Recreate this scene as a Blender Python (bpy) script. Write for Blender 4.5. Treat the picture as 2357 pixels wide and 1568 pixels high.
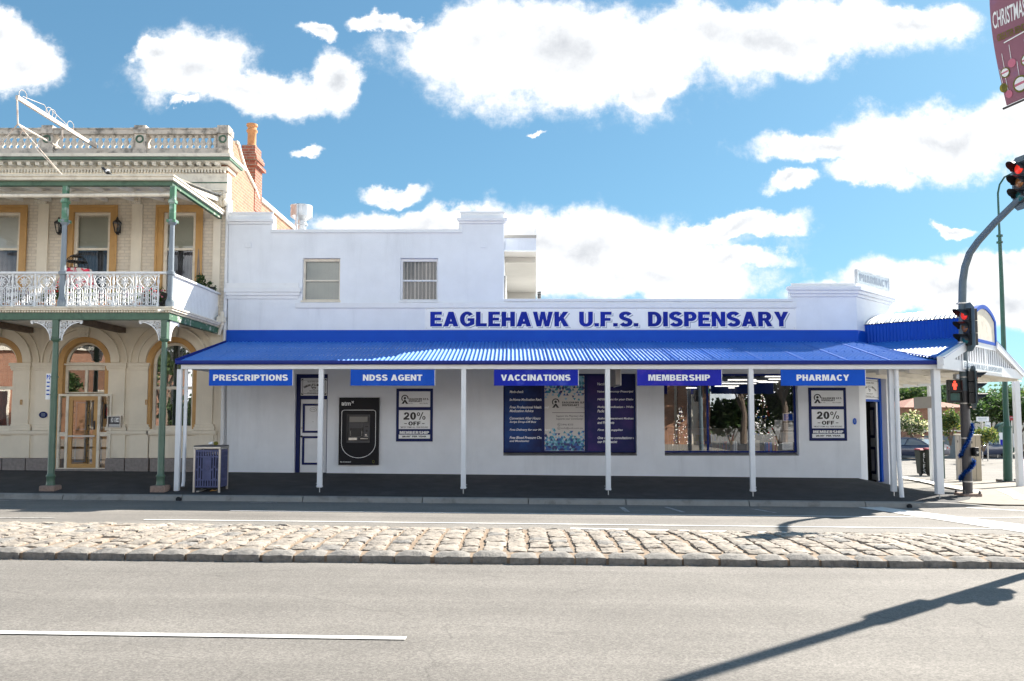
import bpy, bmesh, math, random
from mathutils import Vector, Matrix, noise as mnoise
from mathutils.geometry import tessellate_polygon
for o in list(bpy.data.objects): bpy.data.objects.remove(o)
scene = bpy.context.scene
COL = scene.collection
rad = math.radians
PI = math.pi
random.seed(7)

# ------------------------------------------------------------------ camera
F, CX, CYO, EYE = 1900.0, 1178.5, 830.0, 1.50      # focal length etc. in units of a 2357 px wide frame
PITCH = math.atan(1900 / 27700)
cam = bpy.data.cameras.new('camera')
cam.sensor_width = 36; cam.lens = 36 * F / 2357
cam.shift_y = 46 / 2357
cam.clip_start = 0.05; cam.clip_end = 5000
camo = bpy.data.objects.new('camera', cam); COL.objects.link(camo)
camo.location = (0, 0, EYE); camo.rotation_euler = (rad(90) + PITCH, 0, 0)
scene.camera = camo

# ------------------------------------------------------------------ light, sky, exposure
SUN_EL, SUN_AZ = rad(35.2), math.atan2(0.77, 0.638)   # azimuth measured from +Y towards +X
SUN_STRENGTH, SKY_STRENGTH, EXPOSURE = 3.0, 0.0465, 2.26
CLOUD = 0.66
scene.view_settings.view_transform = 'Standard'
scene.view_settings.look = 'None'
scene.view_settings.exposure = EXPOSURE
scene.view_settings.gamma = 1.0
sun = bpy.data.lights.new('sun', 'SUN'); sun.energy = SUN_STRENGTH; sun.angle = rad(0.5); sun.color = (1.0, 0.93, 0.83)
suno = bpy.data.objects.new('sun', sun); COL.objects.link(suno)
sdir = Vector((math.sin(SUN_AZ) * math.cos(SUN_EL), math.cos(SUN_AZ) * math.cos(SUN_EL), math.sin(SUN_EL)))
suno.rotation_euler = (-sdir).to_track_quat('-Z', 'Y').to_euler(); suno.location = sdir * 60

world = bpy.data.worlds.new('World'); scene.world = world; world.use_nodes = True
wn, wl = world.node_tree.nodes, world.node_tree.links
wn.clear()
def wnode(t, **k):
    n = wn.new(t)
    for a, b in k.items(): setattr(n, a, b)
    return n
def wmath(op, a, b=None, c=None, clamp=False):
    n = wnode('ShaderNodeMath', operation=op); n.use_clamp = clamp
    for i, v in enumerate((a, b, c)):
        if v is None: continue
        if isinstance(v, (int, float)): n.inputs[i].default_value = v
        else: wl.new(v, n.inputs[i])
    return n.outputs[0]
def wvec(op, a, b=None):
    n = wnode('ShaderNodeVectorMath', operation=op)
    for i, v in enumerate((a, b)):
        if v is None: continue
        if isinstance(v, (tuple, list)): n.inputs[i].default_value = v
        else: wl.new(v, n.inputs[i])
    return n
sky = wnode('ShaderNodeTexSky', sky_type='NISHITA'); sky.sun_disc = False
sky.sun_elevation = SUN_EL; sky.sun_rotation = SUN_AZ
sky.altitude = 200; sky.air_density = 1.0; sky.dust_density = 0.6; sky.ozone_density = 2.0
tc = wnode('ShaderNodeTexCoord')
sep = wnode('ShaderNodeSeparateXYZ'); wl.new(tc.outputs['Generated'], sep.inputs[0])
ysafe = wmath('MAXIMUM', sep.outputs[1], 0.05)
uu = wmath('DIVIDE', sep.outputs[0], ysafe); ww = wmath('DIVIDE', sep.outputs[2], ysafe)
comb = wnode('ShaderNodeCombineXYZ'); wl.new(uu, comb.inputs[0]); wl.new(ww, comb.inputs[1])
def wnoise(vec, scale, detail, rough=0.55, dim='3D'):
    n = wnode('ShaderNodeTexNoise', noise_dimensions=dim)
    n.inputs['Scale'].default_value = scale; n.inputs['Detail'].default_value = detail; n.inputs['Roughness'].default_value = rough
    wl.new(vec, n.inputs['Vector']); return n
nz = wnoise(comb.outputs[0], 8.0, 8, 0.62)
dis = wvec('SUBTRACT', nz.outputs['Color'], (0.5, 0.5, 0.5))
dsc = wnode('ShaderNodeVectorMath', operation='SCALE'); wl.new(dis.outputs[0], dsc.inputs[0]); dsc.inputs['Scale'].default_value = 0.11
uvd = wvec('ADD', comb.outputs[0], dsc.outputs[0])
flat = wvec('MULTIPLY', uvd.outputs[0], (1, 1, 0))
# cumulus banks: centre and radii in frame units, turned into directions
BANKS = [(420,140,160,105),(560,185,230,58),(775,150,62,85),(330,95,60,40),
 (1330,105,430,140),(1120,80,240,90),(1780,45,470,95),(2120,30,180,50),(1500,180,120,45),
 (2180,315,330,88),(1930,335,215,42),(2020,400,120,40),(2390,280,200,80),
 (1330,560,430,95),(960,515,300,44),(1690,515,190,34),(1500,640,340,70),(1180,620,300,80),
 (2180,660,300,62),(2340,590,150,46),(2330,700,260,70),(2000,690,200,50),
 (20,110,140,80),(-60,40,130,60),(895,430,85,26),(690,325,42,18),(1825,425,80,30),(725,40,46,24),(865,8,60,24),
 (2210,500,50,16),(400,236,40,16),(1245,284,34,9),(940,20,46,22),(1700,600,130,34)]
field = None
for (bx, by, rx, ry) in BANKS:
    s_ = wvec('SUBTRACT', flat.outputs[0], ((bx - CX) / F, (960 - by) / F, 0))
    m_ = wvec('MULTIPLY', s_.outputs[0], (F / rx, F / ry, 0))
    l_ = wvec('LENGTH', m_.outputs[0])
    v_ = wmath('SUBTRACT', 1.0, l_.outputs['Value'])
    field = v_ if field is None else wmath('MAXIMUM', field, v_)
nz2 = wnoise(comb.outputs[0], 13.0, 10, 0.66)
f2 = wmath('ADD', field, wmath('MULTIPLY', wmath('SUBTRACT', nz2.outputs[0], 0.5), 1.35))
front = wnode('ShaderNodeMapRange', interpolation_type='SMOOTHSTEP'); wl.new(f2, front.inputs[0])
front.inputs[1].default_value = -0.20; front.inputs[2].default_value = 0.32
# rest of the dome: unseen cloud, bright and massed low as verandah fill
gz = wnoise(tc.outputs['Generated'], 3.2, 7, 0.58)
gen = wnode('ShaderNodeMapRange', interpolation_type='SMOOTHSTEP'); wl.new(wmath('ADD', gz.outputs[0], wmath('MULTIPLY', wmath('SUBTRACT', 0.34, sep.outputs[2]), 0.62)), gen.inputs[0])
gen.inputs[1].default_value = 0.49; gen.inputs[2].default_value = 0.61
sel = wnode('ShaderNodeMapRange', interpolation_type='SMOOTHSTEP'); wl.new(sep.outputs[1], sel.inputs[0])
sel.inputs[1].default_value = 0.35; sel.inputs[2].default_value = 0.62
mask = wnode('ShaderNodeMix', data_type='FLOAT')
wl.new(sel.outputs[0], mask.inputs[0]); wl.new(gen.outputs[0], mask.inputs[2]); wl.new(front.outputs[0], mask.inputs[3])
# grey hearts of the thick clouds
nz3 = wnoise(comb.outputs[0], 6.0, 6, 0.55)
core = wnode('ShaderNodeMapRange', interpolation_type='SMOOTHSTEP'); wl.new(wmath('MULTIPLY', f2, nz3.outputs[0]), core.inputs[0])
core.inputs[1].default_value = 0.18; core.inputs[2].default_value = 0.72
ccol = wnode('ShaderNodeMix', data_type='RGBA')
ccol.inputs[6].default_value = (0.375, 0.38, 0.385, 1); ccol.inputs[7].default_value = (0.215, 0.225, 0.24, 1)
wl.new(core.outputs[0], ccol.inputs[0])
gam = wnode('ShaderNodeGamma'); gam.inputs[1].default_value = 0.62; wl.new(sky.outputs[0], gam.inputs[0])
tint = wvec('MULTIPLY', gam.outputs[0], (0.60, 1.02, 1.22))
bg1 = wnode('ShaderNodeBackground'); bg1.inputs[1].default_value = SKY_STRENGTH; wl.new(tint.outputs[0], bg1.inputs[0])
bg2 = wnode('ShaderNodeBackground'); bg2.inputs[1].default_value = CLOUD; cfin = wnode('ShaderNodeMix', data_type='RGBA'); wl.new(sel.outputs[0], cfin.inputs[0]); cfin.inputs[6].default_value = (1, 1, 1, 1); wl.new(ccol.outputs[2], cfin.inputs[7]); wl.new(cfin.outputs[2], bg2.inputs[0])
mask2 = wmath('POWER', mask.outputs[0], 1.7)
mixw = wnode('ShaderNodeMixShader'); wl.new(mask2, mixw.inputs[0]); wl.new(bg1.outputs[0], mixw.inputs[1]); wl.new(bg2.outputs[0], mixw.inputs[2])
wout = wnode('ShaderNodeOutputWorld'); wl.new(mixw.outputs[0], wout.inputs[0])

# ------------------------------------------------------------------ measuring helpers
CP, SP = math.cos(PITCH), math.sin(PITCH)
def ray(x, y):
    u, w = (x - CX) / F, (CYO - y) / F
    return Vector((u, CP - w * SP, SP + w * CP))
def P(x, y, Y):
    d = ray(x, y); return Vector((0, 0, EYE)) + d * (Y / d.y)
def R(x0, x1, y0, y1, Y):
    """frame rectangle on the upright plane at depth Y -> X0, X1, Z0, Z1"""
    a, b, c = P(x0, (y0 + y1) / 2, Y), P(x1, (y0 + y1) / 2, Y), None
    return a.x, b.x, P((x0 + x1) / 2, y1, Y).z, P((x0 + x1) / 2, y0, Y).z
def lerp_tab(t, tab):
    if t <= tab[0][0]: return tab[0][1]
    for (a, va), (b, vb) in zip(tab, tab[1:]):
        if t <= b: return va + (vb - va) * (t - a) / (b - a)
    return tab[-1][1]
YW, YF, YP, YK = 21.6, 18.47, 18.56, 18.05       # shop wall, gutter line, post line, kerb
GL = [(-50, -0.16), (9.2, -0.18), (13.1, -0.25), (17.9, -0.36), (17.93, -0.255), (18.05, -0.25), (21.6, 0.0), (60, 0.0)]
GR = [(-50, -0.16), (9.2, -0.18), (13.1, -0.25), (17.9, -0.30), (19.5, -0.25), (45, -1.015), (60, -1.015)]
def zg(X, Y):
    Xc = max(-40, min(40, X))
    a = lerp_tab(Y, GL); b = lerp_tab(Y, GR)
    k = max(0, min(1, (X - 9.0) / 1.6))
    return -0.0095 * Xc + a * (1 - k) + b * k
def G(x, y):
    d = ray(x, y); lo, hi = 1.0, 400.0
    for _ in range(60):
        m = (lo + hi) / 2; p = Vector((0, 0, EYE)) + d * (m / d.y)
        if p.z > zg(p.x, p.y): lo = m
        else: hi = m
    return Vector((0, 0, EYE)) + d * (hi / d.y)

# ------------------------------------------------------------------ materials
def mat(name, col, rough=0.6, var=0.12, scale=6.0, bump=0.0, bscale=60.0, metal=0.0, spec=0.5, coat=0.0,
        stain=None, samt=0.5, sscale=1.2, sthr=(0.52, 0.7), brick=None, streak=False, rvar=0.0, emit=0.0):
    m = bpy.data.materials.new(name); m.use_nodes = True
    N, L = m.node_tree.nodes, m.node_tree.links
    b = N['Principled BSDF']
    b.inputs['Roughness'].default_value = rough; b.inputs['Metallic'].default_value = metal
    b.inputs['Specular IOR Level'].default_value = spec
    b.inputs['Coat Weight'].default_value = coat; b.inputs['Coat Roughness'].default_value = 0.15
    c4 = (col[0], col[1], col[2], 1)
    tcn = N.new('ShaderNodeTexCoord'); vec = tcn.outputs['Object']
    def noise(sc, det=5, ro=0.6, v=None):
        n = N.new('ShaderNodeTexNoise'); n.inputs['Scale'].default_value = sc; n.inputs['Detail'].default_value = det
        n.inputs['Roughness'].default_value = ro; L.new(v or vec, n.inputs['Vector']); return n.outputs[0]
    cur = None; hgt = None
    if brick:
        mp = N.new('ShaderNodeSeparateXYZ'); L.new(vec, mp.inputs[0])
        ad = N.new('ShaderNodeMath'); ad.operation = 'ADD'; L.new(mp.outputs[0], ad.inputs[0]); L.new(mp.outputs[1], ad.inputs[1])
        cb = N.new('ShaderNodeCombineXYZ'); L.new(ad.outputs[0], cb.inputs[0]); L.new(mp.outputs[2], cb.inputs[1])
        br = N.new('ShaderNodeTexBrick'); L.new(cb.outputs[0], br.inputs['Vector'])
        br.inputs['Color1'].default_value = c4; br.inputs['Color2'].default_value = (*brick[0], 1); br.inputs['Mortar'].default_value = (*brick[1], 1)
        br.inputs['Scale'].default_value = 1.0; br.inputs['Mortar Size'].default_value = 0.012; br.inputs['Brick Width'].default_value = 0.235
        br.inputs['Row Height'].default_value = 0.086; br.inputs['Bias'].default_value = -0.1; br.inputs['Mortar Smooth'].default_value = 0.2
        cur = br.outputs['Color']; hgt = br.outputs['Fac']
    if var > 0:
        mr = N.new('ShaderNodeMapRange'); L.new(noise(scale), mr.inputs[0])
        mr.inputs[1].default_value = 0.3; mr.inputs[2].default_value = 0.7
        mr.inputs[3].default_value = 1 - var; mr.inputs[4].default_value = 1 + var
        mx = N.new('ShaderNodeMix'); mx.data_type = 'RGBA'; mx.blend_type = 'MULTIPLY'; mx.inputs[0].default_value = 1.0
        if cur: L.new(cur, mx.inputs[6])
        else: mx.inputs[6].default_value = c4
        L.new(mr.outputs[0], mx.inputs[7]); cur = mx.outputs[2]
    if stain:
        sv = vec
        if streak:
            mpn = N.new('ShaderNodeMapping'); mpn.inputs['Scale'].default_value = (1, 1, 0.12); L.new(vec, mpn.inputs[0]); sv = mpn.outputs[0]
        mr = N.new('ShaderNodeMapRange'); mr.interpolation_type = 'SMOOTHSTEP'; L.new(noise(sscale, 8, 0.65, sv), mr.inputs[0])
        mr.inputs[1].default_value = sthr[0]; mr.inputs[2].default_value = sthr[1]; mr.inputs[4].default_value = samt
        mx = N.new('ShaderNodeMix'); mx.data_type = 'RGBA'
        L.new(mr.outputs[0], mx.inputs[0])
        if cur: L.new(cur, mx.inputs[6])
        else: mx.inputs[6].default_value = c4
        mx.inputs[7].default_value = (*stain, 1); cur = mx.outputs[2]
    if cur: L.new(cur, b.inputs['Base Color'])
    else: b.inputs['Base Color'].default_value = c4
    if rvar > 0:
        mr = N.new('ShaderNodeMapRange'); L.new(noise(scale * 0.7), mr.inputs[0])
        mr.inputs[1].default_value = 0.3; mr.inputs[2].default_value = 0.7
        mr.inputs[3].default_value = max(0.03, rough - rvar); mr.inputs[4].default_value = rough + rvar
        L.new(mr.outputs[0], b.inputs['Roughness'])
    if bump > 0 or brick:
        bp = N.new('ShaderNodeBump'); bp.inputs['Strength'].default_value = max(bump, 0.35 if brick else 0); bp.inputs['Distance'].default_value = 0.012
        if hgt:
            iv = N.new('ShaderNodeMath'); iv.operation = 'MULTIPLY_ADD'; L.new(hgt, iv.inputs[0]); iv.inputs[1].default_value = -1
            L.new(noise(bscale), iv.inputs[2]); L.new(iv.outputs[0], bp.inputs['Height'])
        else: L.new(noise(bscale), bp.inputs['Height'])
        L.new(bp.outputs[0], b.inputs['Normal'])
    if emit > 0:
        b.inputs['Emission Color'].default_value = c4; b.inputs['Emission Strength'].default_value = emit
    return m
def glass(name, tint=(0.02, 0.025, 0.03), refl=0.25, clear=1.0, rough=0.0):
    """window pane: see-through film plus mirror reflection; clear < 1 adds a tinted body"""
    m = bpy.data.materials.new(name); m.use_nodes = True
    N, L = m.node_tree.nodes, m.node_tree.links; N.clear()
    tr = N.new('ShaderNodeBsdfTransparent'); tr.inputs[0].default_value = (clear, clear, clear, 1)
    gl = N.new('ShaderNodeBsdfGlossy'); gl.inputs['Roughness'].default_value = rough; gl.inputs['Color'].default_value = (0.95, 0.97, 1, 1)
    lw = N.new('ShaderNodeFresnel'); lw.inputs[0].default_value = 1.5
    ad = N.new('ShaderNodeMath'); ad.operation = 'ADD'; ad.use_clamp = True; L.new(lw.outputs[0], ad.inputs[0]); ad.inputs[1].default_value = refl
    tcn = N.new('ShaderNodeTexCoord'); nz_ = N.new('ShaderNodeTexNoise'); nz_.inputs['Scale'].default_value = 1.3; L.new(tcn.outputs['Object'], nz_.inputs['Vector'])
    bp = N.new('ShaderNodeBump'); bp.inputs['Strength'].default_value = 0.03; bp.inputs['Distance'].default_value = 0.02; L.new(nz_.outputs[0], bp.inputs['Height']); L.new(bp.outputs[0], gl.inputs['Normal'])
    mx = N.new('ShaderNodeMixShader'); L.new(ad.outputs[0], mx.inputs[0]); L.new(tr.outputs[0], mx.inputs[1]); L.new(gl.outputs[0], mx.inputs[2])
    o = N.new('ShaderNodeOutputMaterial'); L.new(mx.outputs[0], o.inputs[0])
    return m
M = dict(
 white_wall = mat('white_stucco', (0.77, 0.805, 0.855), 0.75, 0.05, 1.3, 0.25, 35, stain=(0.48, 0.51, 0.55), samt=0.42, sscale=1.1, sthr=(0.5, 0.75), streak=True),
 white_trim = mat('white_trim', (0.76, 0.78, 0.81), 0.5, 0.04, 3, 0.05, 40, stain=(0.5, 0.5, 0.5), samt=0.3, sscale=3, sthr=(0.55, 0.75)),
 soffit = mat('cream_paint', (0.83, 0.80, 0.73), 0.7, 0.05, 2),
 eave_cream = mat('eave_cream', (0.46, 0.43, 0.38), 0.8, 0.04, 2),
 blue_band = mat('blue_band_paint', (0.003, 0.075, 0.47), 0.55, 0.06, 2, spec=0.2, stain=(0.01, 0.10, 0.42), samt=0.3, sscale=2),
 blue_roof = mat('blue_roof_steel', (0.008, 0.165, 0.60), 0.60, 0.08, 1.0, spec=1.0, coat=0.0, stain=(0.02, 0.14, 0.48), samt=0.3, sscale=2.0),
 blue_gutter = mat('blue_gutter', (0.004, 0.018, 0.20), 0.45, 0.05, 3, spec=0.3),
 navy = mat('navy_paint', (0.007, 0.016, 0.10), 0.5, 0.1, 4, spec=0.2),
 sign_blue = mat('sign_blue', (0.004, 0.085, 0.54), 0.5, 0.12, spec=0.15, scale= 1.2, stain=(0.03, 0.14, 0.60), samt=0.5, sscale=0.9),
 sign_royal = mat('sign_royal_blue', (0.006, 0.020, 0.38), 0.5, 0.12, spec=0.15, scale= 1.2, stain=(0.10, 0.16, 0.62), samt=0.6, sscale=1.1),
 sign_violet = mat('sign_violet_blue', (0.016, 0.022, 0.38), 0.5, 0.12, spec=0.15, scale= 1.2, stain=(0.14, 0.07, 0.48), samt=0.7, sscale=1.3),
 sign_white = mat('sign_white', (0.80, 0.82, 0.84), 0.35, 0.03, 3),
 letter_blue = mat('letter_blue', (0.003, 0.020, 0.30), 0.5, 0.25, 0.7, spec=0.15),
 letter_white = mat('letter_white', (0.86, 0.87, 0.88), 0.4, 0.02, 3),
 letter_black = mat('letter_black', (0.02, 0.02, 0.025), 0.5, 0.05, 3),
 letter_grey = mat('letter_grey', (0.30, 0.36, 0.44), 0.5, 0.15, 3),
 grey_back = mat('sign_back_grey', (0.36, 0.34, 0.32), 0.5, 0.05, 3),
 cream = mat('cream_stucco', (0.76, 0.69, 0.565), 0.8, 0.06, 2.0, 0.2, 30, stain=(0.52, 0.46, 0.38), samt=0.45, sscale=1.6, streak=True),
 cream_trim = mat('cream_trim', (0.75, 0.69, 0.575), 0.7, 0.08, 3, 0.1, 30, stain=(0.42, 0.36, 0.29), samt=0.45, sscale=4.0, sthr=(0.5, 0.68)),
 cream_brick = mat('painted_brick', (0.74, 0.665, 0.545), 0.8, 0.08, 3, 0.5, 25, brick=((0.67, 0.60, 0.50), (0.60, 0.54, 0.45)), stain=(0.45, 0.39, 0.31), samt=0.5, sscale=3.0, sthr=(0.5, 0.7)),
 weather = mat('weathered_render', (0.56, 0.50, 0.43), 0.9, 0.12, 4, 0.4, 30, stain=(0.10, 0.095, 0.085), samt=0.85, sscale=3.2, sthr=(0.46, 0.66)),
 baluster = mat('baluster_render', (0.62, 0.58, 0.52), 0.85, 0.1, 4, 0.3, 30, stain=(0.16, 0.15, 0.14), samt=0.75, sscale=6, sthr=(0.5, 0.7)),
 ochre = mat('ochre_paint', (0.50, 0.285, 0.095), 0.5, 0.10, 3, 0.08, 30, stain=(0.36, 0.19, 0.05), samt=0.5, sscale=5),
 green = mat('green_paint', (0.066, 0.135, 0.088), 0.5, 0.15, 5, 0.1, 40, stain=(0.02, 0.06, 0.035), samt=0.6, sscale=4, sthr=(0.5, 0.68)),
 green_peel = mat('peeling_green_paint', (0.040, 0.12, 0.065), 0.6, 0.2, 6, 0.2, 40, stain=(0.45, 0.47, 0.40), samt=0.9, sscale=3.5, sthr=(0.54, 0.6)),
 green_peel_light = mat('worn_green_paint', (0.075, 0.20, 0.12), 0.5, 0.15, 5, stain=(0.42, 0.50, 0.46), samt=0.8, sscale=2.6, sthr=(0.5, 0.62)),
 post_green = mat('post_green_paint', (0.080, 0.145, 0.100), 0.4, 0.12, 4, 0.05, 40, stain=(0.03, 0.09, 0.05), samt=0.5, sscale=5),
 post_blue = mat('post_grey_blue_paint', (0.20, 0.24, 0.28), 0.4, 0.08, 4, stain=(0.10, 0.20, 0.14), samt=0.6, sscale=1.6),
 lace = mat('white_cast_iron', (0.76, 0.78, 0.80), 0.45, 0.05, 6),
 brick_red = mat('red_brick', (0.34, 0.155, 0.088), 0.85, 0.15, 4, 0.4, 25, brick=((0.26, 0.105, 0.062), (0.30, 0.22, 0.16)), stain=(0.38, 0.20, 0.11), samt=0.4, sscale=2),
 brick_dark = mat('chimney_brick', (0.32, 0.085, 0.045), 0.85, 0.15, 4, 0.4, 25, brick=((0.24, 0.06, 0.035), (0.30, 0.22, 0.17))),
 terracotta = mat('terracotta', (0.52, 0.24, 0.10), 0.8, 0.12, 6, 0.2, 30),
 bluestone = mat('bluestone', (0.24, 0.215, 0.205), 0.85, 0.2, 14, 0.6, 40, stain=(0.26, 0.22, 0.20), samt=0.5, sscale=9),
 pitcher_pale = mat('pale_pitcher', (0.37, 0.325, 0.275), 0.9, 0.22, 14, 1.0, 40, stain=(0.16, 0.145, 0.13), samt=0.7, sscale=9, sthr=(0.54, 0.66)),
 pitcher_grey = mat('grey_pitcher', (0.25, 0.235, 0.215), 0.9, 0.28, 14, 1.0, 40, stain=(0.10, 0.095, 0.095), samt=0.8, sscale=9, sthr=(0.5, 0.64)),
 pitcher = mat('bluestone_pitcher', (0.32, 0.28, 0.235), 0.9, 0.28, 14, 1.0, 40, stain=(0.11, 0.10, 0.095), samt=0.8, sscale=9, sthr=(0.52, 0.64)),
 edge_stone = mat('bluestone_edging', (0.23, 0.215, 0.195), 0.9, 0.3, 14, 1.0, 40, stain=(0.085, 0.085, 0.09), samt=0.75, sscale=9),
 mortar = mat('sandy_mortar', (0.27, 0.20, 0.14), 0.95, 0.25, 8, 0.7, 50, stain=(0.13, 0.10, 0.075), samt=0.6, sscale=6),
 granite = mat('pink_granite', (0.30, 0.21, 0.17), 0.85, 0.2, 20, 0.5, 40),
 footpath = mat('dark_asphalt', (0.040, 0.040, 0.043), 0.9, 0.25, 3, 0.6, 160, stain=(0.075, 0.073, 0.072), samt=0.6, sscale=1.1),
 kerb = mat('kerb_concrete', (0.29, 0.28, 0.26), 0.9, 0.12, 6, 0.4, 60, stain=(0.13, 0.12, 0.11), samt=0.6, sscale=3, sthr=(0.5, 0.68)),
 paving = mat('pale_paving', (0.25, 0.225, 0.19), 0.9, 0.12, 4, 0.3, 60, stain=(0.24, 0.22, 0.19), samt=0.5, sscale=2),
 ground = mat('pale_ground', (0.20, 0.19, 0.172), 0.95, 0.12, 2, 0.3, 40),
 paint = mat('road_paint', (0.74, 0.73, 0.70), 0.7, 0.05, 12, 0.3, 120, stain=(0.36, 0.35, 0.33), samt=0.55, sscale=14, sthr=(0.53, 0.66)),
 paint_worn = mat('worn_road_paint', (0.46, 0.45, 0.43), 0.8, 0.1, 12, 0.3, 120, stain=(0.22, 0.21, 0.20), samt=0.9, sscale=10, sthr=(0.46, 0.58)),
 steel = mat('brushed_steel', (0.52, 0.50, 0.47), 0.4, 0.08, 8, metal=0.8),
 galv = mat('galvanised_steel', (0.50, 0.52, 0.54), 0.42, 0.15, 4, metal=0.7, stain=(0.3, 0.3, 0.3), samt=0.5, sscale=3),
 bin_blue = mat('bin_slat_blue', (0.068, 0.080, 0.185), 0.5, 0.15, 6, stain=(0.10, 0.11, 0.22), samt=0.5, sscale=5),
 black = mat('black_plastic', (0.012, 0.012, 0.014), 0.45, 0.1, 6),
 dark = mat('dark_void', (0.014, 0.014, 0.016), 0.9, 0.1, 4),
 atm_black = mat('atm_black_panel', (0.009, 0.010, 0.014), 0.5, 0.05, 3, spec=0.2),
 atm_grey = mat('atm_grey', (0.045, 0.048, 0.058), 0.4, 0.08, 6),
 atm_screen = mat('atm_screen_grey', (0.17, 0.17, 0.16), 0.3, 0.05, 3),
 pole_grey = mat('signal_pole_grey', (0.10, 0.14, 0.165), 0.5, 0.15, 5, stain=(0.18, 0.19, 0.21), samt=0.4, sscale=6),
 pole_dark = mat('signal_pole_base', (0.050, 0.046, 0.050), 0.4, 0.15, 5, spec=0.6, stain=(0.10, 0.09, 0.09), samt=0.4, sscale=5),
 lamp_green = mat('lamp_post_green', (0.012, 0.075, 0.050), 0.4, 0.1, 5),
 beige = mat('beige_cabinet', (0.50, 0.42, 0.31), 0.6, 0.05, 3, stain=(0.38, 0.31, 0.22), samt=0.4, sscale=3),
 wood_fence = mat('timber', (0.25, 0.20, 0.16), 0.8, 0.15, 5),
 rust_white = mat('rusty_white_steel', (0.60, 0.52, 0.45), 0.7, 0.1, 8, stain=(0.26, 0.12, 0.06), samt=0.8, sscale=5, sthr=(0.52, 0.66)),
 blind = mat('roller_blind', (0.40, 0.41, 0.34), 0.8, 0.05, 2), blind_pale = mat('pale_blind', (0.58, 0.60, 0.56), 0.8, 0.05, 2),
 blind_grey = mat('grey_green_blind', (0.27, 0.30, 0.275), 0.8, 0.08, 2),
 lace_curtain = mat('dim_lace_curtain', (0.13, 0.125, 0.12), 0.9, 0.25, 6),
 window_navy = mat('window_navy_paint', (0.004, 0.020, 0.17), 0.5, 0.1, 4, spec=0.2),
 curtain = mat('dark_curtain', (0.10, 0.10, 0.12), 0.9, 0.2, 5), net = mat('net_curtain', (0.42, 0.40, 0.38), 0.9, 0.15, 6),
 curtain_red = mat('rust_curtain', (0.30, 0.12, 0.08), 0.9, 0.2, 5),
 glass = glass('window_glass', refl=0.02), glass_low = glass('ground_floor_glass', refl=0.20), glass_shop = glass('shop_window_glass', refl=0.25), glass_thin = glass('clear_glass', refl=0.0),
 leaf = mat('leaf_green', (0.075, 0.135, 0.040), 0.6, 0.35, 3), leaf_dark = mat('leaf_dark', (0.028, 0.062, 0.020), 0.6, 0.35, 3),
 leaf_pale = mat('leaf_pale', (0.16, 0.20, 0.075), 0.6, 0.3, 3), leaf_yellow = mat('leaf_yellow', (0.26, 0.24, 0.05), 0.6, 0.3, 3),
 leaf_blue = mat('leaf_grey_green', (0.105, 0.165, 0.105), 0.6, 0.3, 2),
 flower_white = mat('flower_white', (0.72, 0.66, 0.55), 0.7, 0.1, 3), flower_red = mat('flower_red', (0.55, 0.02, 0.03), 0.6, 0.1, 3),
 flower_pink = mat('flower_pink', (0.55, 0.16, 0.24), 0.6, 0.1, 3), flower_violet = mat('flower_violet', (0.14, 0.06, 0.18), 0.6, 0.2, 3),
 bark = mat('bark', (0.16, 0.12, 0.09), 0.9, 0.2, 8, 0.6, 20),
 car_paint = mat('navy_car_paint', (0.060, 0.070, 0.115), 0.25, 0.05, 3, coat=0.6), tyre = mat('tyre_rubber', (0.015, 0.015, 0.016), 0.9, 0.1, 8),
 red_lens = mat('red_lens', (0.45, 0.015, 0.012), 0.2, 0.05, 4), car_glass = mat('car_glass', (0.22, 0.25, 0.28), 0.05, 0, spec=1.0),
 skin = mat('skin', (0.50, 0.30, 0.21), 0.6, 0.05, 6), shirt = mat('shirt_mauve', (0.26, 0.22, 0.34), 0.9, 0.1, 8), shorts = mat('shorts_rust', (0.24, 0.09, 0.07), 0.9, 0.1, 8),
 hair = mat('hair_dark', (0.03, 0.02, 0.015), 0.7, 0.2, 20),
 lamp_red = mat('lit_red_signal', (0.75, 0.03, 0.015), 0.4, 0, emit=0.14), lamp_man = mat('lit_red_man', (1.0, 0.06, 0.03), 0.4, 0, emit=0.5),
 tube = mat('fluorescent_tube', (1.0, 0.97, 0.88), 0.4, 0, emit=0.5),
 tinsel = mat('blue_tinsel', (0.010, 0.09, 0.42), 0.25, 0.4, 25, metal=0.6), tinsel_pale = mat('silver_blue_tinsel', (0.10, 0.30, 0.62), 0.2, 0.3, 25, metal=0.6),
)

def leafy(m):
    """thin leaves let some light through"""
    N, L = m.node_tree.nodes, m.node_tree.links; b = N['Principled BSDF']; out = [n for n in N if n.type == 'OUTPUT_MATERIAL'][0]
    tr = N.new('ShaderNodeBsdfTranslucent'); src = b.inputs['Base Color'].links[0].from_socket
    br = N.new('ShaderNodeMix'); br.data_type = 'RGBA'; br.blend_type = 'MULTIPLY'; br.inputs[0].default_value = 1; L.new(src, br.inputs[6]); br.inputs[7].default_value = (1.25, 1.3, 0.9, 1); L.new(br.outputs[2], tr.inputs[0])
    mx = N.new('ShaderNodeMixShader'); mx.inputs[0].default_value = 0.45; L.new(b.outputs[0], mx.inputs[1]); L.new(tr.outputs[0], mx.inputs[2]); L.new(mx.outputs[0], out.inputs[0])
for k_ in ('leaf','leaf_dark','leaf_pale','leaf_yellow','leaf_blue','flower_white'): leafy(M[k_])
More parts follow.
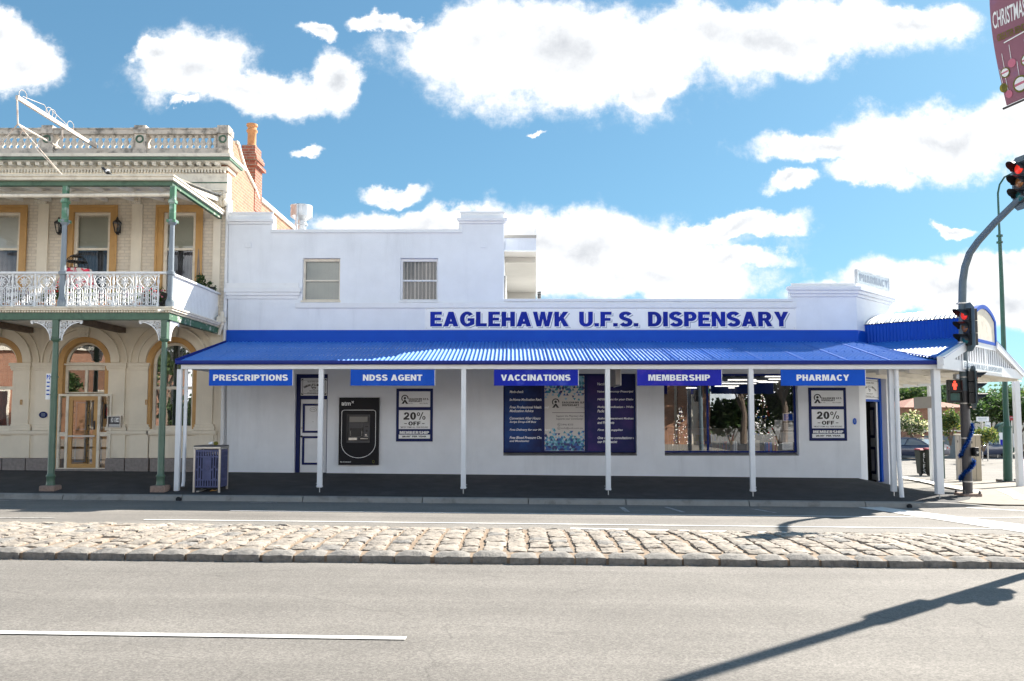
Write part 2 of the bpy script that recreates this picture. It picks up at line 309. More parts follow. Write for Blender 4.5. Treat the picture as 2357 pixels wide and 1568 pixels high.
# ------------------------------------------------------------------ mesh helpers
class MB:
    def __init__(s): s.v, s.f, s.m = [], [], []
    def add(s, vs, fs, m=0):
        b = len(s.v); s.v += [tuple(v) for v in vs]
        for f in fs: s.f.append(tuple(b + i for i in f)); s.m.append(m)
        return s
    def box(s, x0, x1, y0, y1, z0, z1, m=0):
        return s.add([(x0,y0,z0),(x1,y0,z0),(x1,y1,z0),(x0,y1,z0),(x0,y0,z1),(x1,y0,z1),(x1,y1,z1),(x0,y1,z1)],
              [(0,3,2,1),(4,5,6,7),(0,1,5,4),(1,2,6,5),(2,3,7,6),(3,0,4,7)], m)
    def quad(s, a, b, c, d, m=0): return s.add([a,b,c,d], [(0,1,2,3)], m)
    def beam(s, p0, p1, w, h, m=0, up=(0,0,1)):
        p0, p1 = Vector(p0), Vector(p1); d = (p1 - p0).normalized(); u = Vector(up)
        if abs(d.dot(u)) > 0.98: u = Vector((0,1,0))
        r = d.cross(u).normalized(); u = r.cross(d).normalized()
        vs = [p + r*(a*w/2) + u*(b*h/2) for p in (p0,p1) for a,b in ((-1,-1),(1,-1),(1,1),(-1,1))]
        return s.add(vs, [(0,3,2,1),(4,5,6,7),(0,1,5,4),(1,2,6,5),(2,3,7,6),(3,0,4,7)], m)
    def tube(s, pts, r, n=8, m=0, cap=True):
        pts = [Vector(p) for p in pts]; k = len(pts); rs = r if isinstance(r, (list, tuple)) else [r]*k
        vs, fs = [], []; prev = None
        for i, p in enumerate(pts):
            d = (pts[min(i+1,k-1)] - pts[max(i-1,0)]).normalized()
            if prev is None: u = d.orthogonal().normalized()
            else: u = (prev - d*prev.dot(d)).normalized()
            prev = u; w = d.cross(u)
            for j in range(n):
                a = 2*PI*j/n; vs.append(p + (u*math.cos(a) + w*math.sin(a))*rs[i])
        for i in range(k-1):
            for j in range(n):
                fs.append((i*n+j, i*n+(j+1)%n, (i+1)*n+(j+1)%n, (i+1)*n+j))
        if cap: fs += [tuple(range(n-1,-1,-1)), tuple((k-1)*n+j for j in range(n))]
        return s.add(vs, fs, m)
    def lathe(s, prof, c=(0,0,0), n=14, m=0, axis=None, sq=False):
        """profile [(r, h)] turned about the upright axis through c (or about axis)"""
        c = Vector(c); ax = Vector(axis) if axis else Vector((0,0,1)); ax.normalize()
        u = ax.orthogonal().normalized(); w = ax.cross(u); k = len(prof); vs, fs = [], []
        for (r, h) in prof:
            for j in range(n):
                a = 2*PI*j/n + (PI/4 if sq else 0); vs.append(c + ax*h + (u*math.cos(a) + w*math.sin(a))*max(r,1e-4))
        for i in range(k-1):
            for j in range(n): fs.append((i*n+j, i*n+(j+1)%n, (i+1)*n+(j+1)%n, (i+1)*n+j))
        fs += [tuple(range(n-1,-1,-1)), tuple((k-1)*n+j for j in range(n))]
        return s.add(vs, fs, m)
    def extr(s, loops, d0, d1, m=0, T=None, ends=True):
        """2-D loops (outer, holes) in (x, z) given thickness from y=d0 to y=d1"""
        T = T or (lambda u, v, d: (u, d, v))
        if ends:
            tri = tessellate_polygon([[Vector((p[0], p[1], 0)) for p in l] for l in loops])
            allp = [p for l in loops for p in l]
            for d in (d0, d1): s.add([T(p[0], p[1], d) for p in allp], tri, m)
        for l in loops:
            k = len(l); vs = [T(p[0], p[1], d0) for p in l] + [T(p[0], p[1], d1) for p in l]
            s.add(vs, [(i, (i+1)%k, k+(i+1)%k, k+i) for i in range(k)], m)
        return s
    def ribbon(s, pts, w, d0, d1, m=0, T=None):
        """flat bar of width w following 2-D points, given thickness d0..d1"""
        L_, R_ = [], []; k = len(pts); pts = [Vector((p[0], p[1])) for p in pts]
        for i, p in enumerate(pts):
            d = pts[min(i+1,k-1)] - pts[max(i-1,0)]
            d = d.normalized() if d.length > 1e-9 else Vector((1,0)); nrm = Vector((-d.y, d.x))*w/2
            L_.append(p+nrm); R_.append(p-nrm)
        T = T or (lambda u, v, d: (u, d, v))
        for i in range(k-1):
            q = [L_[i], L_[i+1], R_[i+1], R_[i]]
            s.add([T(a.x,a.y,d0) for a in q]+[T(a.x,a.y,d1) for a in q], [(0,1,2,3),(4,7,6,5),(0,4,5,1),(2,6,7,3),(1,5,6,2),(0,3,7,4)], m)
        return s
    def text(s, body, x0, x1, z0, z1, y, m=0, bold=0.0, shear=0.0, T=None, keep=None):
        """lettering fitted to the box; keep='l'/'c' keeps proportions inside it, ranged left / centred"""
        cu = bpy.data.curves.new('t', 'FONT'); cu.body = body; cu.offset = bold; cu.shear = shear; cu.resolution_u = 3; cu.fill_mode = 'FRONT'
        ob = bpy.data.objects.new('t', cu); COL.objects.link(ob)
        dg = bpy.context.evaluated_depsgraph_get(); dg.update()
        me = bpy.data.meshes.new_from_object(ob.evaluated_get(dg))
        vs = [v.co.copy() for v in me.vertices]; fs = [tuple(p.vertices) for p in me.polygons]
        bpy.data.objects.remove(ob); bpy.data.curves.remove(cu); bpy.data.meshes.remove(me)
        if not vs: return s
        ax, bx = min(v.x for v in vs), max(v.x for v in vs); ay, by = min(v.y for v in vs), max(v.y for v in vs)
        sx, sz = (x1-x0)/(bx-ax), (z1-z0)/(by-ay)
        if keep: sx = min(sx, sz*1.05)
        off = 0 if keep != 'c' else ((x1-x0)-(bx-ax)*sx)/2
        T = T or (lambda u, v, d: (u, d, v))
        return s.add([T(x0+off+(v.x-ax)*sx, z0+(v.y-ay)*sz, y) for v in vs], fs, m)
    def build(s, name, mats, parent=None, smooth=False, bevel=0.0, label=None):
        me = bpy.data.meshes.new(name); me.from_pydata(s.v, [], s.f)
        if not isinstance(mats, (list, tuple)): mats = [mats]
        for q in mats: me.materials.append(M[q] if isinstance(q, str) else q)
        me.polygons.foreach_set('material_index', s.m)
        bm = bmesh.new(); bm.from_mesh(me); bmesh.ops.recalc_face_normals(bm, faces=bm.faces); bm.to_mesh(me); bm.free()
        if smooth:
            me.polygons.foreach_set('use_smooth', [True]*len(me.polygons))
            try: me.set_sharp_from_angle(angle=rad(40))
            except Exception: pass
        o = bpy.data.objects.new(name, me); COL.objects.link(o)
        if bevel > 0:
            b = o.modifiers.new('bevel', 'BEVEL'); b.width = bevel; b.segments = 2; b.limit_method = 'ANGLE'; b.angle_limit = rad(50)
        if parent: attach(o, parent)
        if label: o['label'] = label
        return o
def wmat(o):
    m = Matrix.Translation(o.location) @ o.rotation_euler.to_matrix().to_4x4()
    if o.parent: m = wmat(o.parent) @ o.matrix_parent_inverse @ m
    return m
def attach(o, parent):
    o.parent = parent; o.matrix_parent_inverse = wmat(parent).inverted()
def tag(o, label=None, cat=None, group=None, kind=None):
    if label: o['label'] = label
    if cat: o['category'] = cat
    if group: o['group'] = group
    if kind: o['kind'] = kind
    return o
def thing(name, label, cat, loc, group=None, rz=0.0):
    o = bpy.data.objects.new(name, None); COL.objects.link(o); o.empty_display_size = 0.2
    o.location = loc; o.rotation_euler = (0, 0, rz)
    return tag(o, label, cat, group)
def dup(root, loc, label=None, rz=None, sc=None):
    def cp(o, par):
        c = o.copy(); COL.objects.link(c)
        if par: c.parent = par
        for ch in [x for x in o.children]: cp(ch, c)
        return c
    c = cp(root, None); c.location = loc
    if rz is not None: c.rotation_euler = (0, 0, rz)
    if sc is not None: c.scale = (sc, sc, sc)
    if label: c['label'] = label
    return c
def part_copy(o, dx=0, dy=0, dz=0):
    c = o.copy(); COL.objects.link(c); c.location = (o.location.x+dx, o.location.y+dy, o.location.z+dz)
    for ch in list(o.children):
        g = ch.copy(); COL.objects.link(g); g.parent = c
    return c
def struct(o): o['kind'] = 'structure'; return o
def arch(cx, zs, r, zb, n=18):
    return [(cx-r, zb), (cx+r, zb), (cx+r, zs)] + [(cx+r*math.cos(PI*i/n), zs+r*math.sin(PI*i/n)) for i in range(1, n)] + [(cx-r, zs)]
def rect(x0, x1, z0, z1): return [(x0,z0),(x1,z0),(x1,z1),(x0,z1)]
def leaves(mb, c, r, n, size, rng, mats=(0,), weights=None, shell=0.55, flat=1.0):
    """n leaf-sized faces scattered through an uneven crown volume"""
    c = Vector(c); seedv = Vector((rng.random()*50, rng.random()*50, rng.random()*50)); k = 0; t = 0
    while k < n and t < n*12:
        t += 1
        d = Vector((rng.gauss(0,1), rng.gauss(0,1), rng.gauss(0,1))).normalized()
        rr = (shell + (1-shell)*rng.random()) if rng.random() < 0.75 else rng.random()
        lump = 0.72 + 0.55*mnoise.noise(d*1.9 + seedv)
        p = Vector((d.x*r[0], d.y*r[1], d.z*r[2]))*rr*lump
        if mnoise.noise((c+p)*(1.6/max(r)) *1.9+ seedv) < -0.22: continue
        p = c + p
        a = Vector((rng.gauss(0,1), rng.gauss(0,1), rng.gauss(0,0.7))).normalized(); b = a.orthogonal().normalized()
        b = (Matrix.Rotation(rng.random()*6.28, 3, a) @ b); sz = size*(0.6+0.8*rng.random())
        mi = rng.choices(mats, weights)[0] if weights else rng.choice(mats)
        mb.add([p-a*sz*0.5, p+b*sz*0.28, p+a*sz*0.5, p-b*sz*0.28], [(0,1,2,3)], mi); k += 1
    return mb
def tree(name, label, base, h, r, leafmats, weights, n, size, seed, group=None, trunk_h=0.35, cat='tree'):
    rng = random.Random(seed); t = thing(name, label, cat, base, group); b = Vector(base)
    tk = MB(); top = b + Vector((0,0,h*0.62))
    tk.tube([b, b+Vector((0.05*h*0.3,0,h*0.25)), b+Vector((-0.02*h,0.02*h,h*0.45)), top], [h*0.028, h*0.022, h*0.016, h*0.006], 8)
    cr = MB()
    for i in range(7):
        a = i*2.4+rng.random(); z0 = h*(trunk_h+0.25*rng.random()); e = b+Vector((math.cos(a)*r*0.55, math.sin(a)*r*0.55, h*(0.55+0.3*rng.random())))
        tk.tube([b+Vector((0,0,z0)), (b+Vector((0,0,z0))+e)/2+Vector((0,0,0.04*h)), e], [h*0.012, h*0.008, h*0.003], 6)
        q = r*(0.42+0.2*rng.random()); leaves(cr, e, (q,q,q*0.75), n//9, size, rng, tuple(range(len(leafmats))), weights)
    leaves(cr, b+Vector((0,0,h*0.72)), (r*0.8,r*0.8,h*0.26), n//4, size, rng, tuple(range(len(leafmats))), weights)
    tk.build('trunk', 'bark', t, True); cr.build('crown', leafmats, t)
    return t
def bush(name, label, c, r, leafmats, weights, n, size, seed, group=None, cat='shrub'):
    rng = random.Random(seed); base = (c[0], c[1], c[2]-r[2]); t = thing(name, label, cat, base, group)
    cr = MB()
    for i in range(6):
        a = i*1.05; leaves(cr, (c[0]+math.cos(a)*r[0]*0.4, c[1]+math.sin(a)*r[1]*0.4, c[2]+(rng.random()-0.55)*r[2]*0.5), (r[0]*0.62,r[1]*0.62,r[2]*0.68), n//6, size, rng, tuple(range(len(leafmats))), weights)
    st = MB()
    for i in range(5):
        a = i*1.3; st.tube([base, (c[0]+math.cos(a)*r[0]*0.4, c[1]+math.sin(a)*r[1]*0.4, c[2])], [0.05, 0.015], 5)
    st.build('stem', 'bark', t); cr.build('foliage', leafmats, t)
    return t
def grid(name, xs, ys, m, dz=0.0):
    mb = MB(); vs = [(x, y, zg(x, y)+dz) for y in ys for x in xs]; nx = len(xs)
    mb.add(vs, [(j*nx+i, j*nx+i+1, (j+1)*nx+i+1, (j+1)*nx+i) for j in range(len(ys)-1) for i in range(nx-1)])
    return struct(mb.build(name, m))
def strip(name, pts, w, m, dz=0.008, kind=True):
    """painted line: ground points and width (m, in Y/X plane)"""
    mb = MB(); pts = [Vector((p[0], p[1])) for p in pts]; fine = []
    for a, b in zip(pts, pts[1:]):
        k = max(1, int((b-a).length/0.6)); fine += [a+(b-a)*(i/k) for i in range(k)]
    fine.append(pts[-1]); L_ = []
    for i, p in enumerate(fine):
        d = (fine[min(i+1,len(fine)-1)]-fine[max(i-1,0)]).normalized(); q = Vector((-d.y,d.x))*w/2
        for e in (p+q, p-q): L_.append((e.x, e.y, zg(e.x,e.y)+dz))
    mb.add(L_, [(2*i,2*i+1,2*i+3,2*i+2) for i in range(len(fine)-1)])
    return struct(mb.build(name, m))

# heavy grotesque capitals for the shop signs: outlines in units of the cap height
def _arc(cx, cy, rx, ry, a0, a1, n=10): return [(cx+rx*math.cos(rad(a0+(a1-a0)*i/n)), cy+ry*math.sin(rad(a0+(a1-a0)*i/n))) for i in range(n+1)]
def _glyphs():
    t, b = .27, .20; g = {}
    def el(w): return [(w*.5+w*.5*math.cos(2*PI*i/28), .5+.515*math.sin(2*PI*i/28)) for i in range(28)], [(w*.5+(w*.5-t)*math.cos(2*PI*i/28), .5+(.515-b)*math.sin(2*PI*i/28)) for i in range(28)]
    g['E'] = (.68, [[(0,0),(.68,0),(.68,.21),(t,.21),(t,.4),(.62,.4),(.62,.6),(t,.6),(t,.79),(.67,.79),(.67,1),(0,1)]])
    g['F'] = (.64, [[(0,0),(t,0),(t,.38),(.58,.38),(.58,.58),(t,.58),(t,.79),(.64,.79),(.64,1),(0,1)]])
    g['L'] = (.63, [[(0,0),(.63,0),(.63,.22),(t,.22),(t,1),(0,1)]])
    g['H'] = (.77, [[(0,0),(t,0),(t,.38),(.50,.38),(.50,0),(.77,0),(.77,1),(.50,1),(.50,.61),(t,.61),(t,1),(0,1)]])
    g['I'] = (t, [[(0,0),(t,0),(t,1),(0,1)]])
    g['T'] = (.70, [[(.215,0),(.485,0),(.485,.79),(.70,.79),(.70,1),(0,1),(0,.79),(.215,.79)]])
    g['A'] = (.86, [[(0,0),(.28,0),(.33,.165),(.53,.165),(.58,0),(.86,0),(.575,1),(.285,1)],[(.385,.36),(.475,.36),(.43,.53)]])
    g['V'] = (.84, [[(.29,0),(.55,0),(.84,1),(.56,1),(.42,.33),(.28,1),(0,1)]])
    g['W'] = (1.16, [[(.22,0),(.48,0),(.58,.52),(.68,0),(.94,0),(1.16,1),(.90,1),(.80,.40),(.70,1),(.46,1),(.36,.40),(.26,1),(0,1)]])
    g['Y'] = (.82, [[(.275,0),(.545,0),(.545,.40),(.82,1),(.53,1),(.41,.66),(.29,1),(0,1),(.275,.40)]])
    g['X'] = (.82, [[(0,0),(.29,0),(.41,.29),(.53,0),(.82,0),(.565,.50),(.80,1),(.52,1),(.41,.72),(.30,1),(.02,1),(.255,.50)]])
    g['K'] = (.84, [[(0,0),(t,0),(t,.30),(.35,.40),(.53,0),(.84,0),(.54,.59),(.81,1),(.50,1),(t,.63),(t,1),(0,1)]])
    g['N'] = (.78, [[(0,0),(.26,0),(.26,.56),(.52,0),(.78,0),(.78,1),(.52,1),(.52,.44),(.26,1),(0,1)]])
    g['M'] = (.94, [[(0,0),(.25,0),(.25,.66),(.39,0),(.55,0),(.69,.66),(.69,0),(.94,0),(.94,1),(.58,1),(.47,.46),(.36,1),(0,1)]])
    o, i_ = el(.86); g['O'] = (.86, [o, i_]); o, i_ = el(.70); g['0'] = (.70, [o, i_])
    g['D'] = (.78, [[(0,0),(.36,0)]+_arc(.36,.5,.42,.5,-90,90,14)[1:]+[(0,1)], [(t,.21),(.35,.21)]+_arc(.35,.5,.16,.29,-90,90,10)[1:]+[(t,.79)]])
    g['P'] = (.72, [[(0,0),(t,0),(t,.36),(.42,.36)]+_arc(.41,.68,.31,.32,-90,90,12)[1:]+[(0,1)], [(t,.56),(.37,.56)]+_arc(.37,.68,.09,.12,-90,90,6)[1:]+[(t,.80)]])
    g['R'] = (.82, [[(0,0),(t,0),(t,.385),(.34,.385),(.52,0),(.82,0),(.60,.42)]+_arc(.45,.69,.30,.31,-58,90,12)+[(0,1)], [(t,.575),(.40,.575)]+_arc(.40,.69,.09,.115,-90,90,6)[1:]+[(t,.805)]])
    g['B'] = (.77, [[(0,0),(.45,0)]+_arc(.46,.29,.31,.29,-90,62,10)[1:]+_arc(.43,.745,.29,.255,-42,90,10)+[(0,1)], [(t,.195),(.42,.195)]+_arc(.42,.305,.09,.11,-90,90,6)[1:]+[(t,.415)], [(t,.60),(.39,.60)]+_arc(.39,.705,.08,.105,-90,90,6)[1:]+[(t,.81)]])
    g['U'] = (.78, [[(0,1),(0,.38)]+_arc(.39,.37,.39,.385,180,360,16)+[(.78,1),(.51,1),(.51,.36)]+_arc(.39,.36,.12,.165,360,180,10)+[(t,1)]])
    g['C'] = (.80, [_arc(.42,.5,.42,.515,38,322,22)+_arc(.42,.5,.15,.305,318,42,16)])
    g['G'] = (.84, [_arc(.42,.5,.42,.515,38,300,20)+[(.66,.06),(.84,.16),(.84,.56),(.44,.56),(.44,.37),(.58,.37),(.58,.27)]+_arc(.42,.5,.15,.305,300,42,16)])
    # S as a swept band
    c = _arc(.375,.715,.245,.195,20,255,12)[:-1]+_arc(.375,.285,.25,.195,75,-160,12); out, inn = [], []
    for k, p in enumerate(c):
        q0, q1 = c[max(k-1,0)], c[min(k+1,len(c)-1)]; dx, dy = q1[0]-q0[0], q1[1]-q0[1]; L = math.hypot(dx,dy) or 1
        w = .105+.03*abs(dy/L); out.append((p[0]-dy/L*w*1.05, p[1]+dx/L*w)); inn.append((p[0]+dy/L*w*1.05, p[1]-dx/L*w))
    g['S'] = (.75, [out+inn[::-1]])
    g['.'] = (.26, [[(0,0),(.26,0),(.26,.23),(0,.23)]])
    g['2'] = (.70, [[(0,0),(.70,0),(.70,.22),(.36,.22),(.55,.38)]+_arc(.36,.69,.32,.315,-28,176,14)+[(.29,.655)]+_arc(.37,.69,.085,.12,176,-38,8)+[(0,.17)]])
    g['-'] = (.34, [[(0,.36),(.34,.36),(.34,.54),(0,.54)]])
    g[' '] = (.30, [])
    z = lambda cx, cy: ([(cx+.19*math.cos(2*PI*i/16), cy+.25*math.sin(2*PI*i/16)) for i in range(16)], [(cx+.075*math.cos(2*PI*i/16), cy+.14*math.sin(2*PI*i/16)) for i in range(16)])
    g['%'] = (1.02, [list(z(.19,.75)), list(z(.83,.25)), [[(.25,-.02),(.37,-.02),(.77,1.02),(.65,1.02)]]])
    return g
GLY = _glyphs()
def block(mb, body, x0, x1, z0, z1, y, m=0, T=None, grow=0.0, gap=.085):
    """signwriter's capitals fitted to a box"""
    tot = sum(GLY[c][0]+gap for c in body)-gap; sx = (x1-x0)/tot; sz = z1-z0; u = 0
    T = T or (lambda a, b, d: (a, d, b))
    for c in body:
        w, loops = GLY[c]
        if loops:
            groups = loops if c == '%' else [loops]
            for L in groups:
                pts = [p for l in L for p in l]; tri = tessellate_polygon([[Vector((p[0],p[1],0)) for p in l] for l in L])
                if grow:
                    new = []
                    for li, l in enumerate(L):
                        area = sum(l[i][0]*l[(i+1)%len(l)][1]-l[(i+1)%len(l)][0]*l[i][1] for i in range(len(l))); sg = (1 if area > 0 else -1)*(1 if li == 0 else -1)
                        for i in range(len(l)):
                            p0, p, p2 = l[i-1], l[i], l[(i+1)%len(l)]
                            n1 = Vector((p[1]-p0[1], p0[0]-p[0])); n2 = Vector((p2[1]-p[1], p[0]-p2[0]))
                            if n1.length > 1e-6: n1.normalize()
                            if n2.length > 1e-6: n2.normalize()
                            n = n1+n2; n = n/max(.35, n.length_squared/2) if n.length > 1e-6 else n1
                            new.append((p[0]+n.x*grow*sg, p[1]+n.y*grow*sg))
                    pts = new
                mb.add([T(x0+(u+p[0])*sx, z0+p[1]*sz, y) for p in pts], tri, m)
        u += w+gap
    return mb
# ================================================================== SETTING
def road_mat():
    m = mat('worn_asphalt', (0.185, 0.174, 0.158), 0.9, 0.0, bump=0.55, bscale=170)
    N, L = m.node_tree.nodes, m.node_tree.links; b = N['Principled BSDF']
    tcn = N.new('ShaderNodeTexCoord')
    def noise(sc, det, ro, mapping=None):
        n = N.new('ShaderNodeTexNoise'); n.inputs['Scale'].default_value = sc; n.inputs['Detail'].default_value = det; n.inputs['Roughness'].default_value = ro
        v = tcn.outputs['Object']
        if mapping:
            mp = N.new('ShaderNodeMapping'); mp.inputs['Scale'].default_value = mapping; L.new(v, mp.inputs[0]); v = mp.outputs[0]
        L.new(v, n.inputs['Vector']); return n.outputs[0]
    def rng_(s, a, b_, c, d):
        r = N.new('ShaderNodeMapRange'); L.new(s, r.inputs[0])
        for i, q in enumerate((a, b_, c, d)): r.inputs[i+1].default_value = q
        return r.outputs[0]
    def mul(a, b_):
        n = N.new('ShaderNodeMath'); n.operation = 'MULTIPLY'; L.new(a, n.inputs[0]); L.new(b_, n.inputs[1]); return n.outputs[0]
    vor = N.new('ShaderNodeTexVoronoi'); vor.inputs['Scale'].default_value = 75; L.new(tcn.outputs['Object'], vor.inputs['Vector'])
    sepc = N.new('ShaderNodeSeparateColor'); L.new(vor.outputs['Color'], sepc.inputs[0])
    v = mul(rng_(sepc.outputs[0], 0, 1, 0.74, 1.24), rng_(noise(38, 4, 0.7), 0.3, 0.7, 0.86, 1.14))
    v = mul(v, rng_(noise(0.55, 5, 0.6), 0.3, 0.7, 0.86, 1.13))
    v = mul(v, rng_(noise(1.0, 4, 0.6, (0.06, 1.6, 1)), 0.3, 0.7, 0.86, 1.12))
    v = mul(v, rng_(noise(3.0, 8, 0.75), 0.66, 0.74, 1.0, 0.72))
    wob = N.new('ShaderNodeMapping'); nzw = N.new('ShaderNodeTexNoise'); nzw.inputs['Scale'].default_value = 2.2; nzw.inputs['Detail'].default_value = 5; L.new(tcn.outputs['Object'], nzw.inputs['Vector'])
    adw = N.new('ShaderNodeVectorMath'); adw.operation = 'MULTIPLY_ADD'; L.new(nzw.outputs['Color'], adw.inputs[0]); adw.inputs[1].default_value = (0.5, 0.5, 0); L.new(tcn.outputs['Object'], adw.inputs[2])
    ck = N.new('ShaderNodeTexVoronoi'); ck.feature = 'DISTANCE_TO_EDGE'; ck.inputs['Scale'].default_value = 0.42; L.new(adw.outputs[0], ck.inputs['Vector'])
    cm = N.new('ShaderNodeMath'); cm.operation = 'MAXIMUM'; L.new(rng_(ck.outputs['Distance'], 0.0, 0.005, 0.76, 1.0), cm.inputs[0]); L.new(rng_(noise(0.7, 3, 0.5), 0.50, 0.58, 1.0, 0.0), cm.inputs[1]); v = mul(v, cm.outputs[0])
    mx = N.new('ShaderNodeMix'); mx.data_type = 'RGBA'; mx.blend_type = 'MULTIPLY'; mx.inputs[0].default_value = 1
    mx.inputs[6].default_value = (0.197, 0.183, 0.165, 1); L.new(v, mx.inputs[7]); L.new(mx.outputs[2], b.inputs['Base Color'])
    return m
M['road'] = road_mat()
XS = [-600, -200, -60, -40, -20, -14, -11, -8, -5, -2, 1, 4, 7, 8, 8.6, 9, 9.2, 9.4, 9.6, 9.8, 10, 10.2, 10.4, 10.6, 11, 12, 14, 16, 20, 28, 40, 60, 200, 600]
grid('ground', XS, [-600, -200, -60, -20, -8, 0, 4.5, 9.2, 13.1, 17.9, 19.5, 21.6, 25, 30, 40, 45, 60, 120, 300, 900], 'ground', -0.03)
grid('road', [x for x in XS if -200 <= x <= 200], [4.3, 6, 7.5, 9.2, 11, 13.1, 15, 16.5, 17.9], 'road')
# side street beyond the corner
grid('side_street', [13.6, 16, 20, 28, 40], [17.9, 19.5, 21.6, 25, 30, 40, 45, 60], 'road', 0.0)
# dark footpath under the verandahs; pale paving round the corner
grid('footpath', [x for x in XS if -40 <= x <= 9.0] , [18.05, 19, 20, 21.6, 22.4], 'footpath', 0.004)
mb = MB()
def gp(mb, pts, dz, m=0):
    tri = tessellate_polygon([[Vector((p[0], p[1], 0)) for p in pts]])
    mb.add([(p[0], p[1], zg(p[0], p[1]) + dz) for p in pts], tri, m)
def gpoly(name, pts, m, dz):
    """fine triangulated sheet following the ground"""
    bm = bmesh.new(); vs = [bm.verts.new((p[0], p[1], 0)) for p in pts]; bm.faces.new(vs)
    for _ in range(4):
        long = [e for e in bm.edges if e.calc_length() > 0.8]
        if not long: break
        bmesh.ops.subdivide_edges(bm, edges=long, cuts=1); bmesh.ops.triangulate(bm, faces=bm.faces)
    me = bpy.data.meshes.new(name)
    for v in bm.verts: v.co.z = zg(v.co.x, v.co.y) + dz
    bm.to_mesh(me); bm.free(); me.materials.append(M[m]); o = bpy.data.objects.new(name, me); COL.objects.link(o); return struct(o)
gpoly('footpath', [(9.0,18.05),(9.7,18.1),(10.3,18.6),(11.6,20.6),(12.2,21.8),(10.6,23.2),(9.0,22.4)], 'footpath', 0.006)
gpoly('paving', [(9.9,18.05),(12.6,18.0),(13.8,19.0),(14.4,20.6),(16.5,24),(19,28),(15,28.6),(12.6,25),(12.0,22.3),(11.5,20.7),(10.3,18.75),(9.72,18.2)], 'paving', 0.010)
a, b, c, d = G(2080,1097), G(2260,1130), G(2250,1136), G(2076,1101)
gpoly('tactile_strip', [(p.x, p.y) for p in (a, b, c, d)], 'paint', 0.016)
a, b, c, d = G(2300,1112), G(2357,1143), G(2357,1153), G(2287,1118)
gpoly('pavement_patch', [(p.x, p.y) for p in (G(2292,1128), G(2325,1127), G(2357,1143), G(2357,1152), G(2335,1150))], 'paint', 0.018)
# kerb: long concrete units with open joints
kx = [-14, -11.7, -9.66, -7.1, -4.5, -1.93, 0.35, 2.45, 5.1, 7.6, 8.9]
kb2 = MB()
# kerb sits in front of the footpath edge: profile runs towards the camera
for x0, x1 in zip(kx, kx[1:]):
    prof = [(18.06, 0.006), (17.97, 0.008), (17.925, -0.012), (17.885, -0.11), (17.86, -0.28), (18.06, -0.28)]
    k = len(prof); vs = []
    for x in (x0+0.01, x1-0.01): vs += [(x, y, zg(x, 18.05)+dz) for y, dz in prof]
    kb2.add(vs, [(i, (i+1)%k, k+(i+1)%k, k+i) for i in range(k)] + [tuple(range(k)), tuple(range(2*k-1, k-1, -1))])
# dropped kerb round the corner
rp = [(8.9,18.05,0.0),(9.6,18.05,0.0),(10.3,18.0,-0.03),(11.2,17.98,-0.055),(12.3,17.98,-0.07)]
for (xa,ya,da),(xb,yb,db) in zip(rp, rp[1:]):
    za, zb = zg(xa,18.05)+da, zg(xb,18.05)+db
    kb2.add([(xa,ya+0.01,za+.008),(xb,yb+0.01,zb+.008),(xb,yb-0.10,zb+0.002),(xa,ya-0.10,za+0.002),(xb,yb-0.20,zb-0.30),(xa,ya-0.20,za-0.30)], [(0,1,2,3),(3,2,4,5)])
struct(kb2.build('kerb', 'kerb', smooth=True))
hb = MB()
for x in (P(412,1138,17.9).x, P(2092,1160,17.9).x):
    hb.lathe([(0.055,0),(0.055,0.04)], (x, 17.90, zg(x,18.05)-0.085), 12, axis=(0,-1,0.25))
struct(hb.build('kerb_drain', 'dark'))

# lane lines and parking marks (each placed by its two ends on the road)
def line(ax, ay, bx, by, w, m='paint'):
    a, b = G(ax, ay), G(bx, by); return strip('lane_line', [(a.x,a.y),(b.x,b.y)], w, m)
line(-60,1456.5, 935,1471, 0.085)
line(530,1176.5, 2357,1192, 0.10, 'paint'); line(-40,1193,127,1193.5, 0.08, 'paint_worn')
line(332,1197, 2357,1219, 0.10, 'paint')
line(1313,1217, 1843,1227.5, 0.12)
line(-10,1153.5, 92,1151.5, 0.07, 'paint_worn'); line(159,1153.5,267,1154.6,0.07,'paint_worn'); line(575,1157.5,637,1157.9,0.07,'paint_worn')
line(1430,1168,1444,1179,0.10,'paint_worn'); line(1532,1168,1574,1180,0.09,'paint_worn'); line(1730,1172,1785,1181,0.09,'paint_worn')
q = [G(1975,1169), G(2030,1168), G(2357,1209), G(2357,1227)]
gpoly('stop_line', [(p.x,p.y) for p in q], 'paint', 0.009)
line(2225,1169,2357,1177,0.12)

# ------------------------------------------------------------------ stone median
rng = random.Random(3)
def ym(x, front):   # gently bowed edges, as laid
    return (9.66 + 0.0016*(x+1)**2*0.5) if front else (12.45 - 0.03*x)
mb = MB()
xs = [-12 + i*0.6 for i in range(46)]
for x0, x1 in zip(xs, xs[1:]):
    vs = []
    ys = [0.0, 0.12, 0.5, 0.88, 1.0]
    for x in (x0, x1):
        for t in ys:
            y = ym(x,1)*(1-t)+ym(x,0)*t; vs.append((x, y, zg(x, y) + (0.070 + 0.05*math.sin(PI*t))))
    n = len(ys)
    mb.add(vs, [(i, i+1, n+i+1, n+i) for i in range(n-1)])
    for t0 in (0, n-1):
        a, b = vs[t0], vs[n+t0]; mb.add([a, b, (b[0], b[1], b[2]-.3), (a[0], a[1], a[2]-.3)], [(0,1,2,3)])
struct(mb.build('median_bed', 'mortar', smooth=True))
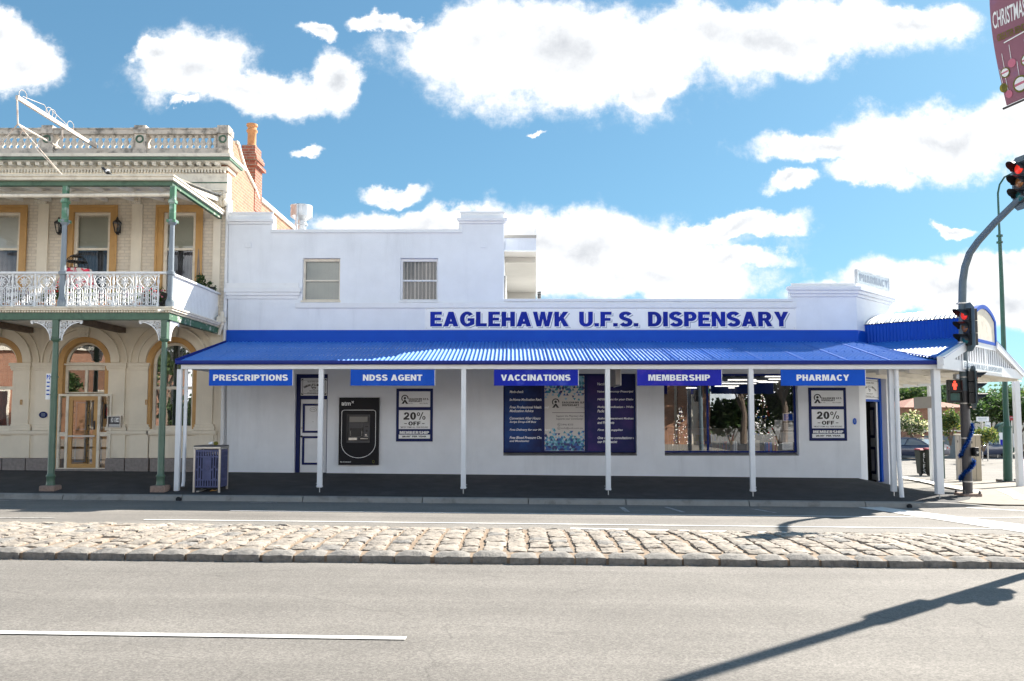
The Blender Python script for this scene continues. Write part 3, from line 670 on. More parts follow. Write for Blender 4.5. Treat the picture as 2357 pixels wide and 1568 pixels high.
def stone(mb, x0, x1, y0, y1, zb, top, sk, rough=0.018, nx=5, ny=6, m=0):
    """squared stone with a rough, rounded face"""
    vs, idx = [], {}
    off = Vector((rng.random()*30, rng.random()*30, 0))
    for j in range(ny+1):
        for i in range(nx+1):
            u, v = i/nx, j/ny; ex = min(u, 1-u)*2; ey = min(v, 1-v)*2
            rd = (1-(1-min(1, ex*1.6))**2)*(1-(1-min(1, ey*1.6))**2)
            x = x0+(x1-x0)*u + sk*(v-0.5) + rng.uniform(-1,1)*0.008; y = y0+(y1-y0)*v + rng.uniform(-1,1)*0.010
            nzv = mnoise.noise(Vector((x*9, y*9, 0))+off)
            vs.append((x, y, zb(x,y) + top*(0.55+0.45*min(1, rd*2.4)) + nzv*rough*0.9 + mnoise.noise(Vector((x*26, y*26, 3))+off)*rough*0.75))
    fs = [(j*(nx+1)+i, j*(nx+1)+i+1, (j+1)*(nx+1)+i+1, (j+1)*(nx+1)+i) for j in range(ny) for i in range(nx)]
    ring = [i for i in range(nx+1)] + [j*(nx+1)+nx for j in range(1,ny+1)] + [ny*(nx+1)+i for i in range(nx-1,-1,-1)] + [j*(nx+1) for j in range(ny-1,0,-1)]
    b = len(vs)
    for r in ring: vs.append((vs[r][0], vs[r][1], zb(vs[r][0], vs[r][1]) - 0.10))
    k = len(ring); fs += [(ring[i], ring[(i+1)%k], b+(i+1)%k, b+i) for i in range(k)]
    mb.add(vs, fs, m)
def zbed(x, y):
    t = max(0, min(1, (y-ym(x,1))/(ym(x,0)-ym(x,1)))); return zg(x,y)+0.070+0.05*math.sin(PI*t)
mb = MB(); x = -11.6
while x < 13.5:
    w = rng.uniform(0.215, 0.275); y = ym(x,1)+0.30+rng.uniform(-0.02,0.03); dx = 0.0
    while y < ym(x,0)-0.10:
        d_ = min(rng.choice((rng.uniform(0.15,0.26), rng.uniform(0.22,0.38))), ym(x,0)-0.02-y)
        if d_ > 0.09 and rng.random() > 0.012:
            j = rng.uniform(-0.012, 0.012)
            stone(mb, x+j+dx, x+j+dx+w-rng.uniform(0.0,0.03), y, y+d_-0.012, zbed, rng.uniform(0.014,0.032), rng.uniform(-0.015,0.015), m=rng.choices((0,1,2),(6,3,1))[0])
        y += d_ + rng.uniform(0.008, 0.03); dx += rng.uniform(-0.006,0.006)
    x += w + rng.uniform(0.03, 0.06)
struct(mb.build('median_stones', ['pitcher','pitcher_pale','pitcher_grey'], smooth=True))
mb = MB(); x = -11.8
while x < 13.5:
    w = rng.uniform(0.31, 0.41); y0 = ym(x,1)+rng.uniform(-0.02,0.012)
    stone(mb, x, x+w, y0-0.02, y0+0.27, lambda a,b_: zg(a,b_)+0.03, rng.uniform(0.075,0.095), rng.uniform(-0.01,0.01), 0.012, 5, 4)
    x += w + rng.uniform(0.02, 0.045)
struct(mb.build('median_edging', 'edge_stone', smooth=True))
# grit and dead leaves gathered along the stone edge
mb = MB()
for i in range(900):
    x = rng.uniform(-7,8.5); y = ym(x,1)-abs(rng.gauss(0,0.05))-0.02; s_ = rng.uniform(0.004,0.012)
    mb.add([(x-s_,y,zg(x,y)+0.004),(x,y-s_,zg(x,y)+0.006),(x+s_,y,zg(x,y)+0.004),(x,y+s_,zg(x,y)+0.010)], [(0,1,2),(0,2,3)])
o = mb.build('gutter_grit', 'mortar'); tag(o, 'loose brown grit along the foot of the stone median', 'grit', kind='stuff')
# ================================================================== CORNER SHOP
XC = P(1976, 860, YW).x                       # where the front turns into the splayed corner
def TCn(u, v, d): return (XC + 0.7071*u - 0.7071*d, YW + 0.7071*u + 0.7071*d, v)     # splayed wall, d goes inwards
LC = 2.33
shop = thing('corner_shop', 'long white corner shop with blue verandah roof and a taller block at its left end', 'shop', (0, YW, 0))
def wx(x, y=700): return P(x, y, YW).x
def wz(y, x=1178): return P(x, y, YW).z
front = [(wx(521,1088), -0.25), (XC, -0.30), (XC, wz(656)), (wx(1823,670), wz(656)), (wx(1823,690), wz(692)), (wx(1160,690), wz(692)),
         (wx(1160,492), wz(492)), (wx(1061,492), wz(492)), (wx(1061,533), wz(533)), (wx(627,533), wz(533)), (wx(627,493), wz(493)), (wx(527,493), wz(493))]
D1 = R(678,753,861,1087,YW); D1 = (D1[0], D1[1], -0.02+0.0, D1[3])
W1 = R(1158.5,1465.5,860,1049,YW); W2 = R(1529,1837.5,860,1049,YW)
U1 = R(696,782.5,594,692,YW); U2 = R(921,1008,594,692,YW)
holes = [rect(D1[0],D1[1],-0.249+0.25-0.02,D1[3])] + [rect(*w) for w in (W1,W2,U1,U2)]
mb = MB().extr([front]+[h for h in holes], YW, YW+0.34)
# splayed corner wall with its door opening
DO = (0.42, 1.85, -0.28, P(2010,864,22.2).z)
mb.extr([[(0.0,-0.45),(DO[0],-0.45),(DO[0],DO[3]),(DO[1],DO[3]),(DO[1],-0.45),(LC,-0.45),(LC,wz(656)),(0.0,wz(656))]], 0.0, 0.34, T=TCn)
xe, ye = TCn(LC,0,0)[:2]
mb.box(xe-0.34, xe, ye+0.003, 33, -1.2, 3.9)               # side street wall
mb.build('wall', 'white_wall', shop)
mb = MB()
x2 = wx(1160,560)
mb.box(wx(527,560)+0.002, wx(527,560)+0.3, YW+0.342, 32, -0.3, 6.6)
mb.box(x2-0.3, x2-0.003, YW+0.342, 32, 3.5, wz(533)-0.02)
mb.box(wx(527,560)+0.3, x2-0.3, 31.7, 32, -0.3, 6.3)
mb.box(x2-0.3, xe-0.35, 32.7, 33, -0.8, 3.9)
mb.build('rear_wall', 'white_wall', shop)
mb = MB(); zt = wz(533)
mb.quad((wx(527,560)+.3, YW+.35, zt-0.5), (x2-.3, YW+.35, zt-0.5), (x2-.3, 31.7, zt-0.8), (wx(527,560)+.3, 31.7, zt-0.8))
mb.quad((x2, YW+.35, 4.1), (xe-.35, YW+.35+2.0, 4.1), (xe-.35, 32.7, 3.7), (x2, 32.7, 3.9))
mb.add([(x2, YW+.35, 4.1),(XC, YW+.35, 4.1),(xe-.35, YW+2.35, 4.1)], [(0,1,2)])
mb.build('roof', 'galv', shop)
# parapet copings, cornices and string courses
def front_box(mb, xa, xb, ya, yb, proud, yref=None):
    xm = (xa+xb)/2; z0, z1 = P(xm,yb,YW).z, P(xm,ya,YW).z; xx0, xx1 = P(xa,(ya+yb)/2,YW).x, P(xb,(ya+yb)/2,YW).x
    mb.box(xx0, xx1, YW-proud, YW-0.002 if proud < 0.2 else YW-0.002, z0, z1)
mb = MB()
for xa, xb, ya, yb, pr in ((624,1064,529,536.5,0.05), (526,630,488.5,493.5,0.03), (524,632,505.5,511.5,0.09), (525,631,511.5,516.5,0.05),
        (1059,1162,487.5,492,0.03), (1053,1168,503.5,510,0.10), (1057,1164,510,515.5,0.05), (1056,1063,515.5,531,0.012),
        (522,688,652,664,0.03), (518,694,664,673.5,0.10), (521,691,673.5,681,0.07), (522,688,681,688.5,0.035),
        (681,1832,697.5,709.5,0.05), (1160,1825,688.5,694,0.045)):
    front_box(mb, xa, xb, ya, yb, pr)
# capped corner block, cornice wraps on to the splay
for ya, yb, pr in ((652.5,656.5,0.02),(661,669.5,0.15),(669.5,677,0.10),(677,683.5,0.05)):
    z0, z1 = wz(yb), wz(ya); a = pr*0.4142
    mb.box(wx(1822,670)-pr, XC+a, YW-pr, YW-0.002, z0, z1)
    p = [TCn(-0.0,z0,0.0), TCn(LC+pr*1.0,z0,0.0), TCn(LC+pr*1.0,z0,-pr), (XC+a, YW-pr, z0)]
    q = [(e[0],e[1],z1) for e in p]
    mb.add(p+q, [(0,1,2,3),(4,7,6,5),(0,4,5,1),(1,5,6,2),(2,6,7,3),(3,7,4,0)])
    mb.box(xe-0.3, xe+pr, ye, ye+2.6, z0+0.001, z1-0.001)
mb.box(xe-0.3, xe-0.002, ye+0.01, ye+2.5, 3.9, wz(656)-0.01)
mb.build('cornice', 'white_trim', shop, bevel=0.006)
mb = MB(); front_box(mb, 521, 1975, 760, 790, 0.02)
z0, z1 = wz(790), wz(760)
p = [TCn(0.0,z0,-0.002), TCn(LC,z0,-0.002), TCn(LC,z0,-0.022), TCn(0.0,z0,-0.022)]
mb.add(p+[(e[0],e[1],z1) for e in p], [(0,1,2,3),(4,7,6,5),(0,4,5,1),(1,5,6,2),(2,6,7,3),(3,7,4,0)])
front_box(mb, 521, 1975, 784, 789, 0.035)
mb.build('flashing_band', 'blue_band', shop)
for x in (571.5, 1113):
    mb = MB(); front_box(mb, x-6.5, x+6.5, 558, 571, 0.035); mb.build('wall_vent', 'white_wall', shop, bevel=0.004)
# eaves of the rear wing, seen right of the raised block
mb = MB(); ez0, ez1 = P(1200,578,22).z, P(1200,547,22).z
xr = P(1234,560,22).x
MB().box(x2+0.003, xr, 21.95, 22.05, ez0, ez1).build('fascia', 'white_wall', shop)
e0_, e1_ = ez0+0.03, ez1-0.005; xf_ = xr*30/22-.01
for zz_ in (e0_, e1_): mb.quad((x2+.003,22.052,zz_),(xr,22.052,zz_),(xf_,30,zz_),(x2+.003,30,zz_))
mb.quad((xr,22.052,e0_),(xf_,30,e0_),(xf_,30,e1_),(xr,22.052,e1_))
mb.box(x2+0.003, xr*23.1/22-.02, 23.0, 23.06, e0_-0.16, e0_-0.002)  # downstand beam added for its line of shade across the soffit
mb.box(x2+0.003, xr+0.006, 21.92, 22.048, ez1-0.02, ez1+0.05)
mb.box(x2+0.003, xf_-.02, 29.6, 29.8, 3.6, e0_-.002)
mb.build('eave', 'eave_cream', shop)
mb = MB()
mb.box(x2+0.002, x2+0.03, 22.6, 26.2, 4.3, 5.4, 0)
for i in range(6): mb.box(x2+0.031, x2+0.06, 22.6+i*0.7, 22.68+i*0.7, 4.3, 5.4, 1)
mb.build('side_window', ['dark','soffit'], shop)

def shop_frame(mb, a, w=0.05, d0=0.10, d1=0.18, T=None, mull=()):
    x0,x1,z0,z1 = a
    mb.extr([rect(x0,x1,z0,z1), rect(x0+w,x1-w,z0+w,z1-w)], YW+d0 if not T else d0, YW+d1 if not T else d1, T=T)
    for m_ in mull: mb.extr([rect(m_-w*0.55,m_+w*0.55,z0+w+.001,z1-w-.001)], YW+d0+.003, YW+d1-.003)
# upper windows
for k, U in enumerate((U1, U2)):
    x0,x1,z0,z1 = U
    f = MB(); f.extr([rect(x0,x1,z0,z1), rect(x0+.055,x1-.045,z0+.05,z1-.075)], YW+0.11, YW+0.18)
    zm = (z0+z1)/2-0.02
    f.box(x0+.056, x1-.046, YW+0.115, YW+0.16, zm-.02, zm+.02)
    f.box(x0-0.03, x1+0.03, YW-0.03, YW+0.109, z0-0.045, z0+0.0)
    w = f.build('window', 'cream_trim' if k == 0 else 'white_trim', shop)
    MB().quad((x0+.055,YW+.15,z0+.05),(x1-.045,YW+.15,z0+.05),(x1-.045,YW+.15,z1-.075),(x0+.055,YW+.15,z1-.075)).build('pane', 'glass', w)
    b = MB(); n = 9; sw = (x1-x0-.1)/n
    for i in range(n):
        g = 0.004 if k == 0 else sw*(0.66+0.08*(i%3))
        xa = x0+.05+i*sw; b.add([(xa,YW+.22,z0+.03),(xa+sw-g,YW+.235,z0+.03),(xa+sw-g,YW+.235,z1-.05),(xa,YW+.22,z1-.05)], [(0,1,2,3)])
    b.build('blind', 'blind_grey' if k == 0 else 'net', w)
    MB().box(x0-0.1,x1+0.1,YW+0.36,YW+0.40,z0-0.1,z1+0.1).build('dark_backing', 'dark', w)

# verandah roof: corrugated sheets, real profile
roof = MB()
ZR0, ZR1 = P(1178,787,21.58).z, P(1178,831,YF).z
XL = P(410,832,YF).x
pit = 0.0762*1.25; x = XL; prof = []
while x < 9.55:
    prof.append(x); x += pit/6
def rz(x, y):
    t = (y-YF)/(21.58-YF); return ZR1 + (ZR0-ZR1)*t + 0.0140*math.cos(2*PI*x/pit)
def yend(x): return 21.575 if x < 9.12 else max(YF+0.1, 18.45+(9.55-x)/0.43*3.1)
vs = []; NS = 2
for x in prof:
    ye_ = yend(x)
    for k in range(NS): 
        y = YF-0.03 + (ye_-YF+0.03)*k/(NS-1); vs.append((x, y, rz(x,y)))
roof.add(vs, [(NS*i+k, NS*(i+1)+k, NS*(i+1)+k+1, NS*i+k+1) for i in range(len(prof)-1) for k in range(NS-1)])
# side laps between sheets
x = XL+0.72
while x < 9.1:
    y0 = YF-0.02; y1 = 21.57
    roof.beam((x, y0, rz(pit*round(x/pit), y0)+0.006), (x, y1, rz(pit*round(x/pit), y1)+0.006), 0.02, 0.006); x += 0.762*1.25/1.0
# fixing screws in rows
for yy in (18.75, 19.8, 20.9):
    k = 0; x = pit*math.ceil(XL/pit)
    while x < 9.0:
        roof.box(x-.012, x+.012, yy-.012, yy+.012, rz(x,yy)+.002, rz(x,yy)+.014); x += pit*2
roof.build('verandah_roof', 'blue_roof', shop, smooth=True)
mb = MB()
GX1 = P(2168,832,YF).x
pr_ = [(YF-0.10, ZR1+0.005), (YF-0.10, ZR1-0.05), (YF-0.085, ZR1-0.075), (YF-0.03, ZR1-0.085), (YF+0.02, ZR1-0.085), (YF+0.02, ZR1-0.005), (YF+0.008, ZR1-0.005), (YF+0.008, ZR1-0.06), (YF-0.085, ZR1-0.06), (YF-0.088, ZR1+0.005)]
k = len(pr_)
mb.add([(XL-0.02,y,z) for y,z in pr_]+[(GX1,y,z) for y,z in pr_], [(i,(i+1)%k,k+(i+1)%k,k+i) for i in range(k)]+[tuple(range(k)),tuple(range(2*k-1,k-1,-1))])
mb.beam((XL-0.012,YF-0.1,ZR1-0.01),(XL-0.012,21.59,ZR0-0.01),0.03,0.10)
mb.build('gutter', 'blue_gutter', shop)
mb = MB(); zb0, zb1 = P(1178,850,YP).z, P(1178,835.5,YP).z
mb.box(XL+0.05, GX1-0.06, YP-0.055, YP+0.055, zb0, zb1)
mb.box(XL+0.03, GX1-0.05, YP-0.075, YP-0.056, zb1-0.03, zb1+0.012)
mb.box(XL+0.05, XL+0.12, YP+0.056, YW-0.04, zb0+0.02, zb1-0.002)
mb.build('verandah_beam', 'white_trim', shop, bevel=0.005)
x = XL+0.6
while x < 9.2:
    MB().beam((x, YP+0.06, ZR1-0.10), (x, YW-0.03, ZR0-0.13), 0.045, 0.09).build('rafter', 'soffit', shop); x += 0.9
mb = MB()
for yy in (19.4, 20.5): mb.box(XL+0.12, 9.2, yy-.035, yy+.035, ZR1+(ZR0-ZR1)*(yy-YF)/3.1-0.055, ZR1+(ZR0-ZR1)*(yy-YF)/3.1-0.014)
mb.build('purlins', 'soffit', shop)
# posts with base stirrups
posts = [(411,8),(738,13.5),(1067,13.5),(1399,13.5),(1730,13.5)]
for i, (px, pw) in enumerate(posts):
    X = P(px, 980, YP).x; zgd = zg(X, YP)
    m_ = MB(); m_.box(X-0.055, X+0.055, YP-0.05, YP+0.05, zgd+(0.11 if i else 0.0), zb0)
    if i: m_.box(X-0.062, X+0.062, YP-0.056, YP+0.056, zgd+0.11, zgd+0.16)
    p_ = m_.build('verandah_post', 'white_trim', shop, bevel=0.012)
    s_ = MB(); s_.tube([(X, YP, zgd-0.02), (X, YP, zgd+0.12)], 0.012, 8)
    for dz in (0.14, 0.20): s_.lathe([(0.012,-0.064),(0.012,0.064)], (X+0.02*(-1)**i, YP, zgd+dz), 6, axis=(1,0,0))
    if i: s_.build('post_stirrup', 'galv', p_)
mb = MB(); X = P(420,980,YP).x+0.02
mb.tube([(X+.03,YP+.02,zb1),(X+.03,YP+.02,zg(X,YP)+0.22),(X+.03,YP-.02,zg(X,YP)+0.1)],0.04,10)
for z in (0.6,1.7): mb.lathe([(0.046,0),(0.046,0.04)],(X+.03,YP+.02,z),10)
mb.build('downpipe', 'white_trim', shop, smooth=True)

# plain door with blue mouldings, fanlight over
x0,x1,z0,z1 = D1; yd = YW+0.16
mb = MB(); mb.extr([rect(x0,x1,z0+.001,z1), rect(x0+.10,x1-.045,z0+.03,z1-.10)], yd-0.03, yd+0.08)
zt = P(715,911,YW).z
mb.box(x0+.101, x1-.046, yd-0.02, yd+0.07, zt-0.09, zt+0.005)
df = mb.build('door_frame', 'navy', shop)
dx0, dx1, dz1 = x0+.115, x1-.05, zt-0.095
mb = MB(); mb.box(dx0, dx1, yd+0.01, yd+0.06, z0+.02, dz1)
dl = mb.build('door', 'white_trim', shop)
mb = MB()
zb_ = lambda y: P(715,y,YW+0.17).z
for a, b in ((996.5, 929.5), (1070, 1004)):
    xa, xb, za, zc = P(697,960,YW+.17).x, dx1-0.09, zb_(a), zb_(b)
    mb.extr([rect(xa,xb,za,zc), rect(xa+.055,xb-.055,za+.055,zc-.055)], yd-0.012, yd+0.009)
mb.build('door_moulding', 'navy', dl, bevel=0.006)
mb = MB()
mb.lathe([(0.0,0),(0.028,0.004),(0.030,0.02),(0.012,0.03),(0.0,0.03)], (dx0+.035, yd+.011, zb_(1005)), 12, axis=(0,-1,0))
mb.build('door_knob', 'black', dl, True)
mb = MB(); mb.lathe([(0.03,0),(0.03,0.01),(0.018,0.012),(0.018,0.02),(0,0.02)], (dx0+.04, yd+.011, zb_(985.5)), 14, axis=(0,-1,0)); mb.build('door_lock', 'steel', dl)
mb = MB(); cxx = (P(697,960,YW+.17).x+dx1-.09)/2
for r in (0.075, 0.068):
    pass
mb.ribbon([(cxx+0.085*math.cos(t*PI/12), zb_(943)+0.055*math.sin(t*PI/12)) for t in range(25)], 0.006, yd+0.003, yd+0.0095)
mb.text('LTD', cxx-0.05, cxx+0.05, zb_(943)-0.012, zb_(943)+0.018, yd+0.006)
mb.lathe([(0.008,0),(0.008,0.004)], (cxx,yd+0.010,zb_(971)), 8, axis=(0,-1,0))
mb.build('door_emblem', 'letter_black', dl)
def fanlight(xa, xb, za, zc, y, parent, T=None):
    TT = T or (lambda u, v, d: (u, y+d, v))
    fl = MB().extr([rect(xa,xb,za,zc)], 0.0, 0.03, T=TT).build('fanlight_panel', 'sign_white', parent)
    t = MB(); w, h = xb-xa, zc-za
    c = 0.035; i = 0.05
    pts = [(xa+i+c,za+i),(xb-i-c,za+i),(xb-i,za+i+c),(xb-i,zc-i-c),(xb-i-c,zc-i),(xa+i+c,zc-i),(xa+i,zc-i-c),(xa+i,za+i+c),(xa+i+c,za+i)]
    t.ribbon(pts, 0.008, -0.004, -0.0005, T=TT)
    for sx, sz in ((0,0),(1,0),(1,1),(0,1)):
        px, pz = (xb-.02 if sx else xa+.02), (zc-.02 if sz else za+.02); dxx, dzz = (-0.06 if sx else 0.06), (-0.06 if sz else 0.06)
        t.extr([[(px,pz),(px+dxx,pz),(px,pz+dzz)]], -0.003, -0.001, T=TT)
    cx_ = (xa+xb)/2
    t.text('REGISTERED OFFICE', cx_-w*.24, cx_+w*.24, zc-h*.24, zc-h*.16, -0.003, T=TT, bold=.01)
    s = 'EAGLEHAWK U.F.S. DISPENSARY'; n = len(s)
    for k, ch in enumerate(s):
        if ch == ' ' or ch == '.': 
            if ch == ' ': continue
        a = (k-(n-1)/2)/(n-1)*1.5; rr = w*0.46; ux, vz = cx_+rr*math.sin(a)*1.12, zc-h*.66+rr*(math.cos(a)-1)*0.75+h*0.28
        cs, sn = math.cos(a), math.sin(a); q = 0.020 if ch != '.' else 0.006
        t.text(ch, -q, q, -0.025 if ch != '.' else -0.025, 0.028 if ch != '.' else -0.015, -0.003, bold=.015,
               T=(lambda U, V, D, ux=ux, vz=vz, cs=cs, sn=sn: TT(ux+U*cs+V*sn, vz-U*sn+V*cs, D)))
    t.text('LTD', cx_-.04, cx_+.04, za+h*.52, za+h*.57, -0.003, T=TT)
    t.ribbon([(cx_+0.05*math.cos(PI+k*PI/8), za+h*.47+0.05*math.sin(PI+k*PI/8)) for k in range(9)], 0.012, -0.004, -0.0005, T=TT)
    t.ribbon([(cx_-0.06,za+h*.47),(cx_+0.05,za+h*.47)], 0.02, -0.004, -0.0005, T=TT); t.ribbon([(cx_-0.06,za+h*.47),(cx_-0.075,za+h*.55)], 0.012, -0.004, -0.0005, T=TT)
    t.text('40-42 HIGH ST', cx_-w*.17, cx_+w*.17, za+h*.23, za+h*.30, -0.003, T=TT, bold=.01)
    t.text('ESTABLISHED  1914', cx_-w*.24, cx_+w*.24, za+h*.11, za+h*.18, -0.003, T=TT, bold=.01)
    t.build('fanlight_lettering', 'letter_black', fl)
fanlight(x0+.105, x1-.05, zt+.008, z1-.103, yd+0.0, shop)

# shop windows
for w in (W1, W2):
    sill = MB()
    x0,x1,z0,z1 = w
    sill.add([(x0+.001,YW-0.005,z0+.002),(x1-.001,YW-0.005,z0+.002),(x1-.001,YW+.33,z0+.075),(x0+.001,YW+.33,z0+.075)], [(0,1,2,3)])
    sill.build('window_sill', 'kerb', shop)
WIN = []
for k, w in enumerate((W1, W2)):
    x0,x1,z0,z1 = w; z0 += 0.075; yy = YW+0.17
    mull = (P(1250,950,yy).x, P(1349,950,yy).x) if k == 0 else (P(1629,950,yy).x, P(1725,950,yy).x)
    f = MB(); f.extr([rect(x0,x1,z0,z1), rect(x0+(.02 if k else .035),x1-.055,z0+.035,z1-.05)], yy, yy+0.07)
    for m_ in mull: f.box(m_-(.04 if k==0 else .026), m_+(.04 if k==0 else .026), yy+.003, yy+.067, z0+.046, z1-.051)
    wf = f.build('window', 'window_navy' if k else 'navy', shop, bevel=0.004)
    MB().quad((x0+.02,yy+.035,z0+.045),(x1-.055,yy+.035,z0+.045),(x1-.055,yy+.035,z1-.05),(x0+.02,yy+.035,z1-.05)).build('pane', 'glass_shop' if k else 'glass_thin', wf)
    WIN.append((x0,x1,z0,z1,yy,mull))
x0,x1,z0,z1,yy,_ = WIN[0]
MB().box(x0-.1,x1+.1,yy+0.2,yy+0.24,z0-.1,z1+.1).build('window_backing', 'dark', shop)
# the lit shop floor behind the second window
x0,x1,z0,z1,yy,_ = WIN[1]
rm = MB()
rx0, rx1, ry1, rz0, rz1 = x0-1.2, x1+1.2, 32.4, 0.0, 2.67
rm.quad((rx0,ry1,rz0),(rx1,ry1,rz0),(rx1,ry1,rz1),(rx0,ry1,rz1)); rm.quad((rx0,YW+.36,rz1),(rx1,YW+.36,rz1),(rx1,ry1,rz1),(rx0,ry1,rz1))
rm.quad((rx0,YW+.36,rz0),(rx0,ry1,rz0),(rx0,ry1,rz1),(rx0,YW+.36,rz1)); rm.quad((rx1,YW+.36,rz0),(rx1,ry1,rz0),(rx1,ry1,rz1),(rx1,YW+.36,rz1))
rm.quad((rx0,YW+.36,rz0),(rx1,YW+.36,rz0),(rx1,ry1,rz0),(rx0,ry1,rz0))
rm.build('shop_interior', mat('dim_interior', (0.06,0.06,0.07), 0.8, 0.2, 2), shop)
rm = MB(); rm.box(x0+.02, x1-.05, yy+.12, yy+.75, z0-.3, z0+.02); rm.build('display_shelf', 'white_trim', shop)
rm = MB(); rm.box(x0+0.9, x1-0.4, 26.0, 26.6, 0.0, 1.15, 0); rm.box(x0-0.8, x0+0.6, 27.6, 28.3, 0, 1.9, 0)
r_ = random.Random(5)
for i in range(46):
    a = x0-0.75+r_.random()*1.3; zz = r_.choice((0.45,0.85,1.25,1.65)); rm.box(a,a+.06+.05*r_.random(),27.5,27.59,zz,zz+.15+.1*r_.random(), r_.choice((1,2,3,4)))
    a = x0+0.95+r_.random()*2.0; rm.box(a,a+.08,25.95,25.99,0.45+0.3*r_.randrange(2),0.6+0.3*r_.randrange(2)+.05, r_.choice((1,2,3,4)))
rm.build('shop_shelving', ['grey_back','flower_red','sign_blue','flower_white','leaf_yellow'], shop)
for i, (a, b_, c_) in enumerate([(1676,1740,876),(1660,1740,884),(1646,1700,890),(1725,1765,879),(1770,1800,874.5),(1747,1790,881),(1700,1752,893),(1655,1688,897),(1640,1680,902),(1692,1712,898),(1762,1800,868),(1556,1578,898),(1690,1730,900)]):
    yt = 24.0; p0, p1 = P(a,c_,yt), P(b_,c_,yt); zt_ = 2.62
    t_ = (zt_-EYE)/(p0.z-EYE); xa = p0.x*t_; xb = p1.x*t_; yq = min(p0.y*t_, 32.2)
    MB().box(xa, xb, yq-.05, yq+.05, zt_, zt_+.035).build('ceiling_light_tube', 'tube', shop)

# splayed doorway: blue jamb, door leaf standing ajar, fanlight
mb = MB(); u0,u1,v0,v1 = DO
mb.extr([[(u0,v0),(u0+.06,v0),(u0+.06,v1-.08),(u1-.13,v1-.08),(u1-.13,v0),(u1,v0),(u1,v1),(u0,v1)]], 0.14, 0.24, T=TCn)
vt_ = P(2010,920,22.4).z
mb.extr([rect(u0+.061,u1-.131,vt_-.05,vt_+.01)], 0.15, 0.23, T=TCn)
mb.build('corner_door_frame', 'blue_band', shop)
fanlight(u0+.065, u1-.135, vt_+.012, v1-.083, 0, shop, T=lambda u,v,d: TCn(u,v,0.16+d))
# leaf hinged on the far jamb and swung into the shop
hx, hy, _ = TCn(u1-.14,0,0.2); ang = rad(45+62)
def TD(u, v, d): return (hx - u*math.cos(rad(45+50)) + d*math.sin(rad(45+50))*-1, hy + -u*math.sin(rad(45+50))*-1 + d*math.cos(rad(45+50)), v)
lw = u1-u0-.24
mb = MB(); mb.extr([rect(0,lw,v0+.03,vt_-.055)], 0, 0.045, T=TD)
cd = mb.build('corner_door', 'white_trim', shop)
mb = MB()
for za, zc in ((v0+.2, v0+.95), (v0+1.2, vt_-.2)):
    for d0, d1 in ((-.012,-.001),(.046,.057)): mb.extr([rect(.13,lw-.13,za,zc), rect(.2,lw-.2,za+.07,zc-.07)], d0, d1, T=TD)
mb.build('door_moulding', 'navy', cd)
mb = MB(); mb.extr([rect(0.5*lw-.08,0.5*lw+.08,v0+1.02,v0+1.12)], -.01, -.001, T=TD); mb.build('letter_slot', 'black', cd)
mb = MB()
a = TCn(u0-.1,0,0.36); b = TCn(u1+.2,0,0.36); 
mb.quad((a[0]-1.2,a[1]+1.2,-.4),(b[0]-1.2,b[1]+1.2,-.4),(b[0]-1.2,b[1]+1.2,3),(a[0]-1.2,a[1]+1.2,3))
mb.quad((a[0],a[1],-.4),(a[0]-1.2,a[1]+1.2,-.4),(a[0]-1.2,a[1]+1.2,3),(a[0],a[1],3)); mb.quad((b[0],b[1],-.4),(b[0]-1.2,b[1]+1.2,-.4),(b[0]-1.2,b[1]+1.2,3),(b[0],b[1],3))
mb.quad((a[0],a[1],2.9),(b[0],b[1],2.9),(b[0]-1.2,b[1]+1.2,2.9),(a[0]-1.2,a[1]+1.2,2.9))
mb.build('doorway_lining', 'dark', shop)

# ------------------------------------------------------------------ gabled portico on the corner (part of the shop)
GA = Vector((9.52, 18.32)); GB = Vector((14.52, 23.55)); gd = (GB-GA); GW = gd.length; gd = gd/GW; gn = Vector((-gd.y, gd.x))   # gn points back to the shop
def TG(u, v, d): return (GA.x+gd.x*u+gn.x*d, GA.y+gd.y*u+gn.y*d, v)      # d = distance back from the gable face
t0, t1 = 0.355*GW, 0.625*GW; zE, zM = 2.80, 3.47; sl = (zM-zE)/t0
BACK = 3.0
mb = MB(); vs, fs = [], []; n = 0; s_ = -0.10; cols = []
pit2 = pit
while s_ < BACK:
    tm = 0.0 if s_ <= 0 else min(t0-.02, 0.86*s_); dz = 0.012*math.cos(2*PI*s_/pit2)
    cols.append((s_, tm, dz)); s_ += pit2/6
for s_, tm, dz in cols: vs += [TG(tm-0.05, zE+sl*(tm-.05)+dz, s_), TG(t0, zM+dz, s_)]
mb.add(vs, [(2*i,2*i+2,2*i+3,2*i+1) for i in range(len(cols)-1)])
vs = []
for s_, tm, dz in cols: vs += [TG(GW+.05, zE-.03+dz, s_), TG(t1, zM+dz, s_)]
mb.add(vs, [(2*i,2*i+2,2*i+3,2*i+1) for i in range(len(cols)-1)])
# valley gutter strip
mb.build('portico_roof', 'blue_roof', shop, smooth=True)
mb = MB()
for k in range(12):
    a = cols[int(k*(len(cols)-1)/12)]; b = cols[int((k+1)*(len(cols)-1)/12)]
    mb.beam(TG(a[1]-.04, zE+sl*a[1]+.012, a[0]), TG(b[1]-.04, zE+sl*b[1]+.012, b[0]), 0.035, 0.02)
mb.build('valley_flashing', 'blue_gutter', shop)
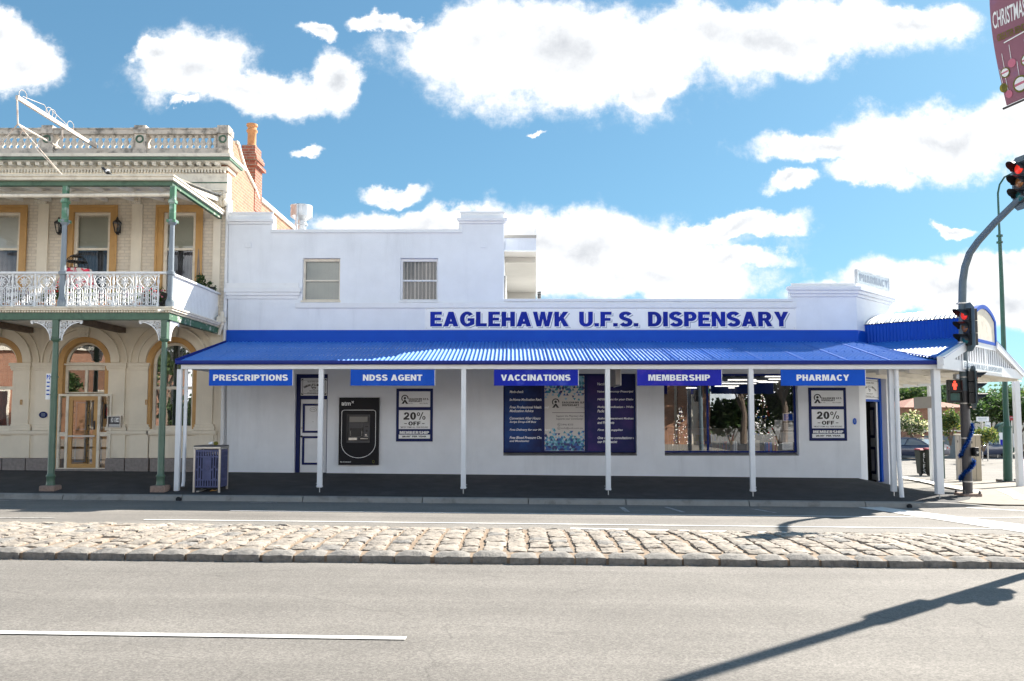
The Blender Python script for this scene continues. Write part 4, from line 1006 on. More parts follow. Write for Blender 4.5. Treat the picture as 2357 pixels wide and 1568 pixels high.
# raised lantern box: ribbed blue cheeks, curved pale roof, arched sign face
zTop = P(2225,734.5,20.6).z
mb = MB(); vs = []; s_ = 0.0; cs_ = []
while s_ < BACK: cs_.append(s_); s_ += 0.085/6
for s_ in cs_:
    o_ = 0.010*math.cos(2*PI*s_/0.085); vs += [TG(t0+o_, zM-.04, s_), TG(t0+o_, zTop, s_)]
mb.add(vs, [(2*i,2*i+2,2*i+3,2*i+1) for i in range(len(cs_)-1)])
vs = []
for s_ in cs_[::6]+[cs_[-1]]: vs += [TG(t1, zM-.04, s_), TG(t1, zTop, s_)]
mb.add(vs, [(2*i,2*i+2,2*i+3,2*i+1) for i in range(len(vs)//2-1)])
mb.build('portico_cheek', 'blue_band', shop)
mb = MB(); vs = []; NA = 10; hh = 0.34
def arcz(t): return zTop + hh*math.sin(PI*max(0,min(1,t)))**0.8*0.9
for s_ in cs_[::2]:
    dz = 0.012*math.cos(2*PI*s_/0.0762)
    for i in range(NA+1):
        t = i/NA; vs.append(TG(t0-.05+(t1-t0+.1)*t, arcz(t)*1.0+dz+.012, s_))
m_ = len(cs_[::2]); mb.add(vs, [(j*(NA+1)+i,(j+1)*(NA+1)+i,(j+1)*(NA+1)+i+1,j*(NA+1)+i+1) for j in range(m_-1) for i in range(NA)])
mb.build('portico_top_roof', 'galv', shop, smooth=True)
ap = [(t0,zM-.06),(t1,zM-.06)] + [(t1-(t1-t0)*i/12, arcz(1-i/12)) for i in range(13)]
MB().extr([ap], -0.03, 0.03, T=TG).build('arch_sign_face', 'cream_trim', shop)
mb = MB(); mb.ribbon([(t0-.03,zM-.06)]+[(t0-.03+(t1-t0+.06)*i/14, arcz(i/14)+.03) for i in range(15)]+[(t1+.03,zM-.06)], 0.10, -0.06, 0.05, T=TG)
mb.ribbon([(t0-.04,zM-.07),(t1+.04,zM-.07)], 0.08, -0.055, 0.045, T=TG)
mb.build('arch_trim', 'blue_band', shop)
mb = MB()
def bar(u0_, z0_, u1_, z1_, w, d0=-0.06, d1=0.05): mb.ribbon([(u0_,z0_),(u1_,z1_)], w, d0, d1, T=TG)
bar(-0.06, zE-0.06, t0+.02, zM-.09, 0.20, -0.09, 0.04); bar(GW+.06, zE-0.06, t1-.02, zM-.09, 0.20, -0.09, 0.04)
bar(0.0, 2.70, GW, 2.70, 0.25, -0.05, 0.06)
bar(t0, zM-.17, t1, zM-.17, 0.14, -0.04, 0.04)
mb.build('gable_frame', 'white_trim', shop)
u = 0.4; mb = MB()
while u < GW-.3:
    zt_ = zE-.16 + (sl*u if u < t0 else (zM-zE if u < t1 else sl*(GW-u)))
    if zt_ > 2.86: MB().extr([rect(u-.045,u+.045,2.826,zt_)], -0.02, 0.02, T=TG).build('gable_slat', 'white_trim', shop)
    u += 0.21
mb.extr([rect(GW*.49-.06,GW*.49+.06,2.826,zM-.24)], -0.03, 0.025, T=TG)
mb.build('king_post', 'white_trim', shop)
# portico posts
def cpost(x, y, w, ztop, pin=True):
    zgd = zg(x, y)
    m_ = MB().box(x-w, x+w, y-w, y+w, zgd+(0.10 if pin else 0), ztop)
    p_ = m_.build('verandah_post', 'white_trim', shop, bevel=0.012)
    if pin: MB().tube([(x,y,zgd-.02),(x,y,zgd+.12)],0.013,8).build('post_stirrup','galv',p_)
p = G(2163,1148); cpost(p.x, p.y, 0.078, 2.58)
p = G(2348,1120); cpost(p.x, p.y, 0.08, 2.57, False)
p2 = Vector((P(2053,980,18.8).x, 18.8)); cpost(p2.x, p2.y, 0.055, 2.62)
mb = MB(); mb.tube([(p2.x+.09,18.7,2.66),(p2.x+.09,18.7,0.4),(p2.x+.09,18.62,zg(p2.x,18.6)+.0)],0.05,10)
mb.build('downpipe', 'white_trim', shop, smooth=True)
for q in ((2203,1100),):
    d_ = TG(GW-.1, 0, 3.6); cpost(d_[0], d_[1], 0.075, 2.62, False)
d_ = TG(0.4*GW, 0, 0); 
# underside framing
mb = MB()
for s_ in (0.75, 1.5, 2.25, 3.0): mb.beam(TG(max(0,0.86*s_)*0.3, 2.60, s_), TG(GW-.1, 2.60, s_), 0.07, 0.16)
for u in (0.15, 0.32, 0.5, 0.68, 0.85): mb.beam(TG(GW*u, 2.66, 0.06), TG(GW*u, 2.66, 3.6), 0.06, 0.13)
mb.beam(TG(GW-.1,2.62,0.05), TG(GW-.1,2.62,3.6), 0.10, 0.2)
mb.beam(TG(GW-.1,2.62,3.6), (xe, ye+1.2, 2.62), 0.10, 0.2)
mb.build('portico_beams', 'soffit', shop)
mb = MB()
mb.add([TG(-0.0,2.735,0.05),TG(GW-.05,2.735,0.05),TG(GW-.05,2.735,3.6),TG(GW*.3,2.735,3.3),TG(0.86*2.6,2.735,2.6)], [(0,1,2,3,4)])
mb.build('portico_ceiling', 'soffit', shop)
mb = MB()
mb.add([(xe+.02,ye+1.0,3.30),(xe+.02,34,3.30),(xe+3.6,34,2.72),(xe+3.6,ye+2.2,2.72),(xe+.02,ye+1.0,3.34),(xe+.02,34,3.34),(xe+3.6,34,2.76),(xe+3.6,ye+2.2,2.76)],[(0,1,2,3),(4,7,6,5),(0,4,5,1),(1,5,6,2),(2,6,7,3),(3,7,4,0)])
mb.build('side_verandah_roof','soffit',shop)
for yy_ in [ye+2.2+1.1*i for i in range(9)]: MB().beam((xe+.03,yy_,3.22),(xe+3.5,yy_,2.64),.06,.13).build('rafter','soffit',shop)
g_ = G(2203,1100)
for (X_,Y_) in ((xe+3.45,28.0),(xe+3.45,31.5)): cpost(X_,Y_,.07,2.62,False)
MB().box(xe+3.40,xe+3.50,ye+2.2,34,2.56,2.719).build('verandah_beam','white_trim',shop)
# upright lettering on the gable board
tb = tag(MB().extr([rect(GW*.20,GW*.70,2.63,2.83)], -0.075, -0.053, T=TG).build('sign_board','sign_white'), 'narrow white name board with grey lettering along the foot of the slatted gable', 'sign')
block(MB(),'EAGLEHAWK U.F.S. DISPENSARY', GW*.215, GW*.685, 2.675, 2.79, -0.078, T=TG).build('lettering','letter_grey',tb)
# hanging board seen from behind, under the side verandah
a, b = P(2103,925,25.5), P(2150,925,24.6)
t = tag(MB().add([(a.x,a.y,P(2103,941,25.5).z),(b.x,b.y,P(2150,939,24.6).z),(b.x,b.y,P(2150,912,24.6).z),(a.x,a.y,P(2103,915,25.5).z),
   (a.x+.03,a.y+.04,P(2103,941,25.5).z),(b.x+.03,b.y+.04,P(2150,939,24.6).z),(b.x+.03,b.y+.04,P(2150,912,24.6).z),(a.x+.03,a.y+.04,P(2103,915,25.5).z)],
   [(0,1,2,3),(4,7,6,5),(0,4,5,1),(1,5,6,2),(2,6,7,3),(3,7,4,0)]).build('hanging_sign','grey_back'), 'plain grey back of a board hung under the corner portico roof', 'sign')
# ================================================================== SIGNS, POSTERS, FITTINGS OF THE SHOP
# long fascia sign
r = R(978,1832,710.5,758.5,YW)
t = thing('sign_board', 'long white parapet sign with big blue capitals shadowed in grey above the blue roof', 'sign', ((r[0]+r[1])/2, YW, r[2]))
MB().box(r[0],r[1],YW-0.022,YW-0.003,r[2],r[3]).build('board','sign_white',t)
l = R(990.5,1814,718,752,YW); dx = 0.016
mb = MB(); words = [('EAGLEHAWK',990.5,1309.5),('U.F.S.',1333,1469),('DISPENSARY',1491,1814)]
for s, xa, xb in words:
    q = R(xa,xb,718,752,YW)
    block(mb, s, q[0],q[1],q[2],q[3], YW-0.0285, 0)
    block(mb, s, q[0]+.046,q[1]+.046,q[2]-.040,q[3]-.040, YW-0.0245, 1)
    block(mb, s, q[0]+.026,q[1]+.026,q[2]-.020,q[3]-.020, YW-0.0258, 2)
mb.build('lettering', ['letter_blue','letter_grey','sign_white'], t)
mb = MB()
for i in range(15):
    for zz in (r[2]+.035, r[3]-.035): mb.lathe([(0.009,0),(0.009,0.006)], (r[0]+.05+(r[1]-r[0]-.1)*i/14, YW-0.022, zz), 6, axis=(0,-1,0))
mb.build('screws','steel',t)
# five hanging signs under the verandah beam
for s, xa, xb, tx0, tx1, m_, cl in (('PRESCRIPTIONS',481.5,673.5,491,663,'sign_blue','bright blue'),('NDSS AGENT',807,1000.5,835.5,972,'sign_blue','bright blue'),
        ('VACCINATIONS',1137,1330.5,1153,1313,'sign_royal','royal blue'),('MEMBERSHIP',1466.5,1660.5,1492,1634,'sign_violet','violet blue'),('PHARMACY',1797,1991,1833,1954,'sign_blue','blue')):
    q = R(xa,xb,850.5,888,YP-.02); e = R(tx0,tx1,862.5,876.5,YP-.02)
    t = thing('hanging_sign', f'{cl} hanging sign reading {s} in white capitals under the verandah beam', 'sign', ((q[0]+q[1])/2,YP,q[2]), 'blue signs hung along the verandah')
    MB().box(q[0],q[1],YP-.03,YP-.006,q[2],q[3]-.006).build('board',[m_],t)
    MB().box(q[1]+.001,q[1]+.012,YP-.032,YP-.004,q[2],q[3]-.006).build('edge_trim','sign_white',t)
    block(MB(), s, e[0],e[1],e[2],e[3],YP-.0325).build('lettering','letter_white',t)
# emblem used on posters: ring, ball and splayed legs
def emblem(mb, cx, cz, s, y, m=0):
    ring = [(cx+s*.42*math.cos(a), cz+s*.12+s*.42*math.sin(a)) for a in [rad(-5+i*11.5) for i in range(21)]]
    mb.ribbon(ring, s*.14, y-.0015, y, m)
    mb.extr([[(cx+s*.17*math.cos(i*PI/8), cz+s*.16+s*.17*math.sin(i*PI/8)) for i in range(16)]], y-.0015, y, m)
    mb.extr([[(cx-s*.10,cz-s*.08),(cx+s*.10,cz-s*.08),(cx+s*.46,cz-s*.62),(cx+s*.16,cz-s*.62),(cx,cz-s*.34),(cx-s*.16,cz-s*.62),(cx-s*.46,cz-s*.62)]], y-.0015, y, m)
for xa, xb, ya, yb, lab in ((912,996.5,894.5,1016.5,'navy framed 20% OFF membership poster beside the black cash machine'),(1861.5,1948,892.5,1015,'navy framed 20% OFF membership poster near the corner door')):
    x0,x1,z0,z1 = R(xa,xb,ya,yb,YW); w, h = x1-x0, z1-z0; y = YW-.012
    t = thing('wall_poster', lab, 'poster', ((x0+x1)/2,YW,z0), 'membership posters on the white wall')
    MB().box(x0,x1,y,YW-.002,z0,z1).build('backing','navy',t)
    U = lambda a: x0+w*a
    V = lambda a: z1-h*a
    mb = MB()
    for a, b in ((.055,.35),(.41,.765),(.87,.945)): mb.box(U(.075),U(.925),y-.004,y-.0005,V(b),V(a))
    mb.build('white_panels','sign_white',t)
    yt = y-.0065; mb = MB(); emblem(mb, U(.235), V(.205), w*.20, yt)
    block(mb,'EAGLEHAWK U.F.S.', U(.34),U(.885),V(.215),V(.182),yt); block(mb,'DISPENSARY', U(.34),U(.70),V(.255),V(.222),yt)
    mb.text('Est. 1914',U(.33),U(.44),V(.29),V(.273),yt); mb.text("that's friendly",U(.63),U(.86),V(.295),V(.27),yt,shear=.3)
    block(mb,'20%',U(.20),U(.80),V(.590),V(.450),yt); block(mb,'OFF',U(.335),U(.665),V(.697),V(.625),yt)
    mb.box(U(.225),U(.295),yt-.001,yt,V(.668),V(.656)); mb.box(U(.705),U(.775),yt-.001,yt,V(.668),V(.656))
    mb.text('*MOST ITEMS ALL YEAR ROUND',U(.115),U(.875),V(.745),V(.717),yt,bold=.01); mb.text('$8.00* PER YEAR',U(.17),U(.83),V(.925),V(.887),yt,bold=.04)
    mb.build('lettering','letter_black',t)
    block(MB(),'MEMBERSHIP',U(.10),U(.90),V(.858),V(.805),y-.004).build('heading','letter_white',t)
# cash machine
x0,x1,z0,z1 = R(781.5,873,915.5,1070,YW); w,h = x1-x0, z1-z0; y = YW-.09
t = thing('cash_machine','black wall mounted cash machine panel with white looped outline','cash machine',((x0+x1)/2,YW,z0))
U = lambda a: x0+w*a
V = lambda a: z1-h*a
MB().extr([rect(x0,x1,z0,z1),rect(U(.21),U(.77),V(.665),V(.26))],y,YW-.002).build('panel','atm_black',t)
mb = MB(); r_ = .06*w
pts = [(U(.07),V(.24)),(U(.07),V(.68))]+[(U(.495)-w*.425*math.cos(i*PI/20),V(.68)-h*.215*math.sin(i*PI/20)) for i in range(1,20)]+[(U(.92),V(.68)),(U(.92),V(.24))]
pts += [(U(.92)-r_*(1-math.cos(a)),V(.24)+r_*math.sin(a)+0.03) for a in (0.0,.5,1.0,1.57)]+[(U(.07)+r_*(1-math.cos(a)),V(.24)+r_*math.sin(a)+0.03) for a in (1.57,1.0,.5,0)]+[(U(.07),V(.24))]
mb.ribbon(pts,.012,y-.003,y-.0005)
mb.text('atm',U(.06),U(.29),V(.120),V(.062),y-.002,bold=.022); mb.text('x',U(.305),U(.375),V(.085),V(.052),y-.002,bold=.012)
mb.text('By Armaguard',U(.05),U(.31),V(.968),V(.945),y-.002,bold=.02)
mb.build('white_marks','letter_white',t)
mb = MB()
for s_ in (-1,1): mb.ribbon([(U(.875)+s_*.018,V(.93)),(U(.875)+s_*.024,V(.955)),(U(.875)+s_*.004,V(.973))],.012,y-.003,y-.0005)
mb.ribbon([(U(.855),V(.932)),(U(.895),V(.932))],.01,y-.003,y-.0005); mb.build('crest','leaf_yellow',t)
mb = MB(); yi = YW-.07
mb.extr([rect(U(.20),U(.78),V(.672),V(.253)),rect(U(.215),U(.765),V(.662),V(.262))],y-.012,y-.001)
mb.box(U(.21),U(.77),yi+.05,yi+.08,V(.665),V(.26))
mb.box(U(.63),U(.76),y+.0,yi+.045,V(.61),V(.41)); mb.box(U(.24),U(.62),yi+.0,yi+.045,V(.435),V(.40))
mb.box(U(.215),U(.765),y-.02,yi+.045,V(.66),V(.643))
mb.build('machine_fascia','atm_grey',t)
mb = MB().box(U(.265),U(.72),y+.002,yi+.045,V(.365),V(.285)); mb.build('header_screen','atm_screen',t)
mb = MB().box(U(.27),U(.59),yi+.012,yi+.044,V(.575),V(.455)); mb.build('display','black',t)
mb = MB()
for i in range(4):
    for a in (.29,.575): mb.box(U(a)-.009,U(a)+.009,yi-.0,yi+.011,V(.50+.02*i)-.005,V(.50+.02*i)+.005)
mb.box(U(.25),U(.46),y-.01,yi,V(.632),V(.597)); mb.box(U(.66),U(.70),y-.004,y-.0005,V(.565),V(.545)); mb.box(U(.65),U(.73),y-.004,y-.0005,V(.578),V(.573)); mb.box(U(.54),U(.73),y-.008,y-.001,V(.615),V(.608))
mb.build('keys','steel',t)
mb = MB(); mb.lathe([(0.03,0),(0.03,.012)],(U(.70),y-.001,V(.495)),14,axis=(0,-1,0)); mb.box(U(.655),U(.74),y-.012,y-.001,V(.44),V(.425)); mb.box(U(.51),U(.755),y-.006,yi,V(.632),V(.597)); mb.build('card_reader','black',t)
# posters filling the first shop window
x0,x1,z0,z1,yy,mull = WIN[0]; yp = yy+.020
grad = lambda n,a,b,c: mat(n,a,.4,.0,spec=.18,stain=b,samt=.9,sscale=c,sthr=(.38,.72))
M['film_navy'] = grad('poster_navy',(.006,.012,.075),(.01,.07,.28),.9)
M['film_violet'] = grad('poster_violet',(.008,.014,.10),(.06,.028,.17),1.0)
M['film_white'] = mat('poster_white',(.60,.58,.56),.5,.03,2,spec=.2)
def film(xa, xb, m_, lab):
    t = thing('window_poster', lab, 'poster', ((xa+xb)/2,yp,z0), 'full height posters in the shop window')
    MB().box(xa,xb,yp,yp+.004,z0+.04,z1-.045).build('sheet',m_,t); return t
xa, xb = x0+.03, mull[0]-.035
t = film(xa,xb,'film_navy','dark navy window poster listing services in slanted white type, left of the white one')
pz = lambda v: P(1300,v,yp).z
def para(mb, rows, x):
    for s, v in rows: mb.text(s, x, x+len(s)*.037, pz(v+3.0), pz(v-3.2), yp-.002, bold=.02, shear=.25)
mb = MB(); para(mb, [('Meds-check',902),('In-Home Medication Review',920),('Free Professional Health and',937.5),('Medication Advice',946),('Convenient After Hours',963),('Script Drop-Off Box',972),('Free Delivery for our Members',990),('Free Blood Pressure Checks',1007.5),('and Monitoring',1016)], P(1173,950,yp).x)
mb.build('lettering','letter_white',t)
t = film(mull[1]+.035, x1-.056,'film_violet','navy and violet window poster listing services behind the verandah post')
mb = MB(); para(mb, [('Vaccinations',884),('Value for money Prescriptions',902),('NDSS Agent for your Diabetic needs',920),('Multiple medication - Webster',937.5),('Packs',946.5),('Asthma Management Medication',964),('and Products',973),('First Aid supplies',990.5),('One on one consultations with',1008),('our Pharmacist',1017)], P(1375,950,yp).x)
mb.build('lettering','letter_white',t)
t = film(mull[0]+.033, mull[1]-.033,'film_white','white window poster with blue triangle mosaic at its top and foot')
xa, xb = mull[0]+.036, mull[1]-.036
mb = MB(); cxp = (xa+xb)/2
emblem(mb, P(1279,925,yp).x, pz(928), .20, yp-.002)
block(mb,'EAGLEHAWK U.F.S',P(1294,930,yp).x,P(1350.5,930,yp).x,pz(929),pz(924.5),yp-.0025); block(mb,'DISPENSARY',P(1294,930,yp).x,P(1333,930,yp).x,pz(935),pz(930.5),yp-.0025)
mb.text("that's friendly",P(1325,930,yp).x,P(1350,930,yp).x,pz(940),pz(936),yp-.0025,shear=.35)
mb.box(P(1271,950,yp).x,P(1354,950,yp).x,yp-.002,yp-.0005,pz(950.6),pz(949.6))
mb.text('Support the Pharmacy that',P(1280,960,yp).x,P(1343,960,yp).x,pz(961),pz(955.5),yp-.0025,shear=.25,bold=.005); mb.text('Supports your Community!',P(1280,960,yp).x,P(1342,960,yp).x,pz(967.5),pz(962),yp-.0025,shear=.25,bold=.005)
mb.text('5446 8203',P(1292,970,yp).x,P(1319,970,yp).x,pz(979.5),pz(975.5),yp-.0025); mb.text('eufs@eufs.com.au',P(1292,980,yp).x,P(1341,980,yp).x,pz(988.5),pz(983.5),yp-.0025)
for v in (977.5, 986):
    X, Z = P(1286.5,v,yp).x, pz(v); mb.ribbon([(X+.036*math.cos(i*PI/8),Z+.036*math.sin(i*PI/8)) for i in range(17)],.007,yp-.003,yp-.0005)
    mb.ribbon([(X-.014,Z+.012),(X+.012,Z-.012)],.012,yp-.003,yp-.0005)
mb.build('lettering','letter_black',t)
for nme, c_ in (('tri_navy',(.006,.02,.14)),('tri_blue',(.008,.09,.36)),('tri_teal',(.03,.24,.34)),('tri_pale',(.20,.44,.60))): M[nme] = mat(nme,c_,.35,.05)
mb = MB(); rt = random.Random(11); tw = (xb-xa)/14; th = tw*.86
for end in (0,1):
    rows = 9 if end == 0 else 10
    for j in range(rows):
        p_fill = 1.0 if j < 3 else max(0.12, 1.05-(j-2)*0.155)
        for i in range(28):
            X = xa+i*tw/2
            if X+tw > xb+.001: continue
            mid = abs((X+tw/2-cxp)/(xb-xa)); pf = p_fill*(1.15-0.5*(mid-.15 if j > 4 else 0))
            if rt.random() > pf: continue
            zb_ = (z0+.045+j*th) if end == 0 else (z1-.05-(j+1)*th)
            up = (i+j)%2 == 0
            tri_ = [(X,zb_),(X+tw,zb_),(X+tw/2,zb_+th)] if up else [(X,zb_+th),(X+tw/2,zb_),(X+tw,zb_+th)]
            m_ = rt.choices((0,1,2,3),(4,4,3,1) if j < 3 else (2,3,3,3))[0]
            if end == 1: m_ = rt.choices((0,1,2,3),(2,2,4,2))[0]
            mb.add([(a,yp-.0015,b) for a,b in tri_],[(0,1,2)],m_)
mb.build('mosaic',['tri_navy','tri_blue','tri_teal','tri_pale'],t)
# projecting light box under the verandah
a = P(1409,868,20.2); q0, q1 = P(1409,850,20.2).z, P(1409,890,20.2).z
t = thing('projecting_sign','slim grey projecting sign seen nearly edge on behind the fourth verandah post','sign',(a.x,20.2,q1))
mb = MB(); mb.box(a.x+.0,a.x+.12,19.55,20.9,q1+.02,2.70); mb.build('case','grey_back',t)
mb = MB(); mb.box(a.x+.121,a.x+.135,19.53,20.92,q1,2.71); mb.build('face_trim','sign_white',t)
# oval blue plaque by the corner
def plaque(x, y, w, h, Y, lab, T=None):
    c = P(x,y,Y); t = thing('wall_plaque', lab, 'plaque', (c.x,Y,c.z-h), 'oval blue heritage plaques')
    MB().extr([[(c.x+w*math.cos(i*PI/14),c.z+h*math.sin(i*PI/14)) for i in range(28)]],Y-.015,Y-.002).build('plate','sign_blue' if w < .09 else 'navy',t,bevel=.003)
    mb = MB()
    for i in range(4): mb.box(c.x-w*(.55-.08*abs(i-1.5)),c.x+w*(.55-.08*abs(i-1.5)),Y-.0175,Y-.0153,c.z+h*(.42-.28*i)-h*.05,c.z+h*(.42-.28*i)+h*.05)
    mb.build('inscription','letter_grey',t)
plaque(1967,970,.048,.085,YW,'small upright oval blue plaque on the white wall beside the corner door')
# notices taped inside the second window
x0,x1,z0,z1,yy,mull = WIN[1]; yn = yy+.045
for i,(xa,xb,ya,yb,m_,lab) in enumerate(((1802,1826.5,951.5,970,'sign_blue','blue picture notice in a white border at the top of the window notices'),(1783,1801.5,967,991.5,'film_white','upright white notice left of two stacked sheets inside the right hand pane'),(1804,1827.5,973,990.5,'film_white','small white notice under the blue picture notice'),(1794,1828.5,993.5,1017.5,'film_white','widest pale paper notice, in the middle of the window notices'),(1800.5,1825,1018,1035.5,'sign_white','white notice with a letterhead at the foot of the window notices'))):
    q = R(xa,xb,ya,yb,yn); t = thing('window_notice',lab,'notice',((q[0]+q[1])/2,yn,q[2]),'notices inside the shop window')
    MB().box(q[0],q[1],yn,yn+.003,q[2],q[3]).build('sheet','sign_white' if i == 0 else m_,t)
    mb = MB(); w, h = q[1]-q[0], q[3]-q[2]
    if i == 0: mb.box(q[0]+w*.08,q[1]-w*.08,yn-.002,yn-.0005,q[2]+h*.08,q[3]-h*.08)
    else:
        for k in range(6): mb.box(q[0]+w*.15,q[0]+w*(.85-.25*((k*7)%3)/2),yn-.0015,yn-.0005,q[3]-h*(.18+.12*k)-h*.018,q[3]-h*(.18+.12*k)+h*.018)
    mb.build('print','sign_blue' if i == 0 else 'letter_grey',t)
# decorated trees in the window
def xmas(x, yt, zb, h, r, lab, seed, sparse=1.0):
    rg = random.Random(seed); t = thing('christmas_tree',lab,'christmas tree',(x,yt,zb),'decorated trees in the shop window')
    MB().tube([(x,yt,zb),(x,yt,zb+h)],[.02,.008],6).build('trunk','bark',t)
    mb = MB()
    for i in range(int(900*sparse)):
        q = rg.random()**.8; a = rg.random()*6.28; rr = r*(1-q)*(.4+.6*rg.random())+.02
        p = Vector((x+math.cos(a)*rr,yt+math.sin(a)*rr,zb+.1+q*(h-.1))); d = Vector((math.cos(a),math.sin(a),rg.uniform(-.5,.4))).normalized()*.09; s = Vector((-d.y,d.x,0.02)).normalized()*.012
        mb.add([p,p+d*.5+s,p+d,p+d*.5-s],[(0,1,2,3)],rg.choice((0,0,1)))
    mb.build('needles',['leaf_dark','leaf'],t)
    b = MB()
    for i in range(int(75*sparse)):
        q = rg.random()**.9; a = rg.random()*6.28; rr = r*(1-q)*(.75+.3*rg.random())+.02
        s = rg.uniform(.018,.036); b.lathe([(0,-s),(s*.7,-s*.7),(s,0),(s*.7,s*.7),(0,s)],(x+math.cos(a)*rr,yt+math.sin(a)*rr,zb+.12+q*(h-.12)),7,rg.choice((0,0,1,2,3,3,4)))
    b.build('baubles',['flower_red','letter_white','sign_blue','leaf_yellow','flower_pink'],t,True)
    l_ = MB()
    for i in range(int(110*sparse)):
        q = rg.random()**.9; a = rg.random()*6.28; rr = r*(1-q)*1.02+.02; s=.012; l_.lathe([(0,-s),(s,0),(0,s)],(x+math.cos(a)*rr,yt+math.sin(a)*rr,zb+.12+q*(h-.12)),5)
    l_.build('fairy_lights','tube',t); return t
for k in range(2):
    q = P((1757,1567)[k],(1030,1035)[k],yy+.45)
    tx = xmas(q.x,yy+.45,z0+.02,(1.52,1.15)[k],(.36,.22)[k],('tall sparkling christmas tree with red baubles in the right of the shop window','slim christmas tree with pale lights in the left pane of the shop window')[k],5+k,(1,.6)[k])
mb = MB(); q = P(1763,900,yy+.45); top = z0+1.5; rg = random.Random(2)
for i in range(14):
    a = rg.random()*6.28; mb.tube([(q.x-.02,yy+.45,top-.12),(q.x-.02+math.cos(a)*.12,yy+.45+math.sin(a)*.12,top+.05+.1*rg.random())],.005,4)
# gift boxes on the sill
for i,(xa,xb,ya,yb,m_,lab) in enumerate(((1721,1748,1014,1034,'cream_trim','tan gift box behind the right hand verandah post'),(1778,1789,1005,1036,'ochre','tall orange gift box beside the paper notices'),(1762,1776,1018,1034,'sign_blue','blue gift box under the tall christmas tree'),(1688,1696,1016,1036,'sign_white','narrow white display card stand in the middle pane'))):
    q = R(xa,xb,ya,yb,yy+.25); t = thing('gift_box',lab,'box',((q[0]+q[1])/2,yy+.3,z0+.02),'boxes displayed on the window shelf')
    MB().box(q[0],q[1],yy+.22,yy+.34,z0+.021,q[3]).build('box_body',m_,t,bevel=.004)
    MB().box((q[0]+q[1])/2-.012,(q[0]+q[1])/2+.012,yy+.215,yy+.3455,z0+.022,q[3]+.004).build('ribbon_band','flower_red' if i != 3 else 'letter_grey',t)
# roof sign on the corner block
s0 = TCn(0.0,0,0.3); 
ra, rb = P(1971,640,22.0), P(2044,655,23.4)
ztl, zbl, ztr, zbr = P(1971,622.5,22.0).z, P(1971,654,22.0).z, P(2044,641,23.4).z, P(2044,671,23.4).z
zt_, zb_ = (ztl+ztr)/2, (zbl+zbr)/2; dv = (rb-ra); Ls = Vector((dv.x,dv.y)).length; dd = Vector((dv.x,dv.y))/Ls
def TR(u,v,d): return (ra.x+dd.x*u-dd.y*d, ra.y+dd.y*u+dd.x*d, v)
t = thing('roof_sign','pale weathered pharmacy sign standing on the corner parapet','sign',(ra.x,ra.y,wz(652)))
M['pale_sign'] = mat('faded_sign',(.62,.70,.74),.4,.08,3,stain=(.45,.58,.64),samt=.6,sscale=2)
MB().extr([rect(0,Ls,zb_,zt_)],-.03,.03,T=TR).build('board','pale_sign',t)
MB().extr([rect(-.02,Ls+.02,zb_-.02,zt_+.02),rect(.03,Ls-.03,zb_+.03,zt_-.03)],-.04,.04,T=TR).build('frame','galv',t)
h = zt_-zb_; block(MB(),'PHARMACY',Ls*.06,Ls*.95,zb_+h*.24,zb_+h*.78,-.043,T=TR).build('lettering','letter_grey',t)
mb = MB()
for u in (.15*Ls,.85*Ls): mb.tube([TR(u,zb_,.0),TR(u,wz(660),.0)],.025,8); mb.tube([TR(u,zb_+.1,.0),TR(u,wz(660),.5)],.015,6)
mb.build('support','galv',t)
# exhaust cowl behind the parapet
c = P(694,500,24.0); k = 24.0/F
t = thing('roof_cowl','galvanised exhaust cowl with a wide cup behind the parapet','vent',(c.x,24,P(694,545,24).z))
zc = lambda y: P(694,y,24).z
MB().lathe([(10*k,zc(555)-c.z),(11*k,zc(520)-c.z),(15*k,zc(519)-c.z),(15*k,zc(516)-c.z),(11.5*k,zc(515)-c.z),(11.5*k,zc(509)-c.z),(25*k,zc(500)-c.z),(25*k,zc(476)-c.z),(26*k,zc(475)-c.z),(22*k,zc(476)-c.z),(20*k,zc(490)-c.z)],(c.x,24,c.z),24).build('cup','galv',t,True)
mb = MB(); mb.tube([(c.x-4*k,23.66,zc(540)),(c.x-4*k,23.66,zc(477))],.035,8); mb.tube([(c.x+20*k,23.7,zc(500)),(c.x+12*k,23.75,zc(512)),(c.x+9*k,23.75,zc(528)),(c.x+14*k,23.75,zc(540))],.012,6)
mb.build('brace','galv',t,True)
# split air conditioner on the rear wing
a = P(1238,683,26.5); t = thing('air_conditioner','dark grilled air conditioner at the edge of the rear eaves','air conditioner',(a.x,26.5,a.z-.2))
MB().box(a.x-.02,a.x+.10,26.3,26.9,a.z-.4,a.z+.16).build('casing','letter_white',t,bevel=.01)
mb = MB()
for i in range(9): mb.box(a.x-.015,a.x+.095,26.27,26.298,a.z-.36+i*.055,a.z-.325+i*.055)
mb.build('grille','black',t)
mb = MB(); a = P(1232,560,22.3); mb.tube([(a.x,22.3,a.z-.05),(a.x,22.3,P(1232,528,22.3).z)],.008,6)
tag(mb.build('aerial','galv'),'thin short aerial rod on the rear eaves','aerial')
# ================================================================== OLD TWO STOREY HOTEL WITH CAST IRON BALCONY
YH, YB = 21.7, 18.5
hx_ = lambda x, y=700: P(x, y, YH).x
hz_ = lambda y, x=250: P(x, y, YH).z
XR_ = -7.62; XLL = -15.5
hotel = thing('balcony_hotel', 'old cream two storey building with green posts, white lace balcony and a balustraded parapet', 'building', (-11, YH, 0))
ZFL = P(200,708,18.45).z          # balcony floor level
